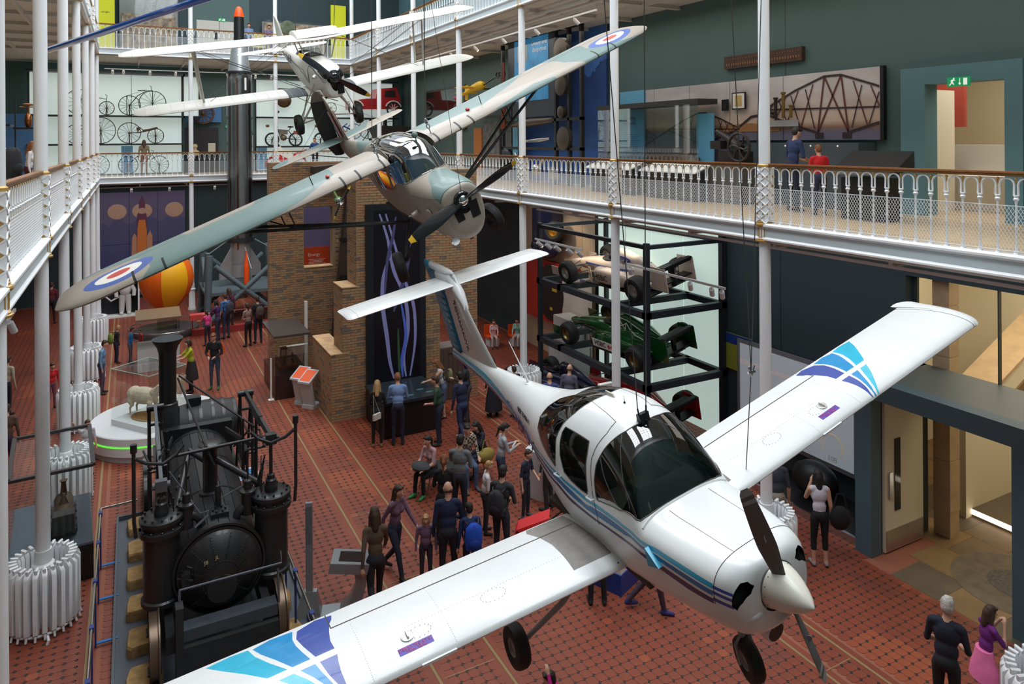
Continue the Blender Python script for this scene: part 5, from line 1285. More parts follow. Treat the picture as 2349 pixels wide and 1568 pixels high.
bwall((7.56, 19.85), (8.1, 19.85), 0, 6.9); bwall((8.1, 19.85), (9.33, 19.85), 2.85, 6.9); cbox(7.5, 8.1, 19.86, 20.6, 0, 6.9); cbox(8.1, 9.33, 19.86, 20.6, 2.85, 6.9); cbox(5.87, 7.56, 19.95, 20.6, 5.95, 7.2); bwall((5.87, 19.85), (7.56, 19.85), 5.97, 7.2)
cbox(9.0, 9.33, 19.86, 20.6, 0, 2.85); bwall((9.0, 19.85), (9.33, 19.85), 0, 2.85); cbox(5.87, 7.5, 20.0, 20.6, 0, 5.95)
part('mortar_core', core, MOR, eh); part('brick_field', fieldb, BRK, eh)['kind'] = 'stuff'
CST = mat('sandy_coping', (206, 168, 126), .85, noise_amt=.25, nscale=4)
m = MB(); m.box(-.02, .50, -.02, 2.25, 1.85, 1.88); m.box(.30, .74, -.02, .97, 3.67, 3.70); part('coping', m, CST, eh)
m = MB(); m.box(5.3-4.88, 6.3-4.88, BY-19.87, BY-19.45, 3.39, 3.42); part('window_sill', m, CST, eh)
# screen: frame, dark glass, glowing streaks of the film it shows
SX = EH_O.x; m = MB(); m.box(5.85-SX, 7.60-SX, -.16, .1, 0, 5.97); part('screen_frame', m, mat('screen_frame_black', (26, 32, 38), .35), eh)
sg = MB(); sg.box(6.06-SX, 7.42-SX, -.175, -.15, .95, 5.80); scr = part('screen_glass', sg, mat('screen_glow_black', (14, 14, 24), .3), eh)
cols = [mat('streak_violet', (120, 120, 170), .5, emit=.14), mat('streak_blue', (70, 96, 186), .5, emit=.12), mat('streak_dim', (58, 58, 96), .5, emit=.25), mat('streak_green', (40, 70, 44), .5, emit=.2)]
def streak(pts, w, k):
    m = MB(); P = [(x-SX, z) for x, z in pts]; i = m.av([(x-w*(.4+.6*sin(pi*(j+.5)/len(P))), -.1765-k*.0004, z) for j, (x, z) in enumerate(P)]+[(x+w*(.4+.6*sin(pi*(j+.5)/len(P))), -.1765-k*.0004, z) for j, (x, z) in enumerate(P)])
    n = len(P); m.af([(j, j+1, n+j+1, n+j) for j in range(n-1)], i); part('light_streak', m, cols[k], scr)
def curve(pts, n=18):
    out = []
    for i in range(len(pts)-1):
        p0 = pts[max(i-1, 0)]; p1 = pts[i]; p2 = pts[i+1]; p3 = pts[min(i+2, len(pts)-1)]
        for j in range(n):
            t = j/n; f_ = lambda a, b, c, d: .5*((2*b)+(-a+c)*t+(2*a-5*b+4*c-d)*t*t+(-a+3*b-3*c+d)*t**3); out.append((f_(p0[0], p1[0], p2[0], p3[0]), f_(p0[1], p1[1], p2[1], p3[1])))
    return out+[pts[-1]]
streak(curve([(6.22, 5.7), (6.45, 5.0), (6.62, 4.1), (6.95, 3.3), (7.05, 2.4), (6.92, 1.6), (6.98, 1.0)]), .055, 0)
streak(curve([(6.40, 5.7), (6.72, 4.6), (6.98, 3.7), (7.22, 3.0), (7.26, 2.0), (7.10, 1.0)]), .05, 0)
streak(curve([(6.55, 4.6), (6.32, 3.9), (6.30, 3.1), (6.42, 2.2), (6.50, 1.5), (6.62, 1.0)]), .06, 0)
streak(curve([(6.70, 5.6), (6.60, 5.0), (6.45, 4.4), (6.36, 3.4)]), .05, 2); streak(curve([(7.2, 5.0), (7.0, 4.0), (6.8, 3.4), (6.62, 2.9)]), .06, 2); streak(curve([(6.85, 3.1), (6.98, 2.2), (6.86, 1.5), (6.88, 1.0)]), .05, 1); streak(curve([(6.75, 2.4), (6.78, 1.0)]), .035, 3)
# leaning dark frame of the engine, seen inside
m = MB()
m.hexa([(6.05-SX, 4.9, 0), (6.55-SX, 4.9, 0), (6.55-SX, 5.2, 0), (6.05-SX, 5.2, 0), (6.75-SX, 4.9, 6.6), (7.3-SX, 4.9, 6.6), (7.3-SX, 5.2, 6.6), (6.75-SX, 5.2, 6.6)])
part('engine_beam', m, mat('dark_oak', (58, 44, 38), .6, noise_amt=.25, nscale=3), eh)
m = MB()
for z in (3.0, 4.3): m.box(6.4-SX, 7.4-SX, 4.85, 5.0, z, z+.12)
m.tube([(6.7-SX, 4.8, 2.1), (6.9-SX, 4.8, 2.9), (7.2-SX, 4.8, 3.5)], .08, 10); part('iron_tie', m, BLACK, eh)
m = MB(); m.hexa([(5.5-SX, 4.7, 6.65), (6.8-SX, 4.7, 6.6), (6.8-SX, 5.3, 6.6), (5.5-SX, 5.3, 6.65), (5.5-SX, 4.7, 6.9), (6.8-SX, 4.7, 7.0), (6.8-SX, 5.3, 7.0), (5.5-SX, 5.3, 6.9)]); part('wooden_hood', m, mat('dark_oak', (58, 44, 38), .6), eh)
# panel seen through the brick window
t = thing('information_panel', 'orange and lilac information panel seen through the brick window', 'panel', (6.05, 26.6, 2.75)); m = MB(); m.box(-.55, .45, 0, .05, -.2, 1.15); part('orange_panel', m, mat('panel_orange', (206, 72, 22), .6), t); m = MB(); m.box(-.55, .72, .06, .1, 1.15, 2.7); m.box(.45, .72, .06, .1, -.2, 1.15); part('lilac_panel', m, mat('panel_lilac', (120, 118, 168), .6), t)
m = MB()
for i in range(16): m.box(-.3, .30-.06*(i % 3), -.004, 0, .70-.05*i, .715-.05*i)
part('print_line', m, mat('print_white', (230, 220, 210), .6), t)['kind'] = 'stuff'; text('heading', 'Energy', .16, t, mat('print_white', (230, 220, 210), .6), (-.12, -.004, .88), (pi/2, 0, 0))
m = MB(); m.box(-.3, .3, .1, .2, -2.9, -.2); part('panel_stand', m, DGREY, t)
# counter before the screen, wood cupboard at its right
t = thing('black_counter', 'long low black interactive counter in front of the tall screen', 'counter', (5.8, 18.0, 0))
m = MB(); m.box(0, 1.6, .05, 1.65, 0, .88); part('body', m, mat('counter_black', (24, 24, 28), .4), t); m = MB(); m.box(-.03, 1.66, 0, 1.66, .88, .95); part('top', m, mat('counter_top', (44, 54, 60), .2), t)
m = MB()
for k, (x, y) in enumerate(((.3, .4), (.8, .3), (1.2, .6), (1.35, .3), (.6, .8))): m.ell((x, y, .955), .12, .05, .012, 8)
part('screen_blob', m, mat('teal_glow', (60, 96, 104), .4, emit=.3), t)
t = thing('wooden_cupboard', 'brown planked cupboard with slatted top right of the screen', 'cupboard', (8.1, 19.95, 0)); m = MB(); m.box(0, .9, 0, .6, 0, 1.55); cb = part('body', m, mat('brown_planks', (84, 64, 54), .7), t)
for i in range(6): part('plank', MB().box(.01+.15*i, .145+.15*i, -.02, 0, .02, 1.5), mat('brown_planks', (84, 64, 54), .7, noise_amt=.2), t)
for i in range(6): part('slat', MB().box(.0, .9, .0+.10*i, .085+.10*i, 1.55, 1.58), mat('grey_slat', (128, 118, 112), .7), t)
part('handle', MB().box(.3, .62, -.04, -.02, 1.38, 1.42), STEEL, t)
# ================================================================== racing cars on the steel rack by the right wall
CG = mat('backlit_pale_green', (196, 218, 210), .6, emit=.62); CW = mat('warm_panel', (196, 176, 150), .8)
lb = thing('light_box', 'tall pale green backlit wall behind the racing cars', 'light panel', (13.5, 13.97, 0))
for i in range(4): part('glowing_panel', MB().box(0, .06, .01+1.36*i, 1.35+1.36*i, .02, 5.25), CG, lb)
part('light_box_frame', MB().box(-.02, .09, -.10, 0, 0, 5.4).box(-.02, .09, 5.43, 5.6, 0, 5.4), BLACK, lb)
struct('wall_right.003', MB().box(13.5, 13.58, 19.6, 24.6, 0, 5.85), CW, label='warm beige display wall beside the light box')
rk = thing('car_rack', 'dark steel three level rack that holds the racing cars', 'rack', (11.0, 13.8, 0))
RKM = mat('rack_steel', (40, 46, 54), .5, metal=.2)
for (x, y) in ((0, 0), (0, 5.1), (2.45, 0), (2.45, 5.1)): part('rack_post', MB().box(x-.06, x+.06, y-.06, y+.06, 0, 5.25), RKM, rk)
for z in (1.75, 3.5, 5.15):
    w = .08 if z < 5 else .05
    for a in ((0, 0, 0, 5.1), (2.45, 0, 2.45, 5.1), (0, 0, 2.45, 0), (0, 5.1, 2.45, 5.1), (0, 1.3, 2.45, 1.3), (0, 3.9, 2.45, 3.9)):
        if z > 5 and a[1] in (1.3, 3.9): continue
        part('rack_beam', MB().box(min(a[0], a[2])-w, max(a[0], a[2])+w, min(a[1], a[3])-w, max(a[1], a[3])+w, z-w, z+w), RKM, rk)
def ring(x, hw, zb, zt, n=14, p=2.6, y0=0.):
    out = []
    for j in range(n):
        a = 2*pi*j/n; c, s = cos(a), sin(a); out.append((x, y0+hw*(abs(c)**(2/p))*(1 if c > 0 else -1), (zb+zt)/2+(zt-zb)/2*(abs(s)**(2/p))*(1 if s > 0 else -1)))
    return out
def race_car(name, label, M, c1, c2, rim, group='racing cars on and below the rack', texts=()):
    t = thing(name, label, 'racing car', mw=M, group=None)
    m = MB(); m.loft([ring(*a) for a in ((2.35, .06, -.12, 0), (2.2, .11, -.14, .06), (1.7, .17, -.12, .16), (1.1, .23, -.16, .27), (.55, .30, -.20, .33), (.2, .33, -.22, .32), (-.2, .36, -.24, .34), (-.9, .30, -.24, .36), (-1.5, .18, -.20, .22), (-1.9, .10, -.15, .05))], 0); part('monocoque', m, c1, t, 50)
    m = MB(); m.loft([ring(x, w, .25, zt, 12, 2) for x, w, zt in ((.02, .14, .62), (-.05, .17, .68), (-.4, .16, .66), (-.9, .11, .52), (-1.4, .06, .34), (-1.7, .02, .27))]); part('engine_cover', m, c1, t, 50)
    part('air_intake', MB().lathe([(.001, .035), (.10, .036), (.12, .02)], 14, (.0, 0, .53), 0, 'x'), BLACK, t); m = MB(); m.ell((.40, 0, .325), .30, .20, .03, 18); part('cockpit', m, BLACK, t, True)
    m = MB(); m.ball((.28, 0, .36), .13, 12); part('headrest', m, BLACK, t, True)
    for s in (1, -1):
        m = MB(); m.loft([ring(x, hw, zb, zt, 14, 3.2, s*yc) for x, hw, zb, zt, yc in ((.50, .12, -.14, .15, .50), (.45, .18, -.20, .20, .48), (.0, .22, -.22, .22, .47), (-.6, .20, -.22, .18, .44), (-1.1, .13, -.20, .06, .34), (-1.45, .05, -.16, -.04, .24))]); part('side_pod', m, c2, t, 50)
        m = MB(); m.hexa([(.9, s*.52, -.22), (.55, s*.66, -.22), (.55, s*.68, -.22), (.9, s*.54, -.22), (.85, s*.50, .16), (.6, s*.62, .22), (.6, s*.64, .22), (.85, s*.52, .16)]); part('barge_board', m, c1, t)
        for x, w, r in ((1.47, .30, .33), (-1.47, .38, .34)): tyre('wheel', r, w, t, (x, s*(.80 if x > 0 else .79), 0), 'y', (RUBBER, rim), .52)
        m = MB()
        for x in (1.47, -1.47):
            d = 1 if x > 0 else -1
            for za, zb in ((.10, .12), (-.10, -.10)):
                for dx in (-.28, .22): m.tube([(x+dx, s*.16, za), (x, s*.66, zb)], .014, 5)
        part('wishbone', m, DGREY, t)
        m = MB(); m.box(2.0, 2.45, s*.70-.01, s*.70+.01, -.24, .02); part('front_end_plate', m, c1, t); m = MB(); m.box(-2.30, -1.75, s*.50-.012, s*.50+.012, -.05, .56); part('rear_end_plate', m, c1, t)
    m = MB(); m.box(2.05, 2.4, -.70, .70, -.22, -.19); m.box(2.0, 2.08, -.70, .70, -.17, -.13); part('front_wing', m, c1, t); m = MB(); m.box(-2.25, -1.9, -.5, .5, .48, .51); m.box(-2.28, -2.15, -.5, .5, .53, .58); m.box(-2.2, -1.9, -.5, .5, .10, .13); m.box(-2.05, -1.95, -.04, .04, -.1, .5); part('rear_wing', m, BLACK, t)
    part('floor_tray', MB().box(-1.7, .9, -.66, .66, -.27, -.235), BLACK, t)
    for s_, size, loc_, rot_, mm, *r_ in texts: text('lettering', s_, size, t, mm, loc_, rot_)
    return t
def car_mw(dx, dy, dz, roll=-.226, yaw=1.642): return Matrix.Translation((12.165+dx, 16.336+dy, 4.093+dz)) @ Matrix.Rotation(yaw, 4, 'Z') @ Matrix.Rotation(roll, 4, 'X')
CWH = mat('car_white', (226, 212, 196), .25, coat=.6); CGN = mat('racing_green', (14, 96, 44), .22, metal=.3, coat=.8); CRD = mat('car_red', (156, 30, 34), .25, coat=.6); CNV = mat('car_navy', (26, 30, 62), .25, coat=.6); LGW = mat('logo_white', (236, 236, 230), .5); LGB = mat('logo_blue', (34, 66, 150), .4); LGK = mat('logo_black', (26, 26, 28), .5); LGR = mat('logo_red', (206, 40, 44), .5)
SD = (pi/2, 0, pi)   # lettering that reads from the car's left side
c1 = race_car('racing_car', 'white racing car with blue oval logo on the top level of the rack', car_mw(0, 0, 0), CWH, CWH, mat('silver_rim', (190, 190, 186), .3, metal=.8), texts=(('HSBC', .24, (.12, .701, .0), SD, LGK), ('Ford', .19, (-.42, .236, .46), (radians(62), 0, pi), LGW), ('MCI', .12, (.72, .61, -.02), SD, LGK), ('HSBC', .16, (-2.2, .0, .595), (0, 0, pi/2), LGK)))
m = MB(); m.T = Matrix.Translation((-.42, .205, .455)) @ Matrix.Rotation(radians(-28), 4, 'X'); m.ell((0, 0, 0), .27, .02, .125, 24); part('blue_oval', m, LGB, c1, True)
def hexa_logo(par, x, y, z, s=.10):
    m = MB(); m.prism([(x+1.6*s, z+0), (x+.8*s, z+s), (x-.8*s, z+s), (x-1.6*s, z), (x-.8*s, z-s), (x+.8*s, z-s)], .002, 0, 'y', y); m.prism([(x+.8*s, z+s), (x, z), (x-.8*s, z+s)], .003, 1, 'y', y+.001); m.prism([(x+.8*s, z-s), (x, z), (x-.8*s, z-s)], .003, 1, 'y', y+.001); m.prism([(x+1.6*s, z), (x+.8*s, z+s), (x+.8*s, z-s)], .003, 1, 'y', y+.001) if False else None; part('bow_tie_logo', m, [LGR, LGW], par)
hexa_logo(c1, -.36, .645, .0)
m = MB()
for s in (1, -1):
    for dz, c_ in ((0, 0), (.03, 0)): m.tube([(1.35, s*.20, .10+dz), (.9, s*.29, .14+dz), (.4, s*.34, .16+dz), (-.2, s*.40, .20+dz), (-.9, s*.34, .22+dz)], .014, 5)
part('tartan_band', m, mat('tartan_blue', (60, 90, 160), .5), c1)
c2 = race_car('racing_car', 'green metallic racing car with white side panels, on the middle level of the rack', car_mw(.02, .0, -1.78), CGN, CGN, mat('bronze_rim', (150, 130, 84), .35, metal=.8), texts=(('HSBC', .20, (.18, .712, -.05), SD, LGK), ('HSBC', .1, (1.9, .0, .13), (0, 0, pi/2), LGW)))
m = MB(); m.box(-.6, .52, .695, .705, -.17, .05); part('white_side_panel', m, LGW, c2); hexa_logo(c2, -.25, .706, -.06, .08)
m = MB(); m.tube([(.0, .17, .62), (-.5, .17, .58), (-1.0, .16, .40), (-1.4, .14, .24)], .012, 5); m.tube([(.1, .34, .32), (-.3, .30, .42), (-.5, .2, .5), (-.6, .22, .38), (-.9, .30, .30), (-1.2, .26, .20)], .014, 5); m.tube([(-.2, .2, .55), (-.35, .22, .40), (-.5, .28, .36), (-.45, .18, .50)], .014, 5); part('leaping_cat_line', m, LGW, c2)
race_car('racing_car', 'dark red racing car on the lowest level of the rack', car_mw(.05, -.1, -3.55, -.18), CRD, CRD, mat('bronze_rim', (150, 130, 84), .35, metal=.8))
race_car('racing_car', 'dark blue racing car with yellow nose standing on the floor behind the info sign', Matrix.Translation((11.6, 18.6, .36)) @ Matrix.Rotation(radians(100), 4, 'Z'), CNV, CNV, DGREY)
t = thing('wall_car', 'navy racing car part with red lettering hung on the beige wall', 'racing car', (13.1, 21.6, 3.9)); m = MB(); m.ell((0, .6, 0), .25, .9, .38, 16); m.box(-.1, .3, -.1, 1.3, .2, 1.6); part('body', m, CNV, t, 40); text('lettering', 'Red\nBull', .36, t, LGR, (-.30, .5, .05), (pi/2, 0, -pi/2-.4), ls=.8)
tyre('wheel', .34, .30, t, (-.3, -.6, .75), 'y', (RUBBER, mat('gold_rim', (176, 140, 60), .35, metal=.7)), .5, (0, 0, radians(120)))
m = MB(); m.box(-.1, .3, -.7, .4, .62, .7); part('bracket', m, BLACK, t)
t = thing('racing_display', 'red and white display panel with racing drawing behind the rack', 'panel', (13.3, 20.4, 0)); m = MB(); m.box(0, .15, 0, 3.6, 1.2, 3.4, 0); part('panel', m, mat('panel_red', (190, 50, 36), .6), t); m = MB(); m.box(-.02, 0, -.9, .9, .3, 3.3, 0); part('white_sheet', m, mat('sheet_white', (206, 206, 206), .6), t); m = MB(); m.ell((-.03, 1.7, 2.3), .03, .9, 1.0, 20); part('cockpit_print', m, mat('print_dark', (38, 32, 34), .6), t); m = MB(); m.box(-.07, -.05, 1.2, 1.5, 2.4, 2.9); m.box(-.07, -.05, 1.5, 1.65, 1.7, 1.8); part('yellow_patch', m, mat('patch_yellow', (212, 180, 40), .6), t); text('heading', 'Design for speed', .2, t, LGB, (-.03, .0, 3.1), (pi/2, 0, -pi/2)); m = MB(); m.box(-.7, -.1, -.9, .7, 0, 1.1); m.box(-.75, -.1, -.6, .3, 1.1, 1.9); part('kiosk', m, GREY, t)
# ---------------------------------------------------------------- track lights under the first gallery
SPT = mat('spotlight_white', (222, 224, 226), .4); LIT = mat('lamp_glow', (255, 214, 160), .5, emit=9.)
def track(a, b, n, label, drop=.0, lit=(), tgt=(1, 0, -1), ys=None):
    a, b = Vector(a), Vector(b); d = b-a; t = thing('track_light', label, 'lamp', a)
    part('track_bar', MB().bar((0, 0, 0), d, .04, .05), SPT, t)
    if drop:
        m = MB(); m.tube([(0, 0, 0), (0, 0, drop)], .004, 4); m.tube([d, d+Vector((0, 0, drop))], .004, 4); part('hanger', m, WIRE, t)
    for i in range(n):
        q = (ys[i] if ys else (i+.5)/n); p = d*q; h = part('lamp_head', MB().tube([p+Vector((0, 0, -.04)), p+Vector((0, 0, -.09))], .02, 6).tube([p+Vector((-.0, 0, -.08)), p+Vector(tgt).normalized()*.2+Vector((0, 0, -.08))], .055, 10), SPT, t, 40)
        if i in lit: e = p+Vector(tgt).normalized()*.205+Vector((0, 0, -.08)); part('lamp_lens', MB().tube([e, e+Vector(tgt).normalized()*.004], .045, 10), LIT, h)
    return t
track((10.55, 18.4, 4.85), (10.55, 15.9, 4.85), 5, 'white suspended track with five spotlights beside the white racing car', .9, (0,), (1, -.1, -.9), (.05, .25, .45, .7, .9))
track((10.6, 14.1, 4.75), (10.9, 11.1, 4.65), 4, 'white suspended track with four spotlights right of the rack', 1.0, (), (.6, .5, -.9), (.05, .68, .88, .97))
track((XR+.5, 4.6, 5.72), (XR+.5, 18.4, 5.72), 0, 'long pale conduit under the gallery on the mural side', .1)
for (p, tg) in (((12, 15.5, 5.6), (12.3, 16.5, 4)), ((11.0, 17.5, 5.6), (12.4, 17.5, 4)), ((11.2, 20.5, 5.6), (13.3, 21, 3.5))): spot_light('car_spot', p, tg, 120, (1, .74, .48), 70)
# ---------------------------------------------------------------- passage portal and what lies beyond
PT_ = mat('portal_blue_grey', (78, 104, 116), .55); 
pt = struct('trim_4', MB().box(12.05, 12.35, 8.62, 8.95, 0, 3.28).box(12.05, 12.35, 6.0, 6.22, 0, 3.28).box(12.05, 12.35, 6.22, 8.62, 2.95, 3.28), PT_, label='blue grey portal frame of the passage')
struct('trim_4', MB().box(12.35, 13.9, 8.70, 8.95, 0, 3.28).box(12.35, 13.9, 5.9, 6.0, 0, 3.28).box(12.35, 13.9, 5.9, 8.95, 3.0, 3.28), mat('portal_grey_side', (88, 98, 98), .5), label='grey reveal and flat top of the passage portal')
dr = struct('door_1', MB().box(12.40, 13.55, 8.58, 8.64, .02, 2.93), CREAM, label='open cream door folded back in the passage')
part('kick_plate', MB().box(12.42, 13.53, 8.565, 8.58, .04, .42), STEEL, dr); part('glass_strip', MB().box(12.68, 12.84, 8.565, 8.58, .75, 2.1), mat('dark_glass', (28, 30, 32), .08), dr); part('door_handle', MB().box(12.50, 12.60, 8.55, 8.57, 1.0, 1.5), STEEL, dr)
WIN = (206, 196, 172)
struct('window_1', MB().box(13.88, 13.95, 5.6, 5.66, 3.2, 5.03).box(13.88, 13.95, 8.89, 8.95, 3.2, 5.03).box(13.86, 13.95, 7.35, 7.37, 3.2, 5.03).box(13.86, 13.95, 5.6, 8.95, 3.1, 3.2).box(13.88, 13.95, 5.6, 8.95, 4.99, 5.03), mat('window_frame_dark', (70, 78, 76), .5), label='large internal window above the passage')
hl = struct('wall_right.004', MB().box(19.4, 19.7, 3.9, 11.6, 0, 5.9).box(13.9, 19.7, 11.3, 11.6, 0, 5.9).box(13.9, 19.7, 3.9, 4.1, 0, 5.9).box(13.9, 19.7, 3.9, 11.6, 5.85, 5.95), CREAM, label='cream walls of the hall beyond the passage')
part('wall_strip', MB().box(16.9, 17.6, 11.24, 11.3, 0, 5.85), mat('taupe_strip', (150, 132, 104), .7), hl); part('wall_strip', MB().box(14.6, 15.0, 11.24, 11.3, 0, 5.85), mat('pink_stone', (190, 158, 128), .7, noise_amt=.2), hl)
pier = struct('wall_right.005', MB().box(13.95, 14.25, 8.3, 8.62, 0, 5.8), mat('blonde_stone', (196, 168, 132), .8, noise_amt=.15, nscale=3), label='blonde stone pier beside the door')
for z in (1.0, 2.0, 3.0, 4.0, 5.0): part('stone_course', MB().box(13.94, 14.26, 8.29, 8.62, z-.49, z+.48), mat('blonde_stone', (196, 168, 132), .8, noise_amt=.15, nscale=3), pier)
st = struct('wall_right.006', MB().hexa([(15.0, 8.6, 0), (18.6, 8.6, 0), (18.6, 8.8, 0), (15.0, 8.8, 0), (15.0, 8.6, 2.0), (18.6, 8.6, 3.6), (18.6, 8.8, 3.6), (15.0, 8.8, 2.0)]), CREAM, label='cream stair side wall with stone coping')
part('stone_coping', MB().hexa([(15.0, 8.55, 2.0), (18.6, 8.55, 3.6), (18.6, 9.3, 3.6), (15.0, 9.3, 2.0), (15.0, 8.55, 2.08), (18.6, 8.55, 3.68), (18.6, 9.3, 3.68), (15.0, 9.3, 2.08)]), mat('blonde_stone', (196, 168, 132), .8), st); part('wall_niche', MB().hexa([(16.4, 8.56, 1.7), (18.2, 8.56, 2.45), (18.2, 8.6, 2.45), (16.4, 8.6, 1.7), (16.4, 8.56, 2.15), (18.2, 8.56, 2.95), (18.2, 8.6, 2.95), (16.4, 8.6, 2.15)]), mat('niche_brown', (130, 104, 74), .7), st)
stp = struct('floor.005', MB().box(15.2, 19.4, 4.0, 8.6, 0, .16), STN[2], label='raised stone landing beyond the passage'); part('lit_nosing', MB().box(15.17, 15.2, 4.0, 8.6, .06, .15), mat('strip_light', (255, 240, 214), .5, emit=2.5), stp)
area_light('hall_light', (16.5, 7.5, 5.7), (3, 4), 170, (1, .88, .68))
# projection screen, simulator and radiators by the right wall
t = thing('projection_screen', 'large grey projection screen showing a speed dial, left of the portal', 'screen', (13.5, 9.95, .55)); part('screen_frame', MB().box(0, .06, 0, 3.4, 0, 2.2), mat('frame_grey', (130, 134, 140), .5), t); part('screen_surface', MB().box(-.01, 0, .10, 3.3, .10, 2.1), mat('screen_image', (166, 174, 182), .6, emit=.35), t)
m = MB(); m.tube([(-.014, .62+.26*cos(a), .50+.26*sin(a)) for a in frange(radians(-30), radians(210), 20)], .012, 4)
for i in range(9): a = radians(-30+30*i); m.box(-.016, -.012, .62+.36*cos(a)-.012, .62+.36*cos(a)+.012, .5+.36*sin(a)-.012, .5+.36*sin(a)+.012)
part('speed_dial', m, mat('dial_gold', (206, 176, 130), .5, emit=.3), t); text('dial_number', '108', .16, t, LGW, (-.016, .62, .22), (pi/2, 0, -pi/2)); m = MB(); m.box(-.014, -.01, .7, 3.3, 1.6, 1.7); part('light_ray', m, mat('ray_pink', (196, 184, 186), .6, emit=.3), t)
t = thing('video_poster', 'small yellow and blue poster on the dark wall near the white wing', 'poster', (13.52, 12.9, 1.9)); part('sheet', MB().box(0, .04, 0, 1.0, 0, .9), mat('poster_yellow', (150, 160, 60), .6), t); part('blue_band', MB().box(-.004, 0, 0, 1.0, .65, .9), LGB, t)
t = thing('driving_simulator', 'black and white driving simulator seat on a railed stand below the projection screen', 'simulator', (12.75, 10.3, 0)); m = MB(); m.box(-.55, .65, -1.3, 1.4, 0, .12); part('platform', m, BLACK, t); m = MB(); m.box(-.62, -.55, -1.35, 1.4, .0, .16); m.box(-.62, .65, -1.4, -1.3, 0, .16); part('platform_edge', m, STEEL, t); m = MB(); m.tube([(-.58, -1.3, .1), (-.58, -1.3, .75), (-.1, -1.3, .9), (.6, -1.3, .9), (.6, -1.3, .1)], .03, 8); part('guard_rail', m, DGREY, t, True); m = MB(); m.ell((.1, .2, .5), .35, .55, .38, 14); part('seat_shell', m, BLACK, t, True); m = MB(); m.loft([ring(x, w, zb, zt) for x, w, zb, zt in ((-.2, .05, .8, .9), (.0, .25, .75, 1.1), (.4, .22, .8, 1.15), (.6, .1, .85, 1.1))]); m2 = m; part('white_cowl', m2, LGW, t, 50, (0, 1.0, 0)); m = MB(); m.ell((.1, 1.0, 1.14), .14, .12, .02, 12); part('blue_badge', m, LGB, t, True)
# radiators wrapped round the columns
def radiator(x, y, label, n=25, gap=0.):
    t = thing('radiator', label, 'radiator', (x, y, 0), group='ring radiators round the column feet')
    me = MB(); me.loft([[(-.032, .34, .14), (.032, .34, .14), (.032, .34, 1.0), (-.032, .34, 1.0)], [(-.035, .36, .12), (.035, .36, .12), (.035, .36, 1.04), (-.035, .36, 1.06)], [(-.038, .46, .10), (.038, .46, .10), (.038, .46, 1.07), (-.038, .46, 1.03)], [(-.032, .52, .12), (.032, .52, .12), (.032, .52, .98), (-.032, .52, .98)]])
    me.tube([(0, .50, .10), (0, .52, .02)], .018, 6); me.tube([(0, .45, .98), (0, .46, 1.085), (0, .36, 1.075)], .028, 6)
    me = RADM.setdefault('m', me.mesh('radiator_section', WHITE, 50))
    for i in range(n):
        a = 2*pi*i/n
        if abs(((a+pi) % (2*pi))-pi) < gap: continue
        link('radiator_section', me, t, None, (0, 0, a))
    m = MB(); m.tube([(.47*cos(a), .47*sin(a), .07) for a in frange(0, 2*pi, 20)[:-1]], .02, 6, 0, False, True); m.tube([(.1, -.52, .07), (.12, -.62, .05), (.1, -.62, 0)], .022, 6); part('pipe_ring', m, WHITE, t, True)
    return t
RADM = {}
radiator(XL, YK[3], 'nearest white ring radiator on the narrow side, before the model case'); radiator(XL, YK[4], 'white ring radiator seen through the model case on the narrow side'); radiator(XL-.0, YK[5], 'white ring radiator behind the boy in the white shirt'); radiator(XL, YK[6], 'white ring radiator beside the blue figure on the narrow side'); radiator(XL, YK[7], 'white ring radiator furthest back on the narrow side')
radiator(XR, YK[2], 'white ring radiator behind the nose of the white trainer'); radiator(XR, YK[1], 'white ring radiator beside the girl in the pink skirt'); radiator(XR, YK[4], 'white ring radiator just above the tail of the white trainer')
# ================================================================== exhibits standing on the tiled floor
GLC = glass('case_glass', (.94, .97, .96), .45, .02, .1)
def poster_mat(name, stops, scale, vert=True):
    m = bpy.data.materials.new(name); m.use_nodes = True; nt = m.node_tree; b = nt.nodes['Principled BSDF']; b.inputs['Roughness'].default_value = .6
    tc = nt.nodes.new('ShaderNodeTexCoord'); sx = nt.nodes.new('ShaderNodeSeparateXYZ'); nt.links.new(tc.outputs['Object'], sx.inputs[0])
    n = nt.nodes.new('ShaderNodeTexNoise'); n.inputs['Scale'].default_value = scale; n.inputs['Detail'].default_value = 6; nt.links.new(tc.outputs['Object'], n.inputs['Vector'])
    ma = nt.nodes.new('ShaderNodeMath'); ma.operation = 'MULTIPLY_ADD'; ma.inputs[1].default_value = .5; nt.links.new(n.outputs['Fac'], ma.inputs[0])
    mm = nt.nodes.new('ShaderNodeMath'); mm.operation = 'MULTIPLY'; mm.inputs[1].default_value = 1/stops[-1][0]; nt.links.new(sx.outputs['Z'], mm.inputs[0]); nt.links.new(mm.outputs[0], ma.inputs[2])
    r = nt.nodes.new('ShaderNodeValToRGB'); nt.links.new(ma.outputs[0], r.inputs['Fac'])
    cr = r.color_ramp; H = stops[-1][0]
    for i, (z, c) in enumerate(stops):
        e = cr.elements[i] if i < 2 else cr.elements.new(.5)
        e.position = min(1, z/H*.8+.18); e.color = rgb(*c)
    nt.links.new(r.outputs['Color'], b.inputs['Base Color']); return m
rp = thing('rocket_poster', 'wall sized photo of a rocket launch in blue and orange light', 'poster', (-1.3, 40.5, .15))
PM = poster_mat('launch_sky', [(0, (128, 120, 168)), (.9, (60, 62, 120)), (2.2, (44, 48, 104)), (3.6, (110, 104, 140)), (5.1, (92, 92, 136))], .9)
for i in range(3):
    for j in range(2): part('poster_panel', MB().box(.01+1.27*i, 1.265+1.27*i, -.06, 0, .01+2.58*j, 2.575+2.58*j), PM, rp)
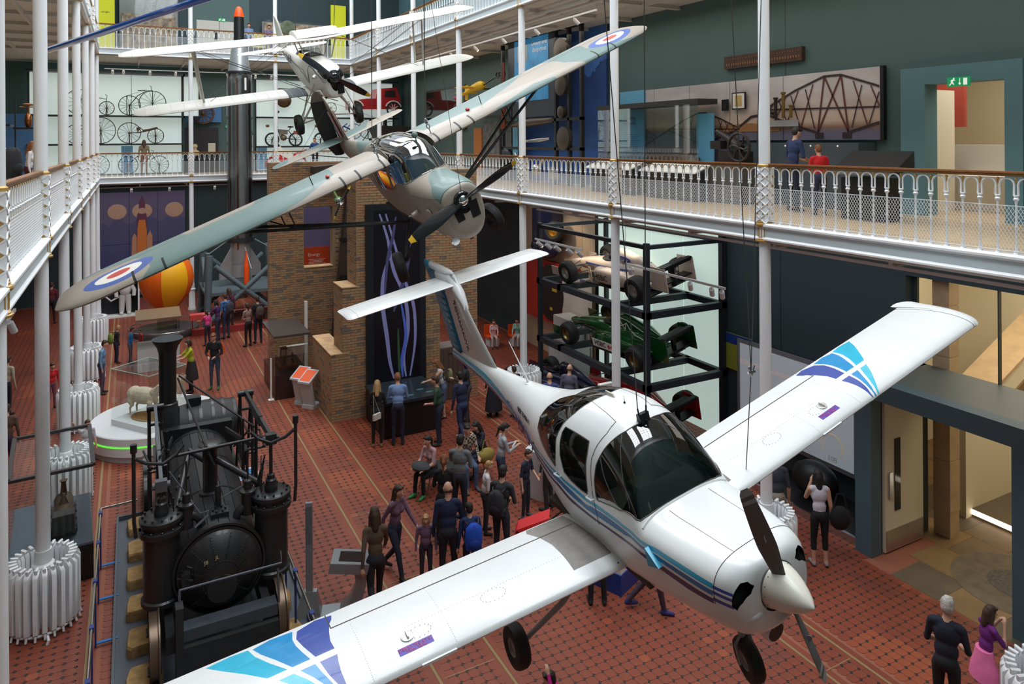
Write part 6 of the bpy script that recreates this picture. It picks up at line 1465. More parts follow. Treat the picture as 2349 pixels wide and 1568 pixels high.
m = MB(); m.prism([(1.62, 1.6), (1.62, 4.0), (1.70, 4.15), (1.70, 4.6), (1.85, 5.0), (1.98, 4.6), (1.98, 4.15), (2.05, 4.0), (2.05, 1.6)], .012, 0, 'y', -.075); part('printed_rocket', m, mat('rocket_purple_print', (112, 64, 96), .6), rp); m = MB(); m.prism([(1.60, 1.5), (1.64, 3.4), (1.70, 3.75), (1.98, 3.75), (2.05, 3.2), (2.02, 1.5)], .012, 0, 'y', -.085); m.prism([(1.35, 1.5), (1.4, 2.9), (1.5, 3.1), (1.6, 2.9), (1.6, 1.5)], .012, 1, 'y', -.08); m.prism([(2.05, 1.5), (2.05, 2.9), (2.2, 3.2), (2.3, 2.9), (2.3, 1.5)], .012, 1, 'y', -.08); part('printed_booster', m, [mat('print_orange_glow', (226, 132, 60), .6), mat('print_peach', (206, 150, 120), .6)], rp)
m = MB()
for x in (.75, 3.3): m.ell((x, -.07, 4.2), .42, .012, .38, 20)
m.ell((1.85, -.066, 4.2), .45, .01, .38, 20); part('printed_moon', m, mat('print_glow', (206, 170, 150), .7), rp)
# rocket in its clear tube on the braced stand
ro = thing('rocket', 'tall silver rocket with black and orange tip reaching through both galleries', 'rocket', (4.37, 34.23, 0)); SIL = mat('rocket_silver', (176, 178, 180), .36, metal=.55, noise_amt=.12, nscale=2); ORG = mat('signal_orange', (250, 84, 12), .45)
part('nose_tip', MB().lathe([(.215, 13.35), (.20, 13.5), (.13, 13.75), (.07, 13.82), (.001, 13.84)], 24), ORG, ro, True); part('black_section', MB().lathe([(.235, 12.2), (.215, 13.35)], 24), BLACK, ro, True); part('tapered_section', MB().lathe([(.48, 10.9), (.47, 11.0), (.34, 11.85), (.235, 12.2)], 32), SIL, ro, 50); part('rocket_body', MB().lathe([(.40, 2.3), (.42, 2.4), (.42, 4.5), (.36, 5), (.36, 10.85), (.48, 10.9)], 32), SIL, ro, 50)
part('clear_tube', MB().lathe([(.54, 3.4), (.54, 10.85)], 32, caps=False), glass('tube_glass', (.84, .87, .88), .9, .08, .6), ro, True)
m = MB(); m.lathe([(.545, 10.8), (.57, 10.82), (.57, 10.9), (.5, 10.92)], 32); m.lathe([(.545, 3.3), (.58, 3.32), (.58, 3.5), (.545, 3.5)], 32)
for a in (0, 1.57, 3.14, 4.71): m.bar((.55*cos(a+.5), .55*sin(a+.5), 3.4), (.55*cos(a+.5), .55*sin(a+.5), 10.85), .04)
part('tube_frame', m, mat('dark_clamp', (60, 62, 66), .4, metal=.5), ro); part('marking_plate', MB().box(.05, .30, -.60, -.55, 9.9, 10.7), BLACK, ro); part('marking_window', MB().box(.14, .22, -.61, -.60, 10.05, 10.6), LGW, ro); part('copper_pipe', MB().tube([(-.14, -.40, 3), (-.14, -.40, 10.6)], .035, 8), mat('copper', (196, 110, 66), .3, metal=.9), ro, True)
m = MB()
for a in range(4): aa = a*pi/2+.35; d = Vector((cos(aa), sin(aa), 0)); n_ = Vector((-sin(aa), cos(aa), 0))*.02; P = [d*.40+Vector((0, 0, 1.7)), d*.98+Vector((0, 0, 1.7)), d*.98+Vector((0, 0, 2.2)), d*.42+Vector((0, 0, 3.1))]; m.hexa([p-n_ for p in P]+[p+n_ for p in P])
part('tail_fin', m, SIL, ro); m = MB(); m.lathe([(.02, 3.0), (.10, 2.35), (.11, 2.3), (.11, 1.55), (.05, 1.5)], 16, (.12, -.98, 0)); part('orange_pod', m, ORG, ro, True); m = MB(); m.lathe([(.40, 2.3), (.42, 1.75), (.30, 1.7), (.22, 1.2), (.32, .8)], 20); part('engine_nozzle', m, SIL, ro, 50)
rst = thing('rocket_stand', 'blue grey tubular stand with crossed braces under the rocket', 'stand', (4.37, 34.23, 0)); SG = mat('stand_blue_grey', (88, 104, 110), .5)
m = MB(); m.box(-1.6, 1.6, -1.5, 1.5, 1.25, 1.38); part('deck', m, SG, rst)
for x in (-1.4, 1.4):
    for y in (-1.4, 1.4): m = MB(); m.tube([(x*1.1, y*1.1, 0), (x, y, 2.95)], .14, 12); part('stand_post', m, SG, rst, True)
for y in (-1.45, 1.45): m = MB(); m.tube([(-1.5, y, .1), (1.2, y, 2.5)], .11, 10); m.tube([(1.5, y, .1), (-1.2, y, 2.5)], .11, 10); part('cross_brace', m, SG, rst, True)
for x in (-1.45, 1.45): m = MB(); m.tube([(x, -1.5, .1), (x, 1.2, 2.5)], .09, 10); m.tube([(x*.95, -.6, 2.9), (x*.4, -.3, 3.4)], .03, 6); m.tube([(x*1.02, .2, 1.4), (x*.95, -.2, 2.9)], .09, 10); part('side_brace', m, SG, rst, True)
m = MB(); m.box(-2.2, 2.3, -2.9, -2.6, 0, .25); m.tube([(-2.2, -3, .9), (2.3, -3, .9)], .02, 6); 
for x in (-2.2, -1, .2, 1.4, 2.3): m.tube([(x, -3, 0), (x, -3, .9)], .02, 6)
part('low_barrier', m, [mat('barrier_red', (150, 50, 50), .5)], rst); m = MB(); m.box(-2.3, -1.7, -3.35, -3.0, .75, .95); part('red_label', m, mat('label_red', (206, 74, 70), .5), rst)
# balloon on its column over a round dark plinth
bl_ = thing('balloon_model', 'yellow and orange model balloon on a column over a round dark plinth', 'balloon', (1.3, 32.37, 0)); gores = [mat('balloon_yellow', (250, 180, 20), .5), mat('balloon_orange', (240, 106, 14), .5)]
pr = [(.30, .95), (.36, 1.0), (.62, 1.3), (.85, 1.6), (.99, 1.95), (1.03, 2.25), (.98, 2.6), (.85, 2.9), (.6, 3.15), (.3, 3.28), (.01, 3.32)]
for k in range(12):
    m = MB(); rings = []
    for r, z in pr: rings.append([(r*cos(2*pi*(k+q/4)/12+.3), r*sin(2*pi*(k+q/4)/12+.3), z) for q in range(5)])
    i = m.av([p for R_ in rings for p in R_]); m.af([(a*5+q, a*5+q+1, (a+1)*5+q+1, (a+1)*5+q) for a in range(len(pr)-1) for q in range(4)], i); part('balloon_gore', m, gores[(k//2) % 2], bl_, True)
part('basket_case', MB().box(-.36, .36, -.36, .36, .25, .95), glass('brown_glass', (.62, .56, .50), .8, .05, .4), bl_); part('round_plinth', MB().lathe([(1.2, 0), (1.2, .2), (1.16, .25)], 40), mat('plinth_dark', (62, 54, 52), .5), bl_, 40); part('guard_ring', MB().tube([(1.38*cos(a), 1.38*sin(a), .34) for a in frange(0, 2*pi, 40)[:-1]], .02, 6, 0, False, True), STEEL, bl_, True); m = MB()
for i in range(8): a = 2*pi*i/8; m.tube([(1.2*cos(a), 1.2*sin(a), .1), (1.38*cos(a), 1.38*sin(a), .34)], .015, 5)
part('ring_stay', m, STEEL, bl_)
# space suit in a lit case
ss = thing('space_suit_case', 'white framed case with a white space suit against a star field', 'display case', (-.65, 36.6, 0)); m = MB(); m.box(-.62, -.55, -.25, .35, 0, 2.1); m.box(.95, 1.02, -.25, .35, 0, 2.1); m.box(-.62, 1.02, -.25, .35, 0, .08); m.box(-.62, 1.02, -.25, .35, 2.05, 2.12); part('case_frame', m, LGW, ss); part('star_backdrop', MB().box(-.55, .95, .30, .34, .08, 2.05), mat('star_black', (20, 22, 28), .7), ss); m = MB()
for s in (1, -1): m.tube([(.45+s*.14, 0, .2), (.45+s*.13, .02, .6), (.45+s*.10, 0, .95)], [.10, .12, .14], 12); m.ell((.45+s*.15, -.06, .15), .09, .15, .08, 10); m.tube([(.45+s*.22, 0, 1.4), (.45+s*.36, -.05, 1.15), (.45+s*.34, -.12, .9)], [.10, .09, .08], 10)
m.loft([ring(0, .2, 0, .01)]) if False else None; m.ell((.45, 0, 1.2), .24, .18, .34, 14); m.ball((.45, 0, 1.68), .16, 14); part('space_suit', m, mat('suit_white', (206, 206, 204), .7), ss, 50); part('air_hose', MB().tube([(.2, -.1, .9), (-.1, -.15, .75), (-.35, -.12, 1.0), (-.42, 0, 1.5)], .04, 8), mat('suit_white', (206, 206, 204), .7), ss, True)
# long case with engine model near the sheep
cs = thing('display_case', 'glass case with a brown panel top between balloon and sheep platform', 'display case', (.2, 27.3, 0)); m = MB(); m.box(0, 1.3, 0, 1.2, 0, .75); part('case_base', m, GREY, cs); m = MB(); m.box(0, 1.3, 0, 1.2, .75, 1.75); part('case_glass', m, GLC, cs); part('case_lid', MB().hexa([(-.05, -.05, 1.72), (1.35, -.05, 1.72), (1.35, 1.25, 1.80), (-.05, 1.25, 1.80), (-.05, -.05, 1.78), (1.35, -.05, 1.78), (1.35, 1.25, 1.86), (-.05, 1.25, 1.86)]), mat('bronze_lid', (120, 96, 70), .4), cs)
# round platform with the sheep
sp_ = thing('round_platform', 'round white platform with a green light line carrying the sheep case', 'platform', (.60, 21.1, 0)); part('drum', MB().lathe([(1.50, 0), (1.50, .14), (1.56, .15), (1.56, .58), (1.54, .60)], 64), mat('platform_white', (222, 224, 226), .4), sp_, 40); part('green_line', MB().lathe([(1.565, .36), (1.567, .37), (1.567, .395), (1.565, .405)], 64, caps=False), mat('green_led', (90, 206, 60), .4, emit=1.2), sp_, True); part('dark_foot', MB().lathe([(1.51, 0), (1.51, .13)], 64, caps=False), GREY, sp_); m = MB(); m.box(.55, 1.15, -2.0, -1.5, .0, .62); m.hexa([(.5, -2.1, .62), (1.2, -2.1, .62), (1.2, -1.5, .62), (.5, -1.5, .62), (.5, -2.1, .68), (1.2, -2.1, .68), (1.2, -1.5, .82), (.5, -1.5, .82)]); part('reader_rail', m, LGW, sp_)
gc = thing('sheep_case', 'clear square case on the round platform around the sheep', 'display case', (.41, 20.65, .60), radians(-54)); part('case_floor', MB().box(-.71, .71, -.54, .54, 0, .14), mat('platform_white', (222, 224, 226), .4), gc); part('glass_wall', MB().box(-.71, .71, -.54, .54, .14, 1.42), GLC, gc); m = MB()
for a, b in (((-.71, -.54), (.71, -.54)), ((.71, -.54), (.71, .54)), ((.71, .54), (-.71, .54)), ((-.71, .54), (-.71, -.54))): m.bar((*a, 1.42), (*b, 1.42), .015)
part('glass_edge', m, mat('glass_edge_green', (170, 196, 188), .3), gc)
sh = thing('sheep', 'stuffed pale woolly sheep standing on straw in the clear case', 'sheep', (.30, 20.85, .76), radians(-44)); WOOL = mat('cream_wool', (212, 198, 172), .95, noise_amt=.15, nscale=14, bump=1., bscale=45)
def blob(parts_, name, mats, parent, vox=.02, lab=None, smoothit=6, disp=0.):
    """one continuous skin grown round a set of tapered limbs; faces take the slot of the nearest limb"""
    mb = MB()
    for kind, a, b, ra, rb_, slot in parts_:
        if kind == 'c':
            a, b = Vector(a), Vector(b); d = b-a; n_ = 4; pts = [a+d*i/n_ for i in range(n_+1)]; rr = [ra+(rb_-ra)*i/n_ for i in range(n_+1)]
            dn = d.normalized() if d.length > 1e-6 else Vector((0, 0, 1)); pts = [a-dn*ra*.85, a-dn*ra*.5]+pts+[b+dn*rb_*.5, b+dn*rb_*.85]; rr = [ra*.45, ra*.85]+rr+[rb_*.85, rb_*.45]; mb.tube(pts, rr, 10)
        else:
            mb.ell(a, b[0], b[1], b[2], 14)
    me = bpy.data.meshes.new(name); me.from_pydata(mb.v, [], mb.f); o = bpy.data.objects.new(name, me); COL.objects.link(o)
    md = o.modifiers.new('r', 'REMESH'); md.mode = 'VOXEL'; md.voxel_size = vox
    if smoothit: s2 = o.modifiers.new('s', 'SMOOTH'); s2.factor = .5; s2.iterations = smoothit
    dg = bpy.context.evaluated_depsgraph_get(); nm = bpy.data.meshes.new_from_object(o.evaluated_get(dg)); nm.name = name
    bpy.data.objects.remove(o); bpy.data.meshes.remove(me)
    for mm in mats: nm.materials.append(mm)
    if len(mats) > 1:
        import numpy as np
        nf = len(nm.polygons); C_ = np.empty(nf*3); nm.polygons.foreach_get('center', C_); C_ = C_.reshape(-1, 3); best = np.full(nf, 1e9); sl = np.zeros(nf, dtype=np.int32)
        for kind, a, b, ra, rb_, slot in parts_:
            A = np.array(a, float)
            if kind == 'c':
                B = np.array(b, float); D = B-A; L2 = max(1e-9, (D*D).sum()); t_ = np.clip(((C_-A)@D)/L2, 0, 1); dist = np.linalg.norm(C_-(A+t_[:, None]*D), axis=1)-(ra+(rb_-ra)*t_)
            else:
                R_ = np.array(b, float); q = np.linalg.norm((C_-A)/R_, axis=1); dist = (q-1)*R_.min()
            w = dist < best; best[w] = dist[w]; sl[w] = slot
        nm.polygons.foreach_set('material_index', sl)
    nm.polygons.foreach_set('use_smooth', [True]*len(nm.polygons)); nm.update()
    ob = link(name, nm, parent)
    if lab: ob['label'] = lab
    return ob
P = [('e', (0, 0, .48), (.42, .21, .22), 0, 0, 0), ('e', (-.30, 0, .50), (.18, .20, .20), 0, 0, 0), ('c', (.34, 0, .58), (.52, 0, .74), .13, .09, 0), ('c', (.53, 0, .78), (.68, 0, .70), .075, .045, 1), ('c', (-.46, 0, .52), (-.48, 0, .36), .04, .03, 0)]
for s in (1, -1):
    P += [('c', (.27, s*.11, .35), (.28, s*.11, .18), .075, .035, 0), ('c', (.28, s*.11, .18), (.28, s*.11, .02), .03, .026, 1), ('c', (-.33, s*.11, .38), (-.27, s*.11, .24), .10, .05, 0), ('c', (-.27, s*.11, .24), (-.34, s*.11, .17), .04, .03, 1), ('c', (-.34, s*.11, .17), (-.33, s*.11, .02), .03, .026, 1), ('c', (.50, s*.06, .80), (.48, s*.16, .79), .025, .012, 1)]
blob(P, 'body', [WOOL, mat('sheep_face', (206, 192, 172), .9)], sh, .018)
part('straw', MB().ell((0, 0, -.005), .50, .34, .03, 16), mat('straw', (150, 116, 66), .95, noise_amt=.4, nscale=30, bump=1, bscale=60), gc, loc=(-.03, 0, .155))['kind'] = 'stuff'
# glass case with small engine, next to the orange label stands
ec = thing('engine_model_case', 'glass case on dark base with a small brass beam engine model', 'display case', (4.2, 22.4, 0)); ec.rotation_euler = (0, 0, radians(0)); m = MB(); m.hexa([(0, 0, 0), (1.05, .9, 0), (.62, 3.1, 0), (-.40, 2.2, 0), (0, 0, .72), (1.05, .9, .72), (.62, 3.1, .72), (-.40, 2.2, .72)]) if False else m.box(-.38, .62, .0, 2.0, 0, .72); part('case_base', m, mat('case_maroon', (50, 34, 34), .35), ec); part('case_glass', MB().box(-.37, .61, .01, 1.99, .72, 1.86), GLC, ec); part('case_lid', MB().box(-.42, .66, -.04, 2.04, 1.86, 1.92), mat('lid_bronze', (74, 70, 68), .25), ec); m = MB(); m.box(-.15, .42, .6, 1.3, .72, .80); part('model_base', m, mat('mahogany', (94, 44, 34), .4), ec); m = MB()
for x in (-.05, .10): m.tube([(x, .75, .8), (x, .75, 1.3)], .012, 6); m.tube([(x, .95, .8), (x, .95, 1.3)], .012, 6)
m.box(-.08, .13, .72, .98, 1.28, 1.32); m.lathe([(.05, 0), (.05, .25)], 12, (.02, .85, .8)); m.tube([(.02, .85, 1.05), (.02, .85, 1.32)], .01, 6); m.tube([(.05, .85, .95), (.42, .85, .95)], .012, 6); part('model_engine', m, mat('aged_brass', (104, 84, 62), .4, metal=.7), ec, True); m = MB(); m.tube([(.30, .85+.16*cos(a), .96+.16*sin(a)) for a in frange(0, 2*pi, 24)[:-1]], .012, 6, 0, False, True)
for i in range(6): a = i*pi/3; m.tube([(.30, .85, .96), (.30, .85+.16*cos(a), .96+.16*sin(a))], .006, 4)
part('flywheel', m, BLACK, ec, True); t = thing('slim_label_post', 'slim white label post at the corner of the engine model case', 'sign', (3.72, 22.5, 0)); part('post', MB().box(-.02, .02, -.03, .03, 0, 1.25), LGW, t); part('post_foot', MB().box(-.08, .08, -.08, .08, 0, .02), LGW, t)
t = thing('label_stand', 'white folded stand behind the engine model case', 'sign', (4.35, 25.0, 0)); m = MB(); m.box(0, .8, 0, .3, 0, .1); m.hexa([(.0, .0, .1), (.8, .0, .1), (.8, .06, .1), (.0, .06, .1), (-.0, -.4, .95), (.8, -.4, .95), (.8, -.34, .98), (-.0, -.34, .98)]); part('folded_panel', m, LGW, t); m = MB(); m.box(.9, 1.0, 0, .12, 0, 2.3); part('upright', m, LGW, t)
OP = mat('label_orange', (232, 88, 30), .5)
for k, (x, y) in enumerate(((4.52, 21.75), (4.66, 21.35))):
    t = thing('label_stand', ['grey stand with orange label, the one nearer the glass case', 'grey stand with orange label, the one nearer the brick wall'][k], 'sign', (x, y, 0), radians(-50), 'pair of orange label stands'); m = MB(); m.box(-.20, .20, -.18, .22, 0, .10); m.hexa([(-.19, -.12, .10), (.19, -.12, .10), (.19, -.05, .10), (-.19, -.05, .10), (-.19, -.30, .82), (.19, -.30, .82), (.19, -.23, .85), (-.19, -.23, .85)]); part('leg_panel', m, GREY, t); m = MB(); m.hexa([(-.21, -.36, .78), (.21, -.36, .78), (.21, .10, 1.02), (-.21, .10, 1.02), (-.21, -.36, .83), (.21, -.36, .83), (.21, .10, 1.07), (-.21, .10, 1.07)]); hd = part('desk', m, GREY, t); m = MB(); m.hexa([(-.17, -.32, .852), (.17, -.32, .852), (.17, .06, 1.051), (-.17, .06, 1.051), (-.17, -.32, .856), (.17, -.32, .856), (.17, .06, 1.055), (-.17, .06, 1.055)]); part('orange_label', m, OP, hd)
# tall grey sign post and touch screen kiosk by the locomotive
AL = mat('brushed_alu', (150, 154, 158), .35, metal=.5); t = thing('sign_post', 'tall slim grey aluminium sign post with wide foot beside the locomotive', 'sign', (2.56, 11.95, 0), radians(-20)); part('post', MB().box(-.055, .055, -.03, .03, .1, 1.86), AL, t); part('post_foot', MB().hexa([(-.24, -.16, 0), (.20, -.16, 0), (.20, .16, 0), (-.24, .16, 0), (-.10, -.05, .42), (.12, -.05, .42), (.12, .05, .42), (-.10, .05, .42)]), AL, t); part('post_face', MB().box(-.05, .05, -.036, -.03, 1.2, 1.8), mat('grey_print', (104, 108, 112), .5), t)
t = thing('touch_kiosk', 'grey curved kiosk with tilted square screen beside the sign post', 'kiosk', (3.05, 11.75, 0), radians(-22)); m = MB(); cv = [(-.42, 0), (.25, 0), (.40, .55), (.36, .86), (.20, .86), (.24, .55), (.12, .25), (-.05, .08), (-.42, .06)]; m.prism(cv, .34, 0, 'y', -.17); part('kiosk_body', m, AL, t, 30); m = MB(); m.hexa([(-.20, -.22, .80), (.42, -.22, .74), (.42, .22, .74), (-.20, .22, .80), (-.16, -.22, .96), (.46, -.22, .90), (.46, .22, .90), (-.16, .22, .96)]); kh = part('kiosk_head', m, AL, t); m = MB(); m.hexa([(-.04, -.14, .951), (.34, -.14, .914), (.34, .14, .914), (-.04, .14, .951), (-.04, -.14, .955), (.34, -.14, .918), (.34, .14, .918), (-.04, .14, .955)]); part('kiosk_screen', m, mat('dark_screen', (48, 40, 40), .12), kh)
# model case in the front left with a brass locomotive model
mc = thing('model_case', 'large glass case with a brass engine model under the narrow side gallery', 'display case', (-.70, 14.85, 0), radians(4)); m = MB(); m.box(-1.15, .1, 0, 2.1, 0, .62); part('case_base', m, mat('case_black', (26, 24, 26), .4), mc); part('case_deck', MB().box(-1.15, .1, 0, 2.1, .62, .66), mat('deck_grey', (96, 104, 116), .6), mc); part('case_glass', MB().box(-1.14, .09, .01, 2.09, .66, 2.0), GLC, mc); m = MB()
for a, b in (((-1.15, 0), (.1, 0)), ((.1, 0), (.1, 2.1)), ((.1, 2.1), (-1.15, 2.1)), ((-1.15, 2.1), (-1.15, 0))): m.bar((*a, 2.02), (*b, 2.02), .07, .05)
part('case_frame', m, mat('frame_dark', (56, 56, 60), .35), mc); m = MB(); m.lathe([(.16, 0), (.16, .9)], 20, (-.35, .5, .92), 0, 'y'); m.lathe([(.06, 0), (.04, .25), (.07, .3)], 12, (-.35, 1.25, 1.06)); m.lathe([(.09, 0), (.05, .1), (.02, .2)], 12, (-.35, .9, 1.05)); part('model_boiler', m, mat('aged_brass', (104, 84, 62), .4, metal=.7), mc, True); m = MB(); m.box(-.55, -.15, .35, 1.5, .72, .80); m.box(-.52, -.18, .25, .5, .8, 1.12)
for y in (.5, .8, 1.1, 1.35):
    for x in (-.56, -.16): m.lathe([(.10, 0), (.10, .02)], 16, (x, y, .78), 0, 'x')
part('model_chassis', m, mat('model_black', (40, 36, 34), .5), mc, 40)
# padded bench
bn = thing('bench', 'black padded bench with splayed steel legs among the visitors', 'bench', (5.62, 14.72, 0), radians(6)); part('seat', MB().box(0, 1.75, 0, .55, .38, .46), mat('bench_leather', (50, 54, 56), .35, coat=.3), bn)
for x, y in ((.2, .1), (1.55, .1), (.2, .45), (1.55, .45)): part('leg', MB().tube([(x, y, .38), (x+(-.08 if x < 1 else .08), y+(-.05 if y < .3 else .05), 0)], .018, 8), STEEL, bn, True)
# ================================================================== first gallery: end wall with backlit shelves
CG2 = mat('backlit_white', (206, 222, 218), .7, emit=.5); FRM = mat('shelf_frame_black', (34, 36, 38), .5)
def shelfbox(name, label, x0, x1, zs, vx, y=40.1):
    t = thing(name, label, 'light panel', (x0, y, zs[0]))
    for i in range(len(zs)-1):
        for a, b in zip(vx, vx[1:]): part('glowing_panel', MB().box(a-x0+.01, b-x0-.01, 0, .06, zs[i]-zs[0]+.04, zs[i+1]-zs[0]-.04), CG2, t)
    for z in zs: part('shelf_bar', MB().box(-.06, x1-x0+.06, -.75, .05, z-zs[0]-.045, z-zs[0]+.03), FRM, t)
    for x in (vx[0], vx[-1]): part('side_post', MB().box(x-x0-.06, x-x0, -.1, .06, 0, zs[-1]-zs[0]), FRM, t)
    return t
shelfbox('backlit_shelf_wall', 'backlit shelf wall with old bicycles on the end gallery', -4.1, 2.4, (7.2-.99, 7.68, 9.05, 11.25-.72+.6), (-4.1, -2.9, -1.3, .1, 2.4)); shelfbox('backlit_shelf_wall', 'backlit shelf wall with motorcycles and red car on the end gallery', 5.95, 13.55, (6.21, 7.5, 9.05, 11.1), (5.95, 8.5, 11.0, 13.55))
part_top = shelfbox('backlit_shelf_wall', 'single backlit panel right of the high velocipede', 2.45, 3.2, (9.05, 11.13), (2.45, 3.2))
def wheel_(m, x, z, r, ns=14, t=.018, y=0, axis='y', rim=None):
    m.tube([(x+r*cos(a), y, z+r*sin(a)) for a in frange(0, 2*pi, 28)[:-1]], t, 5, 0, False, True)
def cyc(name, label, x, z, w1, w2, tubes, col, group, spokes=14, cat='bicycle', y=39.6, tt=.02, fill=None, extra=None):
    t = thing(name, label, cat, (x, y, z), group=group); mm = mat(*col)
    for (cx_, r) in (w1, w2):
        m = MB(); wheel_(m, cx_, r, r, t=tt); part('wheel_rim', m, mm, t, True)
        m = MB()
        for i in range(spokes): a = 2*pi*i/spokes; m.tube([(cx_, 0, r), (cx_+r*cos(a), 0, r+r*sin(a))], .008, 4)
        m.ball((cx_, 0, r), .04, 8); part('spoke_set', m, mm, t)['kind'] = 'stuff'
        part('stand_post', MB().box(cx_-.025, cx_+.025, .03, .08, 0, r), FRM, t)
    m = MB()
    for P, r in tubes: m.tube([(a, 0, b) for a, b in P], r, 6)
    part('frame', m, mm, t, True)
    if fill:
        for nm, poly, c_, d in fill: part(nm, MB().prism(poly, d, 0, 'y', -d/2), mat(*c_), t, 40)
    return t
IR = ('old_iron', (46, 50, 48), .5); BRN = ('brown_wood_frame', (84, 62, 48), .6); GV = 'bicycles on the backlit shelves'
cyc('velocipede', 'high velocipede with one large and one smaller wheel on the top shelf', -.38, 9.10, (.40, .47), (1.40, .60), [([(.4, .47), (.75, .95), (1.15, 1.2), (1.4, 1.22), (1.4, .6)], .022), ([(1.36, 1.15), (1.34, 1.42), (1.28, 1.45)], .015), ([(.28, .95), (.9, 1.15), (1.15, 1.25)], .008), ([(.28, 0), (.28, .95)], .02), ([(.75, 1.2), (1.1, 1.22)], .02)], IR, GV)
cyc('velocipede', 'wooden treadle velocipede with curved saddle beam on the middle shelf', -.5, 7.73, (.50, .50), (1.65, .36), [([(.5, .5), (.9, .52), (1.3, .6), (1.7, .72), (1.75, .75)], .03), ([(1.65, .36), (1.62, .75)], .02), ([(.5, .5), (.5, .2)], .02)], BRN, GV, fill=[('saddle', [(.85, .50), (1.0, .72), (1.1, .58), (1.35, .62), (1.75, .74), (1.7, .80), (1.35, .70), (1.1, .66), (.95, .80), (.80, .76)], ('brown_wood_frame', (84, 62, 48), .6), .12)])
cyc('bicycle', 'brown dwarf bicycle beside the column left of the high velocipede', -2.4, 9.10, (.35, .60), (1.45, .32), [([(.35, .6), (.6, 1.15), (.9, .85), (1.45, .75), (1.45, .32)], .02), ([(1.45, .75), (1.47, .95), (1.38, .97)], .015)], BRN, GV); cyc('bicycle', 'thin tall bicycle partly hidden by the columns on the middle shelf', -2.6, 7.73, (.4, .45), (1.4, .62), [([(.4, .45), (.8, .9), (1.4, 1.0), (1.4, .62)], .018), ([(.8, .9), (.9, .45), (.4, .45)], .018)], BRN, GV); cyc('bicycle', 'ordinary bicycle on the bottom shelf behind the end railing', -.45, 6.25, (.4, .42), (1.75, .42), [([(.4, .42), (.8, .85), (1.45, .9), (1.75, .42)], .02), ([(.8, .85), (1.0, .4), (1.45, .9)], .02), ([(1.45, .9), (1.5, 1.1), (1.38, 1.12)], .015)], IR, GV)
cyc('bicycle', 'red and teal wheeled bicycle leaning by the corner column', -2.3, 6.25, (.3, .45), (1.0, .45), [([(.3, .45), (.6, .9), (1.0, .45)], .02)], ('teal_bike', (40, 120, 120), .4), GV)
GM = 'motorcycles on the backlit shelves'; TY = ('tyre_dark', (40, 42, 42), .6)
def moto(label, x, z, s=1., col=(120, 104, 90), tank=(120, 110, 96), y=39.6):
    t = cyc('motorcycle', label, x, z, (.33, .33), (1.55, .33), [([(.33, .33), (.62, 1.0), (.52, 1.12)], .025), ([(.6, .92), (.75, .45), (1.2, .38), (1.55, .33)], .025), ([(.65, .85), (1.15, .82), (1.55, .33)], .025), ([(1.2, .82), (1.3, 1.0)], .02)], TY, GM, 10, 'motorcycle', y, .05)
    m = MB(); m.box(.68, 1.12, -.07, .07, .60, .84); part('fuel_tank', m, mat('tank_%d' % tank[0], tank, .4), t); m = MB(); m.ell((.92, 0, .42), .18, .12, .16, 10); m.lathe([(.08, .45), (.10, .6)], 10, (.85, 0, 0)); part('engine', m, mat('engine_brown', col, .4, metal=.5), t, True); m = MB(); m.ell((1.28, 0, 1.0), .17, .09, .05, 10); part('saddle', m, BLACK, t, True); m = MB(); m.ell((.10, 0, 1.05), .10, .08, .08, 8); m.tube([(.52, -.25, 1.12), (.52, .25, 1.12)], .02, 6); part('head_lamp', m, mat('lamp_brass', (150, 110, 70), .4, metal=.6), t); m = MB(); m.box(1.45, 1.85, -.08, .08, .62, .80); part('rear_box', m, mat('tan_leather', (150, 84, 50), .6), t); return t
moto('early flat tank motorcycle with tan rear box on the middle shelf', 6.35, 7.55); moto('small dark motorcycle beyond the biplane wheel on the middle shelf', 8.9, 7.55, tank=(90, 90, 94))
t = cyc('motorcycle', 'white and red racing motorcycle on the bottom shelf', 6.35, 6.25, (.34, .34), (1.75, .34), [([(.34, .34), (.6, .95)], .03), ([(.7, .5), (1.75, .34)], .03)], ('red_wheel', (170, 40, 44), .4), GM, 6, 'motorcycle', 39.5, .06); part('fairing', MB().prism([(.30, .75), (.42, 1.15), (.70, 1.28), (.85, 1.1), (1.3, 1.05), (1.35, .6), (.8, .35), (.5, .5)], .34, 0, 'y', -.17), LGW, t, 40); part('red_tail', MB().prism([(1.2, .78), (2.1, 1.1), (2.12, 1.0), (1.35, .66)], .2, 0, 'y', -.1), LGR, t); part('red_flash', MB().prism([(.35, .72), (.45, .95), (1.1, .60), (.8, .40)], .36, 0, 'y', -.18), LGR, t); part('seat', MB().box(1.05, 1.65, -.1, .1, .95, 1.02), BLACK, t); part('windscreen', MB().prism([(.50, 1.18), (.70, 1.30), (.60, 1.42)], .2, 0, 'y', -.1), BLACK, t)
cyc('bicycle', 'bicycle with pale wooden fork on the shelf under the red car', 11.4, 7.9, (.5, .55), (1.85, .5), [([(.5, .55), (.6, 1.1)], .03), ([(.6, 1.05), (1.1, .6), (1.85, .5)], .05)], ('green_frame', (70, 92, 88), .5), GM); cyc('bicycle', 'blue framed bicycle between two black posts', 9.9, 7.9, (.3, .35), (1.2, .42), [([(.3, .35), (.6, .7), (1.2, .42)], .05), ([(.6, .7), (.8, .85)], .03)], ('blue_frame', (40, 76, 160), .5), GM); part('post_pair', MB().box(8.95, 9.1, -.3, 0, 0, 2.8).box(9.25, 9.4, -.3, 0, 0, 2.8), FRM, bpy.data.objects['backlit_shelf_wall.001'], loc=(-5.95+3.5, -.5, 0))
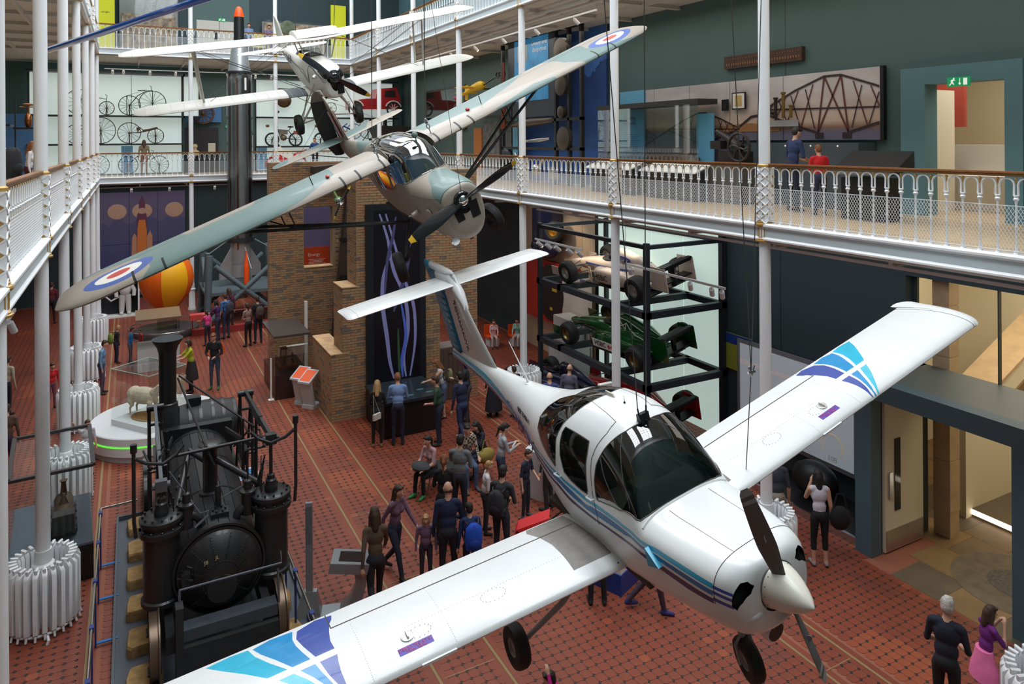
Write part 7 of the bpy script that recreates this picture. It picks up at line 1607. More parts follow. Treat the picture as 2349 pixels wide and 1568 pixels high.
t = cyc('long_engine', 'brass engine on a long wheeled frame on the top shelf', 6.6, 9.3, (.4, .05), (3.2, .3), [([(.2, .9), (2.6, .95), (3.6, .7)], .025), ([(.2, .9), (.2, .1)], .02), ([(1.2, .95), (2.4, .4), (3.5, 1.2)], .02)], ('aged_bronze', (110, 84, 60), .45, .6), GM, 8, 'engine'); part('engine', MB().ell((.7, 0, .65), .40, .2, .38, 12).box(.4, .9, -.15, .15, .9, 1.3), mat('aged_brass', (104, 84, 62), .4, metal=.7), t, 40)
t = thing('vintage_car', 'red vintage car on the highest shelf behind the biplane airscrew', 'car', (10.5, 39.4, 9.15)); m = MB(); m.prism([(.1, .35), (.1, .8), (1.0, .95), (1.5, .95), (1.6, 1.5), (2.7, 1.6), (2.9, 1.0), (2.9, .4)], 1.1, 0, 'y', -.9); part('body', m, mat('vintage_red', (176, 20, 34), .3, coat=.6), t); m = MB(); m.prism([(2.0, 1.05), (2.05, 1.4), (2.6, 1.45), (2.65, 1.05)], .02, 0, 'y', -.92); part('window', m, BLACK, t)
for x in (.35, 2.5):
    m = MB(); wheel_(m, x, .38, .36, t=.05, y=-.95); part('wheel_tyre', m, mat('tyre_dark', (40, 42, 42), .6), t, True); m = MB()
    for i in range(10): a = 2*pi*i/10; m.tube([(x, -.95, .38), (x+.34*cos(a), -.95, .38+.34*sin(a))], .02, 5)
    part('spoke_set', m, LGW, t)['kind'] = 'stuff'; m = MB(); m.tube([(x+.46*cos(a), -.95, .38+.46*sin(a)) for a in frange(radians(20), radians(160), 8)], .04, 6); part('mudguard', m, LGW, t)
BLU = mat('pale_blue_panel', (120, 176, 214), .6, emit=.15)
for x, z, w, h, lab in ((-.35, 6.3, .5, 1.3, 'pale blue text panel on the bicycle shelf wall'), (5.98, 6.3, .5, 1.2, 'pale blue text panel left of the racing motorcycle')):
    t = thing('text_panel', lab, 'panel', (x, 40.0, z)); part('sheet', MB().box(0, w, 0, .04, 0, h), BLU, t); m = MB()
    for i in range(8): m.box(.08, w-.1, -.004, 0, h-.25-.09*i, h-.235-.09*i)
    part('print_line', m, LGB, t)['kind'] = 'stuff'
t = thing('wheel_display', 'spoked wooden cart wheel on a blue board', 'wheel', (3.3, 40.3, 8.2)); part('blue_board', MB().box(-.75, .95, 0, .1, .6, 2.6-1.1), mat('mid_blue_board', (76, 124, 180), .6), t); m = MB(); wheel_(m, .05, 1.1-.05, .52, t=.05, y=-.08)
for i in range(12): a = 2*pi*i/12; m.tube([(.05, -.08, 1.05), (.05+.5*cos(a), -.08, 1.05+.5*sin(a))], .022, 5)
m.ball((.05, -.08, 1.05), .1, 10); part('cart_wheel', m, mat('cart_wood', (96, 66, 44), .6), t, True)
t = thing('bust_niche', 'dark niche with pale bust and small framed picture', 'display case', (2.5, 40.2, 6.21)); part('niche_back', MB().box(0, 1.6, .05, .1, 0, 2.3), mat('niche_dark', (44, 42, 48), .7), t); part('plinth', MB().lathe([(.26, 0), (.26, .72)], 16, (.45, -.3, 0)), BLACK, t); ST = mat('plaster_bust', (206, 184, 150), .7); m = MB(); m.ell((.45, -.3, 1.0), .22, .14, .18, 12); m.ball((.45, -.3, 1.34), .13, 12); m.tube([(.45, -.3, 1.1), (.45, -.3, 1.3)], .08, 8); part('bust', m, ST, t, True); part('small_picture', MB().box(1.1, 1.45, .02, .05, 1.0, 1.5), mat('frame_paper', (206, 200, 184), .6), t)
d2 = struct('door_2', MB().box(4.85, 4.93, 40.5, 40.6, 6.21, 8.2).box(6.0-.2, 5.85, 40.5, 40.6, 6.21, 8.2).box(4.85, 5.85, 40.5, 40.6, 8.12, 8.2), GREY, label='doorway of the end gallery'); part('amber_opening', MB().box(4.93, 5.8, 40.56, 40.6, 6.21, 8.12), mat('amber_room', (120, 84, 34), .7), d2)
def exit_sign(label, x, y, z, rz, w=.36, arrow=False):
    t = thing('exit_sign', label, 'sign', (x, y, z), rz); part('sign_plate', MB().box(-w/2, w/2, -.015, .015, 0, w*.42), mat('exit_green', (20, 140, 84), .5, emit=.5), t); k = w/.36; m = MB(); LWp = mat('exit_white', (236, 240, 236), .5, emit=.5)
    q = lambda x, z: (x*k, z*k)
    m.prism([q(-.15, .02), q(-.13, .02), q(-.10, .06), q(-.08, .03), q(-.06, .03), q(-.09, .08), q(-.07, .10), q(-.05, .09), q(-.05, .10), q(-.075, .12), q(-.11, .11), q(-.13, .09), q(-.12, .09), q(-.11, .095), q(-.12, .06)], .003, 0, 'y', -.018); m.box(-.085*k, -.06*k, -.018, -.015, .118*k, .14*k); m.box(.08*k, .14*k, -.018, -.015, .02*k, .13*k); m.box(.018*k, .028*k, -.018, -.015, .04*k, .13*k); m.prism([q(-.002, .055), q(.048, .055), q(.023, .02)], .003, 0, 'y', -.018); part('running_figure', m, LWp, t); m = MB(); m.box(-.02, .02, .015, .12, .02, .06); part('bracket', m, GREY, t)
exit_sign('small green exit sign over the end gallery doorway', 4.65, 40.48, 8.52, 0); exit_sign('small green exit sign high on the second floor end wall', 4.32, 40.48, 14.1, 0); exit_sign('large green exit sign hung in the upper doorway at right', 13.8, 8.0, 8.72, -pi/2, .42); exit_sign('small green exit sign behind the rocket stand', 1.6+1.7, 40.48, 2.9, 0)
track((-1, 38.2, 11.2), (10.1, 38.2, 11.2), 7, 'white lamp track over the end gallery', .4, (), (0, .7, -.7), (.03, .07, .17, .27, .60, .67, .95)); track((-1.2, 38.4, 5.65), (4.6, 38.4, 5.65), 3, 'pale lamp track above the rocket poster', .2, (), (0, .7, -.7), (.22, .5, .85)); track((XR+1.0, 16, 11.25), (XR+1.0, 36, 11.25), 9, 'white lamp track under the second gallery', .35, (3, 4), (.6, -.3, -.7))
for dx in (.5, .9): tag(part('service_pipe', MB().tube([(XR+dx, 8, 11.45), (XR+dx, 36.3, 11.45)], .05, 8), SOF, smooth=True), ['white service pipe nearer the hall under the second gallery', 'white service pipe nearer the wall under the second gallery'][dx > .6], 'pipe')
# ================================================================== first gallery, long wall
def mural_mat():
    m = bpy.data.materials.new('bridge_photo_sky'); m.use_nodes = True; nt = m.node_tree; b = nt.nodes['Principled BSDF']; b.inputs['Roughness'].default_value = .55
    tc = nt.nodes.new('ShaderNodeTexCoord'); mp = nt.nodes.new('ShaderNodeMapping'); mp.inputs['Scale'].default_value = (1, .35, 1.3); nt.links.new(tc.outputs['Object'], mp.inputs[0]); n = nt.nodes.new('ShaderNodeTexNoise'); n.inputs['Scale'].default_value = 1.4; n.inputs['Detail'].default_value = 5; nt.links.new(mp.outputs[0], n.inputs['Vector'])
    r = nt.nodes.new('ShaderNodeValToRGB'); nt.links.new(n.outputs['Fac'], r.inputs['Fac']); r.color_ramp.elements[0].position = .40; r.color_ramp.elements[0].color = rgb(150, 124, 116); r.color_ramp.elements[1].position = .6; r.color_ramp.elements[1].color = rgb(236, 230, 228)
    s = nt.nodes.new('ShaderNodeSeparateXYZ'); nt.links.new(tc.outputs['Object'], s.inputs[0]); g_ = nt.nodes.new('ShaderNodeValToRGB'); mr = nt.nodes.new('ShaderNodeMapRange'); mr.inputs['From Min'].default_value = -.4; mr.inputs['From Max'].default_value = 1.6; nt.links.new(s.outputs['Z'], mr.inputs['Value']); nt.links.new(mr.outputs[0], g_.inputs['Fac'])
    e = g_.color_ramp.elements; e[0].position = .30; e[0].color = rgb(124, 120, 144); e[1].position = .345; e[1].color = rgb(160, 120, 96); x = e.new(.42); x.color = rgb(232, 206, 186); x = e.new(.8); x.color = rgb(222, 218, 222)
    mx = nt.nodes.new('ShaderNodeMixRGB'); mx.blend_type = 'MULTIPLY'; mx.inputs[0].default_value = .35; nt.links.new(g_.outputs[0], mx.inputs[1]); nt.links.new(r.outputs[0], mx.inputs[2]); nt.links.new(mx.outputs[0], b.inputs['Base Color']); return m
mu = thing('bridge_mural', 'long wall photograph of a red cantilever railway bridge over water', 'mural', (14.0, 18.7, 7.72)); MM = mural_mat()
for i, (a, b_) in enumerate(((0, -1.55), (-1.55, -3.1), (-3.1, -4.65), (-4.65, -6.4), (-6.4, -8.97))): part('mural_panel', MB().box(0, .06, b_+.01, a-.01, (0 if i > 2 else -.58), 1.55), MM, mu)
part('mural_edge', MB().box(-.03, .07, -9.05, -8.97, 0, 1.56), BLACK, mu)
BR = mat('bridge_print_red', (104, 54, 50), .6); BRD = mat('bridge_print_dark', (58, 42, 46), .6); m = MB()
def tline(pts, w=.03, k=0, mm=None):
    for a, b_ in zip(pts, pts[1:]): m.bar((-.012-.003*k, a[0], a[1]), (-.012-.003*k, b_[0], b_[1]), .008, w, k, up=(1, 0, 0)) if False else m.hexa(_seg(a, b_, w, -.012-.003*k), k)
def _seg(a, b_, w, x):
    if a[0] < b_[0]: a, b_ = b_, a
    if b_[0] < -8.94: k_ = max(0., min(1., (a[0]+8.94)/max(1e-6, a[0]-b_[0]))); b_ = (a[0]+(b_[0]-a[0])*k_, a[1]+(b_[1]-a[1])*k_)
    d = Vector((b_[0]-a[0], b_[1]-a[1])); n = Vector((-d.y, d.x)).normalized()*w/2 if d.length > 1e-6 else Vector((0, w)); P = [(a[0]+n.x, a[1]+n.y), (a[0]-n.x, a[1]-n.y), (b_[0]-n.x, b_[1]-n.y), (b_[0]+n.x, b_[1]+n.y)]; return [(x, p[0], p[1]) for p in P]+[(x-.004, p[0], p[1]) for p in P]
def cantilever(yc, zb, s, w0, h):
    """diamond truss with two towers, drawn as printed lines"""
    T = [(yc-.22*s, zb+h), (yc+.22*s, zb+h)]; B_ = [(yc-.40*s, zb), (yc+.40*s, zb)]; L, R_ = (yc-w0, zb+h*.42), (yc+w0, zb+h*.42)
    tline([L, (yc-w0*.5, zb+h*.78), T[0], T[1], (yc+w0*.5, zb+h*.78), R_], .045*s, 1); tline([L, (yc-w0*.55, zb+h*.16), B_[0]], .05*s, 1); tline([R_, (yc+w0*.55, zb+h*.16), B_[1]], .05*s, 1); tline([(yc-w0, zb+h*.40), (yc+w0, zb+h*.46)], .035*s, 1)
    for a, b_ in ((T[0], B_[0]), (T[1], B_[1]), (T[0], B_[1]), (T[1], B_[0])): tline([a, b_], .04*s, 0)
    for sg in (-1, 1):
        for q in (.25, .45, .62, .78): x0 = yc+sg*(w0*q); tz = zb+h*(1-.5*q); bz_ = zb+h*.30*q; tline([(x0, tz), (x0+sg*w0*.16, zb+h*.34*(q+.1))], .028*s, 0); tline([(x0+sg*w0*.10, zb+h*(1-.5*q-.08)), (x0-sg*.04*s, bz_)], .024*s, 1)
    for q in (-.42, -.30, .30, .42): m.box(-.02, -.012, yc+q*s-.05*s, yc+q*s+.05*s, zb-.13*s, zb, 1)
cantilever(-7.8, .17, 1.0, 2.1, 1.28); cantilever(-3.6, -.02, .7, 1.4, .78); cantilever(-.95, -.12, .45, .75, .50); tline([(-6.2, .68), (-5.4, .60), (-5.0, .35)], .06, 1); tline([(-2.2, .30), (-1.7, .1)], .04, 1)
part('printed_bridge', m, [BR, BRD], mu)
m = MB(); m.prism([(-6.3, .32), (-5.4, .44), (-4.7, .40), (-4.3, .32), (-4.3, .22), (-6.3, .22)], .004, 0, 'x', -.016); part('printed_town', m, mat('print_town', (176, 124, 80), .6), mu)
LBL = mat('sky_blue_panel', (112, 184, 222), .6); t = thing('text_panel', 'blue panel with heading Crossing the Forth at the left end of the mural', 'panel', (13.95, 18.8, 6.9)); part('sheet', MB().box(0, .05, -1.25, 0, -.1, 2.38), LBL, t); text('heading', 'Crossing\nthe Forth', .17, t, LGB, (-.004, -.18, 1.45), (pi/2, 0, -pi/2), align='LEFT'); m = MB()
for i in range(18): m.box(-.004, 0, -1.0+.08*(i % 3), -.15, 1.0-.06*i, 1.012-.06*i)
part('print_line', m, LGB, t)['kind'] = 'stuff'; t = thing('text_panel', 'narrow blue text panel in front of the bridge photo', 'panel', (13.7, 15.0, 6.5)); part('sheet', MB().box(0, .04, -.65, 0, 0, 1.95), LBL, t)
t = thing('glass_showcase', 'long dark topped glass showcase before the mural', 'display case', (13.2, 14.4, 6.21)); part('case_roof', MB().box(0, .7, 0, 4.6, 2.48, 2.62), mat('case_roof_dark', (58, 58, 58), .5), t); part('case_base', MB().box(0, .7, 0, 4.6, 0, .8), mat('case_base_grey', (92, 96, 100), .5), t); part('case_glass', MB().box(.01, .03, 0, 4.6, .8, 2.48), GLC, t); part('bridge_model', MB().box(.2, .45, .4, 2.2, .95, 1.05).box(.2, .45, .6, .7, .8, .95).box(.2, .45, 1.9, 2.0, .8, .95), mat('model_brown', (96, 66, 46), .5), t)
t = thing('wall_beam', 'ornate riveted iron beam fixed high on the green wall', 'beam', (13.98, 11.73, 9.6)); part('beam_body', MB().box(0, .12, 0, 2.5, .0, .33), mat('rust_brown', (74, 50, 40), .6, noise_amt=.4, nscale=12, bump=.6), t); m = MB()
for i in range(30): m.ball((-.005, .08+.08*i, .24), .018, 5); m.box(-.01, 0, .05+.08*i, .09+.08*i, .08, .14)
part('rivet_row', m, mat('old_gold', (140, 96, 54), .5), t)['kind'] = 'stuff'
for y, z, w, h, lab, c_ in ((13.88, 8.52, .46, .44, 'framed yellow document on the mural', (206, 176, 110)), (14.25, 8.50, .22, .30, 'small black framed object on the mural', (40, 38, 36))):
    t = thing('picture_frame', lab, 'picture', (13.9, y, z)); part('frame', MB().box(0, .04, -w, 0, 0, h), BLACK, t); part('mount', MB().box(-.004, 0, -w+.03, -.03, .03, h-.03), LGW, t) if w > .3 else None; part('sheet', MB().box(-.008, 0, -w+.10*w/.4, -.10*w/.4, .08, h-.08), mat('sheet_%d' % c_[0], c_, .7), t)
t = thing('riveting_machine', 'black iron machine with a large spoked hand wheel', 'machine', (12.9, 12.9, 6.21)); IM = mat('machine_iron', (52, 46, 44), .45, metal=.4); part('machine_base', MB().box(-.3, .3, -.6, .6, 0, .95), mat('plinth_grey', (88, 88, 88), .6), t); part('machine_body', MB().box(-.15, .2, -.5, .3, .95, 1.25).tube([(0, .5, 1.75), (0, 0, 1.5), (0, -.3, 1.3)], [.05, .10, .12], 10).box(-.12, .15, .25, .6, 1.3, 1.5), IM, t, 40); m = MB(); m.tube([(-.22, -.45+.33*cos(a), 1.35+.33*sin(a)) for a in frange(0, 2*pi, 24)[:-1]], .035, 8, 0, False, True)
for i in range(6): a = i*pi/3; m.tube([(-.22, -.45, 1.35), (-.22, -.45+.17*cos(a+.3), 1.35+.17*sin(a+.3)), (-.22, -.45+.32*cos(a), 1.35+.32*sin(a))], .025, 6)
part('hand_wheel', m, IM, t, True)
t = thing('samples_board', 'row of brass and iron bridge samples beside the white column', 'display', (13.8, 11.9, 8.15)); part('board', MB().box(.12, .14, -.1, .9, -.1, .05), GREY, t)
for y, h, c_ in ((.75, .55, 'dark_sample'), (.45, .5, 'dark_sample'), (.22, .62, 'brass_sample'), (.0, .3, 'brass_sample')): part(c_, MB().lathe([(.04, 0), (.04, h*.9), (.06, h*.92), (.06, h)], 10, (0, y, .1)), mat(c_, (64, 60, 58) if 'dark' in c_ else (150, 120, 64), .4, metal=.6), t, True)
t = thing('display_console', 'large black sloping display console at the first gallery railing', 'console', (12.3, 8.85, 6.21)); part('console_body', MB().box(-.2, .3, -.5, .4, 0, .8), BLACK, t); part('console_top', MB().hexa([(-.35, -.72, .86), (.35, -.72, .96), (.35, .5, .96), (-.35, .5, .86), (-.3, -.68, .92), (.4, -.68, 1.30), (.4, .58, 1.30), (-.3, .58, .92)]), mat('console_black', (36, 36, 38), .35), t)
t = thing('low_showcase', 'glass fronted grey showcase under the bridge photo', 'display case', (13.5, 9.9, 6.21)); part('case_body', MB().box(0, .55, 0, 3.0, 0, 1.45), mat('case_slate', (74, 84, 92), .4), t); m = MB()
for y in (.5, 1.2, 1.9, 2.4): m.ball((-.005, y, 1.38), .012, 6)
part('case_light', m, LIT, t)
for i, y in enumerate((17.0, 14.4)): t = thing('label_desk', ['white label desk behind the railing left of the white column', 'white label desk behind the railing in the middle of the mural'][i], 'desk', (12.4, y, 6.21)); part('desk_top', MB().hexa([(-.3, -1.1, .70), (.2, -1.1, .88), (.2, 1.1, .88), (-.3, 1.1, .70), (-.3, -1.1, .73), (.2, -1.1, .91), (.2, 1.1, .91), (-.3, 1.1, .73)]), LGW, t); part('desk_base', MB().box(-.1, .15, -1.0, 1.0, 0, .72), DGREY, t)
# doorway on the first gallery
struct('door_3', MB().box(13.89, 14.3, 8.72, 9.22, G1, 9.15).box(13.89, 14.3, 6.95, 7.25, G1, 9.15).box(13.89, 14.3, 7.25, 8.72, 8.81, 9.15), TEALL, label='blue green frame of the upper doorway')
ur = struct('wall_right.007', MB().box(19, 19.2, 4, 14, G1, 10).box(14.5, 19.2, 13.8, 14, G1, 10).box(14.5, 19.2, 4, 4.2, G1, 10).box(14.5, 19.2, 4, 14, 9.9, 10), mat('warm_cream', (216, 206, 176), .7), label='bright cream room behind the upper doorway'); part('room_floor', MB().box(14.1, 19.2, 4, 14, G1-.1, G1-.001), FLW, ur); part('red_wall', MB().box(16.8, 16.9, 9.62, 10.5, 8.0, 9.45), mat('brick_red_panel', (176, 72, 56), .7), ur); part('low_white_wall', MB().box(16.2, 16.4, 8.0, 12.5, G1, 7.6).box(15.6, 16.2, 7.6, 9.2, G1, 6.95), mat('white_board', (224, 216, 204), .6), ur)
dd = struct('door_4', MB().box(14.35, 15.45, 9.05, 9.1, G1, 8.75), mat('door_cream', (232, 224, 206), .5), label='open cream door of the upper doorway'); part('glass_strip', MB().box(14.62, 14.80, 9.03, 9.05, 6.6, 8.2), mat('green_glass', (110, 140, 128), .1), dd); part('blue_disc', MB().lathe([(.06, 0), (.06, .01)], 16, (14.5, 9.03, 7.75), 0, 'y'), mat('disc_blue', (40, 120, 190), .5), dd)
area_light('upper_room_light', (16, 8, 9.8), (3, 5), 130, (1, .93, .82))
# aero engines on the tall black frame
t = thing('aero_exhibit_frame', 'tall black steel frame with blue sky boards and aircraft engines', 'display', (13.0, 19.6, 6.21)); SKY = poster_mat('blue_sky_print', [(0, (120, 160, 214)), (1.2, (60, 110, 190)), (3, (70, 120, 196)), (5.6, (40, 70, 130))], .8); part('sky_board', MB().box(.98, 1.05, 0, 6.1, 0, 5.5), SKY, t)
for y in (0, .75, 1.6, 5.6): part('frame_post', MB().box(.0, .12, y, y+.12, 0, 5.4), FRM, t)
for z in (1.2, 2.2, 5.3): part('frame_bar', MB().box(0, .12, 0, 5.7, z, z+.1), FRM, t)
part('panel_surround', MB().box(.05, .2, 1.8, 5.2, 2.4, 5.5), mat('slate_panel', (60, 68, 78), .5), t); sc_ = part('sky_screen', MB().box(.03, .05, 2.15, 4.65, 3.0, 5.3), mat('sea_blue_screen', (52, 128, 176), .4, emit=.35, noise_amt=.5, nscale=1.2), t); text('heading', 'Deadly and\ndangerous', .24, sc_, LGW, (.02, 2.75, 4.95), (pi/2, 0, -pi/2)); part('screen_picture', MB().box(.02, .03, 3.6, 4.4, 4.5, 5.1), mat('picture_grey', (150, 166, 178), .6), sc_)
for y, z, r in ((1.15, 3.4, .35), (1.15, 4.6, .42), (1.0, 1.6, .40), (1.15, 2.5, .2)): m = MB(); m.lathe([(r*.3, -.15), (r, -.1), (r, .05), (r*.6, .1), (r*.2, .25)], 20, (.0, y, z), 0, 'x'); part('engine_disc', m, mat('engine_metal', (92, 84, 76), .35, metal=.7), t, 40)
m = MB(); m.tube([(.1, 5.3, 2.1), (.05, 3.5, 2.2), (.1, 1.9, 2.25)], [.05, .16, .1], 12); part('fuselage_model', m, mat('engine_metal', (92, 84, 76), .35, metal=.7), t, True); m = MB(); m.tube([(0, 3.9, 1.5), (0, 2.7, 1.55), (0, 2.0, 1.6)], [.04, .09, .05], 12); m.box(-.02, .02, 3.75, 3.9, 1.5, 1.8); m.box(-.5, .5, 2.7, 2.9, 1.5, 1.53); part('airliner_model', m, STEEL, t, True); m = MB(); m.tube([(0, 4.6, 1.05), (0, 4.3, .65), (0, 4.0, .25)], [.06, .11, .05], 8); m.ball((0, 3.95, .2), .16, 10); m.lathe([(.05, -.1), (.25, -.08), (.25, .08), (.05, .1)], 16, (0, 1.7, .4), 0, 'x'); m.ball((0, 2.9, .5), .22, 10); m.tube([(0, 2.9, .5), (0, 2.4, .9)], .06, 6); part('piston_engine', m, STEEL, t, True); part('brown_blade', MB().tube([(-.05, 5.45, 2.0), (-.05, 5.4, 4.6)], [.12, .05], 8), mat('varnish_red', (120, 56, 34), .3), t)
t = thing('drone_aircraft', 'small yellow drone aircraft with red tail hung on the green wall', 'aircraft', (13.2, 27.9, 10.0)); YL = mat('drone_yellow', (240, 196, 30), .45); m = MB(); m.tube([(0, 1.9, -.25), (0, 1.2, -.12), (0, .4, .02), (0, -.3, .1), (0, -.6, .12)], [.05, .08, .17, .2, .1], 12); part('fuselage', m, YL, t, True); m = MB(); m.box(-.5, .5, 1.0, 1.3, -.16, -.13); m.box(-.02, .02, 1.0, 1.3, -.45, .2); part('tail', m, YL, t); part('red_tail_tip', MB().tube([(0, 1.8, -.24), (0, 2.4, -.3)], [.06, .08], 8), LGR, t, True); part('wing', MB().hexa([(-.9, -.1, .02), (.4, -.1, .02), (.4, .4, .0), (-.9, .4, .0), (-.9, -.1, .06), (.4, -.1, .06), (.4, .4, .04), (-.9, .4, .04)]), YL, t); part('launcher', MB().tube([(0, -.6, .1), (0, -1.6, .32), (0, -2.3, .40)], [.03, .03, .02], 6), BLACK, t); m = MB()
for q in range(3): m.tube([(.0, -1.9-.25*q+.14*cos(a), .40+.12*sin(a)) for a in frange(0, 2*pi, 12)[:-1]], .03, 5, 0, False, True)
part('grip_ring', m, BLACK, t); part('wall_arm', MB().tube([(0, .2, 0), (.9, .2, 0)], .03, 6), BLACK, t)
t = thing('mirror_panel', 'dark mirrored picture panel on the green wall beyond the biplane', 'panel', (13.98, 31.0, 8.3)); part('frame', MB().box(0, .08, 0, 5.0, 0, 2.1), BLACK, t); part('mirror', MB().box(-.01, 0, .1, 4.9, .1, 2.0), mat('dark_mirror', (90, 96, 96), .05, metal=.9), t)
t = thing('dark_canopy', 'black tilted canopy table at the end of the first gallery', 'table', (12.3, 36.5, 6.21)); part('canopy', MB().hexa([(-1, -1, 1.7), (1, -1, 1.7), (.8, 1, 1.7), (-.8, 1, 1.7), (-1.2, -1.2, 2.35), (1.2, -1.2, 2.25), (1, 1.2, 2.25), (-1, 1.2, 2.35)]), mat('canopy_black', (30, 30, 34), .6), t); part('canopy_leg', MB().box(-.8, -.7, -.1, .1, 0, 1.7).box(.7, .8, -.1, .1, 0, 1.7).box(-.2, .9, .0, .3, 0, 1.2), BLACK, t)
t = thing('glazed_exhibit', 'tall blue tinted exhibit with large printed photograph', 'display', (13.6, 25.2, 6.21)); part('photo_board', MB().box(.0, .1, .4, 3.0, 0, 2.4), mat('grey_photo_print', (104, 106, 108), .6, noise_amt=.6, nscale=4), t); part('blue_strip', MB().box(-.05, 0, -.5, .2, 0, 3.1), LBL, t); part('orange_board', MB().box(-.05, 0, 3.1, 3.9, 0, 2.1), mat('wood_orange', (176, 106, 50), .6), t); part('steel_frame', MB().box(-.2, -.1, -.6, 4.0, 2.5, 2.6).box(-.2, -.1, 1.0, 1.1, 0, 2.5).box(-.2, -.1, -.6, -.5, 0, 2.6), FRM, t); part('round_object', MB().ell((-.5, -.2, .95), .2, .3, .35, 12), DGREY, t); part('pedestal', MB().box(-.7, -.3, -.4, .0, 0, .6), BLACK, t)
# ================================================================== left gallery and second floor
t = thing('printing_machine', 'large black machine with brown drum on the narrow side gallery', 'machine', (-4.3, 27.5, 6.21)); part('machine_body', MB().box(-.7, .5, -.8, .8, .4, 1.6), mat('machine_black', (36, 34, 36), .4), t); part('brown_case', MB().box(-.5, .1, -.85, .4, .9, 1.7), mat('case_brown', (92, 62, 44), .5), t); part('machine_top', MB().tube([(-.3, -.6, 1.8), (.2, -.2, 2.2), (.4, .3, 1.9)], .16, 8).lathe([(.1, 0), (.3, .05), (.3, .15)], 12, (.4, -.6, .7), 0, 'y'), mat('machine_black', (36, 34, 36), .4), t, True); part('machine_leg', MB().box(-.7, -.6, -.8, .8, 0, .4).box(.4, .5, -.8, .8, 0, .4), BLACK, t)
for i, (x, y) in enumerate(((-3.4, 25.2), (-3.1, 30.0))): t = thing('brass_instrument', ['polished brass instrument on a shelf at the far left', 'polished brass instrument on a shelf between first columns'][i], 'machine', (x, y, 8.3)); m = MB(); m.ell((0, 0, .25), .12, .14, .28, 12); m.tube([(0, 0, .5), (0, 0, .75)], .03, 6); m.tube([(-.25, 0, .72), (.25, 0, .72)], .02, 6); m.ell((0, 0, .8), .18, .1, .05, 10); part('brass_body', m, mat('polished_brass', (190, 120, 76), .25, metal=.9), t, True); part('shelf', MB().box(-.4, .4, -.4, .4, -.06, 0), BLACK, t); part('shelf_post', MB().box(-.4, -.36, -.02, .02, -2.09, 1.0), FRM, t)
t = thing('blue_banner', 'blue printed board behind the columns of the narrow side gallery', 'panel', (-3.9, 39.6, 6.21)); part('board', MB().box(-1.1, .0, 0, .1, 0, 2.9), mat('mid_blue_board', (76, 124, 180), .6), t)
t = thing('white_label_desk', 'white slanted label desk on the narrow side gallery', 'desk', (-1.9, 21.2, 6.21)); part('desk', MB().hexa([(-.2, -.5, .75), (.2, -.5, .95), (.2, .5, .95), (-.2, .5, .75), (-.2, -.5, .80), (.2, -.5, 1.0), (.2, .5, 1.0), (-.2, .5, .80)]), LGW, t); part('desk_leg', MB().box(-.05, .05, -.4, .4, 0, .8), DGREY, t)
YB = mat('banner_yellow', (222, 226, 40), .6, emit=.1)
for i, (x, z, h) in enumerate(((-1.45, 12.95, 2.6), (10.0, 12.8, 2.6))): t = thing('yellow_banner', ['tall yellow banner beside the narrow side columns on the second floor', 'tall yellow banner behind the biplane on the second floor'][i], 'banner', (x, 40.3, z)); part('cloth', MB().box(0, .85, 0, .04, -.9, h), YB, t); text('heading', ['Northern light', 'Coloured shadows'][i] if False else ['...ed light', 'Coloured shadows'][i], .11, t, DTEAL, (.42, -.01, 1.2), (pi/2, 0, 0))
for i, (x0, x1, z1, c_) in enumerate(((-.4, 2.2, 15.2, (150, 150, 150)), (6.3, 9.7, 14.2, (130, 128, 132)))):
    t = thing('tall_showcase', ['tall glass showcase with coloured textile on the second floor', 'tall glass showcase with coloured disc on the second floor'][i], 'display case', (x0, 39.6, G2)); part('back_board', MB().box(0, x1-x0, .6, .7, 0, z1-G2), mat('board_%d' % c_[0], c_, .6), t); part('textile', MB().box(.1, x1-x0-.1, .5, .55, .5, 2.2), mat('patterned_textile_%d' % i, (176, 148, 126), .8, noise_amt=.8, nscale=5), t); part('glass_front', MB().box(0, x1-x0, 0, .02, 0, z1-G2), GLC, t); part('case_base', MB().box(0, x1-x0, 0, .7, 0, .35), LGW, t); m = MB(); m.lathe([(.001, 0), (.38, .0), (.38, .02)], 20, (1.3, .4, 2.0), 0, 'y'); part('coloured_disc', m, mat('disc_green_red', (110, 120, 90), .5, noise_amt=.8, nscale=3), t) if i else None
d5 = struct('door_5', MB().box(3.1, 5.3, 40.5, 40.58, G2, 14.1), mat('door_white', (196, 196, 190), .6), label='white double door on the second floor end wall'); part('door_window', MB().box(3.95, 4.1, 40.48, 40.5, 13.1, 13.6), mat('dark_glass', (28, 30, 32), .08), d5); part('door_gap', MB().box(4.2, 4.215, 40.49, 40.5, G2, 14.1), BLACK, d5); part('green_surround', MB().box(2.7, 5.7, 40.54, 40.59, G2, 15.6), TEAL, d5)
t = thing('colour_picture', 'bright picture with pink and green discs on the second floor', 'picture', (5.5, 39.9, 12.75)); part('sheet', MB().box(0, 1.0, 0, .05, 0, .75), mat('picture_beige', (206, 196, 120), .6), t); m = MB(); m.lathe([(.001, 0), (.15, .0), (.15, .01)], 16, (.2, -.02, .35), 0, 'y'); part('pink_disc', m, mat('disc_pink', (240, 80, 170), .5, emit=.3), t); m = MB(); m.lathe([(.001, 0), (.15, .0), (.15, .01)], 16, (.8, -.02, .35), 0, 'y'); part('lime_disc', m, mat('disc_lime', (200, 240, 40), .5, emit=.3), t); part('picture_post', MB().box(.45, .55, 0, .05, -.81, 0), DGREY, t)
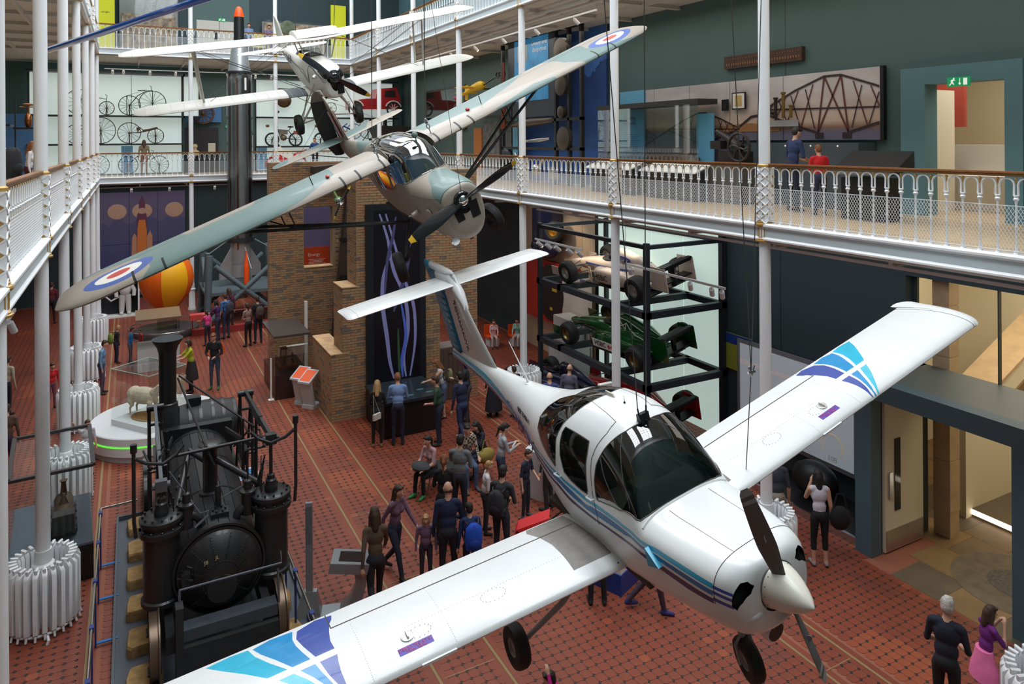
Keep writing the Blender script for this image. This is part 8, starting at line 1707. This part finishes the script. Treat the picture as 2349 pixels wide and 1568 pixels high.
# glossy blue rotor craft: one blade and a bit of belly reach into the picture
t = thing('autogyro', 'glossy blue rotor blade and belly of a hanging machine cut by the top edge', 'aircraft', (2.3, 12.6, 10.6)); BG = mat('gloss_blue', (24, 96, 200), .2, coat=.8); a_, b_ = Vector((-1.39, 16.6, 9.56))-t.location, Vector((1.35, 11.3, 10.0))-t.location; d_ = (b_-a_); m = MB(); n_ = 10; up = Vector((0, 0, 1)); sd = d_.cross(up).normalized()
m.loft([[tuple(a_+d_*q*1.25/n_+sd*(.09*cos(t_))+up*(.055*sin(t_))) for t_ in frange(0, 2*pi, 10)[:-1]] for q in range(n_+1)]); part('rotor_blade', m, BG, t, True); m = MB(); m.ell((1.2, .2, .25), .6, .35, .26, 18); part('belly', m, BG, t, True); m = MB(); m.tube([(1.2+.45*cos(a), .2+.35*sin(a), .1) for a in frange(0, 2*pi, 24)[:-1]], .02, 6, 0, False, True); part('skid_ring', m, STEEL, t, True); m = MB(); m.tube([tuple(a_+d_*1.25), (1.2, .2, .5)], .04, 6); part('rotor_arm', m, BG, t); 
cable('suspension_cable', (2.3+1.2, 12.8, 11.0), (3.6, 12.8, 20.3), .006, WIRE, 'thin cable above the glossy blue machine', 'cables that carry the aircraft')
# lamp heads and panels under the narrow side gallery
track((-1.75, 11.8, 4.9), (-1.75, 14.9, 4.9), 2, 'white track with two lit spotlights under the narrow side gallery', .9, (0,), (.3, .3, -.9), (.15, .8)); track((-2.2, 15.5, 5.2), (-2.2, 20, 5.2), 3, 'second white lamp track deeper under the narrow side gallery', .6, (), (-.3, .2, -.9))
t = thing('wall_poster', 'purple and orange upright panel under the narrow side gallery', 'panel', (-5.2, 33.5, .2)); part('purple_sheet', MB().box(0, .08, 0, 1.6, 0, 4.2), mat('panel_purple', (60, 40, 110), .6), t); part('orange_strip', MB().box(0, .1, 1.6, 2.1, 0, 4.4), mat('panel_orange', (206, 72, 22), .6), t)
t = thing('grey_kiosk', 'small grey tilted kiosk under the narrow side gallery', 'kiosk', (-2.6, 17.8, 0)); part('kiosk_body', MB().box(-.1, .1, -.2, .2, 0, 1.6), DGREY, t); part('kiosk_head', MB().hexa([(-.3, -.3, 1.6), (.3, -.3, 1.6), (.3, .3, 1.75), (-.3, .3, 1.75), (-.3, -.3, 1.7), (.3, -.3, 1.7), (.3, .3, 1.85), (-.3, .3, 1.85)]), GREY, t)
# ================================================================== people
SKIN = mat('skin', (206, 158, 132), .6); SKIN2 = mat('tanned_skin', (176, 124, 96), .6); EYE = mat('eye_dark', (40, 30, 28), .4); LIP = mat('lip_tone', (166, 96, 88), .6)
HC_ = {'brown': (66, 44, 32), 'dark': (34, 27, 24), 'blond': (176, 138, 92), 'white': (196, 190, 182), 'ginger': (132, 82, 48), 'grey': (130, 124, 118)}
def cm(c, kind=''): return mat('%s_cloth_%d_%d_%d' % (kind or 'plain', *c), c, .85, noise_amt=.12, nscale=9)
def plaid():
    if 'plaid_cloth' in MATS: return MATS['plaid_cloth']
    m = bpy.data.materials.new('plaid_cloth'); m.use_nodes = True; nt = m.node_tree; b = nt.nodes['Principled BSDF']; tc = nt.nodes.new('ShaderNodeTexCoord'); k = nt.nodes.new('ShaderNodeTexChecker'); k.inputs['Scale'].default_value = 22; k.inputs[1].default_value = rgb(176, 160, 140); k.inputs[2].default_value = rgb(58, 50, 48); nt.links.new(tc.outputs['Object'], k.inputs['Vector']); nt.links.new(k.outputs[0], b.inputs['Base Color']); b.inputs['Roughness'].default_value = .9; MATS['plaid_cloth'] = m; return m
def person(label, x, y, hd, H=1.74, top=(60, 60, 60), legs=(40, 44, 60), shoe=(50, 46, 44), hair='brown', hs='short', pose='stand', arms=('down', 'down'), slv='long', z=0., skin=SKIN, fem=False, look=-12, turn=0, lean=6, skirt=None, fine=.014, leglen='long', topmat=None):
    """local frame: x to the person's right, y forward; hd = compass of the gaze (deg, 0 = +X, 90 = away down the hall)"""
    k = H/1.75; t = thing('person', label, 'person', (x, y, z), radians(hd-90)); P = []; sw = .155 if fem else .18; ch = .145 if fem else .165
    A = lambda a, b, ra, rb_, s: P.append(('c', Vector(a)*k, Vector(b)*k, ra*k, rb_*k, s)); E_ = lambda c, r, s: P.append(('e', tuple(Vector(c)*k), tuple(Vector(r)*k), 0, 0, s))
    sit = pose == 'sit'; hz = .52 if sit else (.93 if pose != 'walk' else .91); th = radians(lean)
    def T(px, py, pz): dz = pz-.93; return (px, (dz*sin(th)), hz+dz*cos(th)) if py == 0 else (px, py*cos(th)+dz*sin(th), hz+dz*cos(th)-py*sin(th))
    E_(T(0, -.01, .95), (.15 if fem else .155, .115, .12), 2); E_(T(0, 0, 1.10), (.125 if fem else .148, .10, .15), 1); E_(T(0, 0, 1.30), (ch, .105, .17), 1); A(T(-sw*.8, 0, 1.42), T(sw*.8, 0, 1.42), .062, .062, 1)
    if fem:
        for s in (-1, 1): E_(T(s*.065, .08, 1.27), (.06, .05, .06), 1)
    A(T(0, 0, 1.45), T(0, .02, 1.55), .052, .05, 0)
    hc = Vector(T(0, .035, 1.635)); R = Matrix.Rotation(radians(turn), 3, 'Z') @ Matrix.Rotation(radians(look), 3, 'X')
    hp = lambda a, b, c: tuple(hc+R @ Vector((a, b, c)))
    E_(hc, (.074, .092, .112), 0); E_(hp(0, .03, -.045), (.056, .062, .062), 0); A(hp(0, .085, .005), hp(0, .108, -.022), .010, .015, 0)
    for s in (-1, 1): E_(hp(s*.076, -.005, -.005), (.012, .02, .032), 0); E_(hp(s*.03, .075, -.005), (.02, .016, .012), 0)
    for s, ar in ((-1, arms[0]), (1, arms[1])):
        S0 = Vector(T(s*sw, 0, 1.41))
        D = {'down': ((s*.05, -.03, -.29), (s*.02, .05, -.26)), 'fold': ((s*.05, .02, -.27), (-s*.17, .19, .04)), 'phone': ((s*.03, .08, -.26), (-s*.08, .22, .08)), 'front': ((s*.06, .03, -.28), (-s*.13, .20, -.06)), 'up': ((s*.14, .10, .16), (s*.12, .12, .20)), 'face': ((s*.04, .14, -.22), (-s*.12, .10, .24)), 'reach': ((s*.02, .20, -.19), (s*.0, .24, -.04)), 'knee': ((s*.04, .10, -.26), (-s*.04, .24, -.05)), 'hip': ((s*.12, -.04, -.25), (-s*.10, .10, -.18)), 'swing': ((s*.05, .14, -.26), (0, .17, -.18)), 'swingb': ((s*.05, -.14, -.25), (s*.02, -.02, -.26)), 'head': ((s*.10, .12, .20), (-s*.16, .02, .16))}[ar]
        E0 = S0+Vector(D[0]); W0 = E0+Vector(D[1]); A(S0, E0, .052, .040, 1); A(E0, W0, .040, .028, 1 if slv == 'long' else 0)
        if slv == 'none': P[-2] = P[-2][:5]+(0,)
        d = (W0-E0).normalized(); sd = d.cross(Vector((0, 0, 1)))
        sd = sd.normalized() if sd.length > .1 else Vector((0, 1, 0)); up = sd.cross(d); cc = W0+d*.045; A(W0, W0+d*.075, .028, .032, 0)
        for i, (o_, L_) in enumerate(((-.027, .062), (-.009, .078), (.009, .072), (.027, .055))): a_ = cc+d*.035+sd*o_; b_ = a_+d*L_*.55-up*.004; A(a_, b_, .0095, .009, 0); A(b_, b_+d*L_*.35-up*.022, .009, .008, 0)
        A(cc-d*.01-sd*.03, cc+d*.03-sd*.055-up*.015, .011, .009, 0)
    for s in (-1, 1):
        hip = Vector((s*.085, 0, hz-.03))
        if sit: kn = Vector((s*.11, .42, .49)); an = Vector((s*.11, .44+.03*s, .09))
        elif pose == 'walk': kn = Vector((s*.085, .16 if s > 0 else -.02, .50)); an = Vector((s*.08, .24 if s > 0 else -.34, .09 if s > 0 else .14))
        else: kn = Vector((s*.10, .03, .50)); an = Vector((s*.11, .0, .09))
        A(hip, kn, .088, .058, 2); sl = 2 if leglen == 'long' else 0
        if leglen == 'capri': m_ = kn+(an-kn)*.42; A(kn, m_, .058, .054, 2); A(m_, an, .048, .036, 0)
        else: A(kn, an, .058 if sl else .05, .044 if sl else .036, sl)
        if leglen == 'shorts': A(hip, kn, .095, .075, 2)
        A(an+Vector((0, -.03, -.045)), an+Vector((s*.03, .15, -.058)), .040, .034, 3); A(an+Vector((0, 0, 0)), an+Vector((0, 0, -.03)), .045, .045, 3 if sl else 0)
    tm = topmat or cm(top, 'top')
    body = blob(P, 'body', [skin, tm, cm(legs, 'leg'), cm(shoe, 'shoe')], t, fine*k, smoothit=4)
    # hair as a cap over skull and nape, longer styles as falling strands
    hm = mat('hair_'+hair, HC_.get(hair, (60, 40, 30)), .6, bump=.6, bscale=90, noise_amt=.3, nscale=30)
    hq = []; HA = lambda a, b, ra, rb_: hq.append(('c', Vector(a)*k, Vector(b)*k, ra*k, rb_*k, 0)); HE = lambda c, r: hq.append(('e', tuple(Vector(c)*k), tuple(Vector(r)*k), 0, 0, 0))
    if hs != 'bald':
        HE(hp(0, -.022, .038), (.084, .088, .094)); HE(hp(0, -.045, -.01), (.078, .066, .085)); HA(hp(-.035, .055, .088), hp(.035, .055, .088), .026, .026)
        if hs in ('long', 'wave'):
            HA(hp(0, -.06, 0), hp(0, -.085, -.28 if hs == 'long' else -.20), .075, .055)
            for s in (-1, 1): HA(hp(s*.07, -.01, .0), hp(s*.085, -.02, -.19), .030, .028)
        if hs == 'tail': HA(hp(0, -.09, .05), hp(0, -.135, -.02), .03, .035); HA(hp(0, -.135, -.02), hp(0, -.12, -.24), .036, .016)
        if hs == 'bob':
            for s in (-1, 1): HA(hp(s*.065, -.01, .02), hp(s*.075, .0, -.10), .034, .034)
            HA(hp(0, -.07, .0), hp(0, -.08, -.10), .06, .05)
    else: HA(hp(-.06, -.06, -.03), hp(.06, -.06, -.03), .028, .028)
    blob(hq, 'hair', [hm], t, .012*k if fine < .016 else .018*k, smoothit=2)
    m = MB()
    for s in (-1, 1): m.ell(tuple(Vector(hp(s*.031, .088, .004))*k), .011*k, .006*k, .006*k, 8)
    part('eyes', m, EYE, t, True); m = MB(); m.ell(tuple(Vector(hp(0, .092, -.055))*k), .022*k, .006*k, .006*k, 8); part('mouth', m, LIP, t, True)
    if skirt:
        c_, z0 = skirt; m = MB(); n = 20; m.loft([[(r*k*cos(2*pi*j/n)*(1+w*(.06 if j % 2 else 0)), r*.8*k*sin(2*pi*j/n)-.01, zz*k*1.0) for j in range(n)] for r, zz, w in ((.15, hz+.10, 0), (.18, hz-.05, 0), (.23, (hz+z0)/2, 1), (.26, z0, 1))]); part('skirt', m, cm(c_, 'skirt'), t, 60)
    return t
def bag(name, label, mb, m, loc=(0, 0, 0), rz=0.): o = part(name, mb, m, None, 40, loc); o.rotation_euler = (0, 0, rz); return tag(o, label, 'bag')
def backpack(label, x, y, z, hd, c, s=1.):
    a = radians(hd-90); p = Vector((x, y, 0))+Vector((sin(a), -cos(a), 0))*.20*s; t = thing('backpack', label, 'bag', (p.x, p.y, z), a); m = MB(); m.loft([[(w*cos(b), d*sin(b)-.02, zz) for b in frange(0, 2*pi, 16)[:-1]] for w, d, zz in ((.06, .05, 0), (.14*s, .09*s, .03), (.155*s, .10*s, .2*s), (.14*s, .085*s, .38*s), (.07*s, .05*s, .45*s))]); part('pack', m, cm(c, 'pack'), t, 60); m = MB(); m.ell((0, -.09*s, .14*s), .10*s, .05*s, .10*s, 12); part('front_pocket', m, cm(tuple(int(v*.8) for v in c), 'pack'), t, True); m = MB()
    for q in (-1, 1): m.tube([(q*.09*s, .02, .42*s), (q*.12*s, .12*s, .44*s), (q*.13*s, .26*s, .40*s), (q*.14*s, .2*s, .15*s), (q*.12*s, .03, .06)], .014, 6)
    part('shoulder_strap', m, BLACK, t); return t
F2 = .022
person('man in black jacket with orange sleeves and jeans, both hands before him', 2.34, 24.4, 246, 1.78, (30, 30, 36), (64, 74, 96), (60, 120, 60), 'ginger', arms=('front', 'front'), look=-26, fine=F2)
for s in (-1, 1): m = MB(); m.tube([(s*.21, .02, 1.44), (s*.255, -.02, 1.25), (s*.24, .0, 1.12), (s*.14, .16, 1.08)], [.035, .05, .042, .035], 8); part('orange_sleeve', m, mat('sleeve_orange', (236, 92, 40), .8), bpy.data.objects['person'], True)
person('blond child in black coat at the balloon display, turned from the viewer', -.45, 28.9, 20, 1.32, (40, 40, 44), (44, 46, 60), hair='blond', fine=F2); backpack('green and orange backpack on the blond child', -.45, 28.9, .72, 20, (110, 130, 50), .8)
person('child in bright blue jacket with dark hair beside the blond child', -.02, 28.6, 10, 1.27, (40, 120, 190), (96, 100, 110), hair='brown', arms=('front', 'down'), fine=F2); person('small child in red top behind the child in blue', .35, 29.0, 200, 1.1, (196, 44, 48), (60, 50, 60), fine=F2)
person('girl in pink top with dark hair looking up at the rocket', 2.6, 29.7, 120, 1.35, (226, 70, 140), (44, 40, 60), hair='brown', hs='tail', look=10, slv='short', arms=('reach', 'down'), fine=F2, fem=True)
person('woman in dark purple top beside the girl in pink', 3.02, 30.2, 150, 1.6, (72, 44, 96), (50, 56, 76), hair='dark', hs='bob', slv='short', arms=('reach', 'down'), fine=F2, fem=True)
person('man in blue shirt with grey backpack near the rocket stand', 3.35, 30.4, 120, 1.76, (60, 104, 160), (50, 60, 90), hair='brown', slv='short', fine=F2); backpack('dark grey backpack on the man near the rocket stand', 3.35, 30.4, 1.0, 120, (56, 58, 66))
person('adult in maroon coat behind the man with the grey backpack', 3.6, 31.4, 110, 1.78, (96, 50, 76), (50, 46, 56), hair='brown', hs='long', fine=F2, fem=True)
person('woman in light brown jacket and black trousers right of the rocket group', 3.95, 28.8, 120, 1.64, (150, 120, 112), (30, 30, 34), hair='brown', hs='tail', arms=('front', 'front'), fine=F2, fem=True, look=8); person('man in black coat behind the woman in the light brown jacket', 4.35, 29.1, 100, 1.8, (40, 38, 42), (40, 48, 70), hair='brown', fine=F2); backpack('brown backpack on the man in the black coat', 4.35, 29.1, 1.0, 100, (84, 66, 62))
person('woman in lime green top, black skirt and boots beside the chimney', 1.66, 24.4, 190, 1.66, (168, 178, 40), (30, 26, 30), (40, 32, 32), 'brown', 'bob', arms=('reach', 'reach'), slv='short', fine=F2, fem=True, skirt=((44, 36, 38), .45))
person('woman with long blond hair and black leather jacket at the counter', 5.52, 17.75, 70, 1.66, (34, 34, 38), (28, 28, 32), (160, 116, 76), 'blond', 'long', arms=('front', 'front'), look=-22, fem=True, fine=.018)
bag('white_purse', 'small white purse hanging at the hip of the blond woman', MB().box(-.12, .12, -.03, .03, 0, .15).tube([(-.1, 0, .15), (-.02, .1, .6), (.1, 0, .15)], .006, 4), cm((206, 204, 196), 'purse'), (5.44, 17.52, .78), .5)
person('man in pale blue shirt and navy trousers at the counter', 6.02, 17.6, 72, 1.8, (118, 144, 190), (34, 38, 58), (40, 36, 36), 'ginger', arms=('front', 'front'), look=-30, lean=12, fine=.018)
person('woman in white tank top leaning over the right of the counter', 7.75, 18.75, 172, 1.68, (206, 206, 210), (90, 100, 130), hair='ginger', hs='long', slv='none', arms=('reach', 'down'), look=-32, lean=16, fem=True, leglen='shorts', fine=.018); backpack('olive bag on the back of the woman in the white tank top', 7.75, 18.75, .95, 172, (120, 116, 84), .85)
person('man in dark green shirt turned to the counter', 6.95, 17.1, 150, 1.76, (44, 74, 56), (36, 40, 56), hair='brown', arms=('front', 'down'), slv='short', fine=.018); person('tall person in navy coat walking behind the green shirt', 7.5, 16.9, 100, 1.84, (34, 40, 70), (44, 54, 90), (206, 206, 206), 'dark', pose='walk', arms=('down', 'swing'), fine=.018)
person('man in black hooded jacket near the tail of the white trainer', 8.15, 18.0, 150, 1.8, (38, 44, 46), (60, 56, 66), hair='dark', arms=('phone', 'down'), look=-20, fine=.018); person('woman in long dark dress under the tail of the white trainer', 9.0, 18.1, 90, 1.66, (34, 34, 44), (34, 34, 44), hair='dark', hs='long', fine=.02, fem=True, skirt=((32, 32, 42), .2)); person('child in dark jacket beside the woman in the long dress', 9.55, 17.8, 100, 1.4, (44, 40, 48), (50, 44, 52), fine=.02)
person('woman in pink top with dark ponytail sitting on the bench end', 5.90, 14.95, 205, 1.66, (196, 154, 160), (26, 26, 30), (60, 150, 90), 'dark', 'tail', 'sit', ('knee', 'knee'), 'short', fem=True, lean=10, look=-8); bag('grey_coat', 'dark grey coat folded on the lap of the seated woman in pink', MB().ell((0, 0, 0), .19, .24, .09, 12), cm((64, 66, 70), 'coat'), (5.58, 14.80, .66), .4)
person('man in checked shirt and jeans sitting on the bench', 6.72, 14.95, 262, 1.78, (150, 130, 110), (76, 98, 130), (90, 96, 104), 'dark', 'short', 'sit', ('knee', 'knee'), look=-24, topmat=plaid())
person('woman in dark top bending over her bag at the bench', 7.30, 15.25, 200, 1.66, (38, 36, 52), (40, 40, 56), hair='dark', hs='long', pose='sit', arms=('face', 'knee'), lean=18, look=-30, fem=True); bag('handbag', 'large olive gold handbag on the bench end', MB().ell((0, 0, .14), .24, .13, .17, 14).tube([(-.14, 0, .26), (-.06, 0, .50), (.06, 0, .50), (.14, 0, .26)], .012, 6), cm((150, 130, 62), 'bag'), (7.12, 14.72, .46), .3)
person('woman in light grey sweater with black ponytail holding a phone', 7.05, 13.85, 350, 1.64, (168, 172, 178), (50, 56, 78), hair='dark', hs='tail', arms=('phone', 'phone'), look=-26, fem=True); tag(part('mobile_phone', MB().box(-.035, .035, -.006, .006, -.07, .07), LGW, None, False, (7.34, 13.78, 1.16), (.6, 0, 1.3)), 'white mobile phone held by the woman in the grey sweater', 'phone')
person('dark haired man in grey shirt watching with folded arm', 5.85, 13.35, 50, 1.78, (112, 116, 120), (44, 48, 60), hair='dark', slv='short', arms=('face', 'fold')); person('woman in black dress with ginger ponytail left of the man in grey', 5.30, 12.85, 60, 1.68, (30, 30, 34), (34, 32, 36), hair='ginger', hs='tail', slv='short', arms=('fold', 'fold'), fem=True)
person('boy in white shirt with cropped blond hair and folded arms', 6.17, 12.82, 340, 1.42, (206, 204, 206), (36, 38, 44), (40, 40, 46), 'blond', slv='short', arms=('fold', 'fold')); person('man in black shirt with dark hair and a black backpack', 5.98, 11.75, 40, 1.76, (52, 54, 58), (40, 48, 60), (50, 50, 54), 'dark', slv='short', arms=('front', 'front')); backpack('black backpack with grey trim on the man in the black shirt', 5.98, 11.75, .98, 40, (44, 46, 50))
person('boy in navy shirt standing alone near the fuselage', 7.15, 12.95, 300, 1.42, (38, 44, 66), (40, 42, 52), (90, 90, 96), 'brown', slv='short', arms=('front', 'down')); person('man in charcoal clothes behind the boy in navy', 7.75, 13.0, 120, 1.74, (52, 50, 54), (46, 42, 44), hair='dark')
person('bald man in dark navy jacket seen from behind', 4.85, 11.55, 70, 1.80, (32, 42, 74), (34, 34, 44), hair='brown', hs='bald', arms=('down', 'front')); person('child in dark blue coat close to the bald man', 5.18, 11.35, 80, 1.45, (36, 52, 96), (36, 38, 60), hair='dark', arms=('down', 'down')); backpack('bright blue backpack on the child beside the bald man', 5.18, 11.35, .78, 80, (28, 78, 190), 1.0)
person('blond child in mauve dotted top in front of the bald man', 4.55, 11.85, 250, 1.25, (120, 96, 120), (50, 44, 60), hair='blond', hs='bob'); person('person in brown coat walking alone on the open floor', 3.52, 11.45, 80, 1.74, (92, 74, 62), (38, 38, 46), hair='brown', hs='wave', pose='walk', arms=('swingb', 'swing'), fem=True); person('woman in mauve top walking towards the group', 4.15, 12.35, 300, 1.66, (112, 84, 104), (40, 44, 62), hair='brown', hs='long', pose='walk', arms=('swing', 'swingb'), fem=True)
person('person in black tracksuit with white shoe soles under the wing root', 6.86, 9.95, 60, 1.78, (40, 40, 44), (30, 30, 34), (34, 34, 38), 'dark'); person('person in blue clothes walking under the white trainer fuselage', 7.5, 9.4, 330, 1.7, (44, 60, 150), (70, 54, 70), (56, 50, 110), 'brown', pose='walk', arms=('swing', 'swingb'), z=0)
person('woman in white tank top and black capri trousers by the portal', 11.03, 8.92, 55, 1.70, (206, 200, 212), (24, 24, 28), (150, 150, 156), 'dark', 'long', arms=('face', 'down'), slv='none', fem=True, leglen='capri', look=0); bag('shoulder_bag', 'large black shoulder bag of the woman in the white tank top', MB().ell((0, 0, .18), .19, .10, .22, 14).tube([(-.12, 0, .33), (-.05, .0, .62), (.06, 0, .62), (.12, 0, .33)], .014, 6), cm((30, 30, 32), 'bag'), (11.30, 8.70, .72), -.6)
person('man in dark polo shirt and beige shorts by the simulator', 10.80, 9.70, 60, 1.80, (58, 62, 72), (150, 140, 124), hair='dark', slv='short', leglen='shorts')
person('elderly man with white hair and navy shirt at the lower right edge', 9.34, 5.62, 20, 1.74, (30, 34, 50), (28, 28, 34), hair='white', hs='short', slv='short', arms=('front', 'front'), skin=SKIN); person('girl in purple shirt and pink skirt at the lower right corner', 10.22, 5.62, 335, 1.40, (110, 36, 120), (226, 110, 160), hair='brown', hs='wave', slv='short', arms=('face', 'face'), fem=True, skirt=((236, 120, 170), .55))
person('person in magenta sleeves with raised arm at the bottom edge', 4.62, 7.35, 160, 1.42, (206, 20, 140), (60, 50, 60), hair='dark', arms=('head', 'down'), lean=20)
person('boy in white printed shirt pointing beside the model case', -.92, 19.55, 290, 1.30, (214, 214, 222), (96, 92, 96), hair='brown', slv='short', arms=('down', 'up'), look=-6)
for s_ in (('adult in maroon top standing in the dark under the narrow side gallery', -3.0, 36.6, 80, 1.76, (110, 40, 50), (34, 32, 38)), ('child in red shirt between the white columns on the ground floor', -2.05, 24.9, 300, 1.35, (196, 36, 44), (120, 70, 90)), ('person in cream vest at the far left edge of the ground floor', -3.15, 24.9, 60, 1.66, (196, 184, 160), (40, 44, 60)), ('person in light blue shirt by the ring radiator', -.80, 25.6, 350, 1.66, (110, 150, 186), (80, 66, 86)), ('person in blue top in the dark under the narrow side gallery', -2.7, 29.0, 0, 1.7, (70, 120, 150), (40, 40, 50)), ('person in brown jacket low at the left edge', -2.55, 20.2, 90, 1.7, (96, 74, 62), (60, 44, 70))): person(*s_, fine=F2)
for s_ in (('bald man in blue shirt beside the lowest racing car', 9.55, 15.95, 60, 1.74, (60, 70, 120), (40, 40, 50)), ('second bald man near the info sign', 10.35, 16.3, 40, 1.74, (90, 90, 110), (40, 40, 50))): person(*s_, hs='bald', fine=F2)
person('seated girl in pale pink on an orange stool by the right wall', 12.1, 24.3, 250, 1.35, (226, 180, 180), (206, 180, 176), hair='brown', hs='tail', pose='sit', arms=('knee', 'knee'), fine=F2, fem=True); person('seated girl in mint top on an orange stool by the right wall', 12.9, 23.9, 230, 1.4, (150, 206, 190), (206, 200, 196), hair='brown', hs='tail', pose='sit', arms=('face', 'knee'), fine=F2, fem=True)
for i, (x, y) in enumerate(((12.12, 24.42), (12.95, 24.02))): t = thing('orange_stool', ['orange seat under the girl in pale pink', 'orange seat under the girl in mint'][i], 'seat', (x, y, 0)); part('seat', MB().box(-.25, .25, -.2, .25, .32, .38).box(-.25, .25, .2, .25, .38, .75), mat('seat_orange', (226, 84, 24), .5), t); part('base', MB().box(-.2, .2, -.15, .2, 0, .32), GREY, t)
person('dark haired man in navy polo shirt on the first gallery', 12.45, 10.70, 350, 1.80, (42, 58, 96), (36, 40, 66), hair='dark', slv='short', arms=('front', 'front'), look=-32, z=G1); person('child in bright red shirt on the first gallery', 12.25, 9.85, 60, 1.42, (206, 30, 40), (50, 50, 80), hair='ginger', slv='short', arms=('front', 'front'), z=G1, look=-20)
person('man in white shirt with black backpack at the left edge of the first gallery', -1.85, 14.0, 150, 1.78, (206, 208, 214), (110, 120, 134), hair='dark', slv='short', z=G1); backpack('black backpack with lilac bottle at the left edge', -1.85, 14.0, G1+.98, 150, (34, 34, 38), 1.1); person('long haired woman sitting blurred behind the second column', -2.3, 22.2, 0, 1.6, (206, 200, 200), (80, 30, 40), hair='ginger', hs='long', z=G1, fine=F2, fem=True)
for s_ in (('long haired woman in olive jacket before the bicycle shelves', .62, 38.6, 90, 1.68, (120, 108, 84), (130, 96, 84), (40, 40, 40), 'brown', 'long'), ('man in blue jacket raising a camera before the motorcycle shelves', 8.75, 38.8, 240, 1.76, (36, 76, 150), (40, 40, 50), (40, 40, 40), 'ginger', 'short', 'stand', ('face', 'face')), ('man with dark hair before the dark canopy table', 11.75, 38.6, 100, 1.7, (90, 100, 90), (40, 40, 50), (40, 40, 40), 'dark'), ('man with brown hair facing the hall beside the dark canopy', 12.3, 38.3, 200, 1.76, (110, 100, 90), (40, 40, 50))): person(*s_, z=G1, fine=F2)
for s_ in (('person in pale blue at the second floor railing behind the rocket tip', 5.25, 37.6, 270, 1.7, (110, 140, 180), (60, 60, 80)), ('person in lilac top at the second floor railing', 6.2, 37.5, 270, 1.66, (120, 110, 150), (60, 60, 80))): person(*s_, z=G2, fine=F2)
t = thing('pushchair', 'red and black folded pushchair beside the man with the backpack', 'pushchair', (6.55, 11.75, 0), -.6); part('red_cover', MB().hexa([(-.25, -.2, .45), (.35, -.2, .70), (.35, .2, .70), (-.25, .2, .45), (-.2, -.18, .55), (.40, -.18, .80), (.40, .18, .80), (-.2, .18, .55)]), mat('pram_red', (206, 40, 44), .6), t); part('frame', MB().tube([(-.4, -.22, .08), (.2, -.22, .6), (.62, -.22, .95)], .016, 6).tube([(-.4, .22, .08), (.2, .22, .6), (.62, .22, .95)], .016, 6).tube([(.3, -.22, .08), (-.2, -.22, .55)], .016, 6).tube([(.3, .22, .08), (-.2, .22, .55)], .016, 6).tube([(.62, -.22, .95), (.70, 0, 1.0), (.62, .22, .95)], .02, 6), BLACK, t, True)
for i, (a, b) in enumerate(((-.4, -.22), (-.4, .22), (.3, -.22), (.3, .22))): part('wheel', MB().lathe([(.03, -.02), (.10, -.02), (.10, .02), (.03, .02)], 14, (a, b, .10), 0, 'y'), RUBBER, t)
t = thing('info_sign', 'small white information sign with blue letter i before the rack', 'sign', (10.35, 14.6, 0)); part('sign_box', MB().box(-.2, .2, -.06, .06, .9, 1.75), LGW, t); part('sign_post', MB().box(-.1, .1, -.04, .04, 0, .9), GREY, t); text('letter', 'i', .5, t, LGB, (0, -.065, 1.35), (pi/2, 0, 0))
t = thing('white_plinth', 'white and blue rounded display block under the white trainer', 'plinth', (7.6, 10.6, 0), .4); part('block', MB().box(-.5, .5, -.5, .5, 0, 1.0), LGW, t); part('blue_base', MB().box(-.52, .52, -.52, .52, 0, .35), LGB, t)
t = thing('grey_plinth', 'pale grey angular block left of the white trainer fuselage', 'plinth', (8.2, 13.4, 0), .5); part('block', MB().hexa([(-.4, -.4, 0), (.4, -.4, 0), (.4, .5, 0), (-.4, .5, 0), (-.5, -.5, .95), (.4, -.4, 1.1), (.4, .5, 1.2), (-.5, .5, 1.1)]), mat('plinth_pale', (206, 210, 216), .5), t)
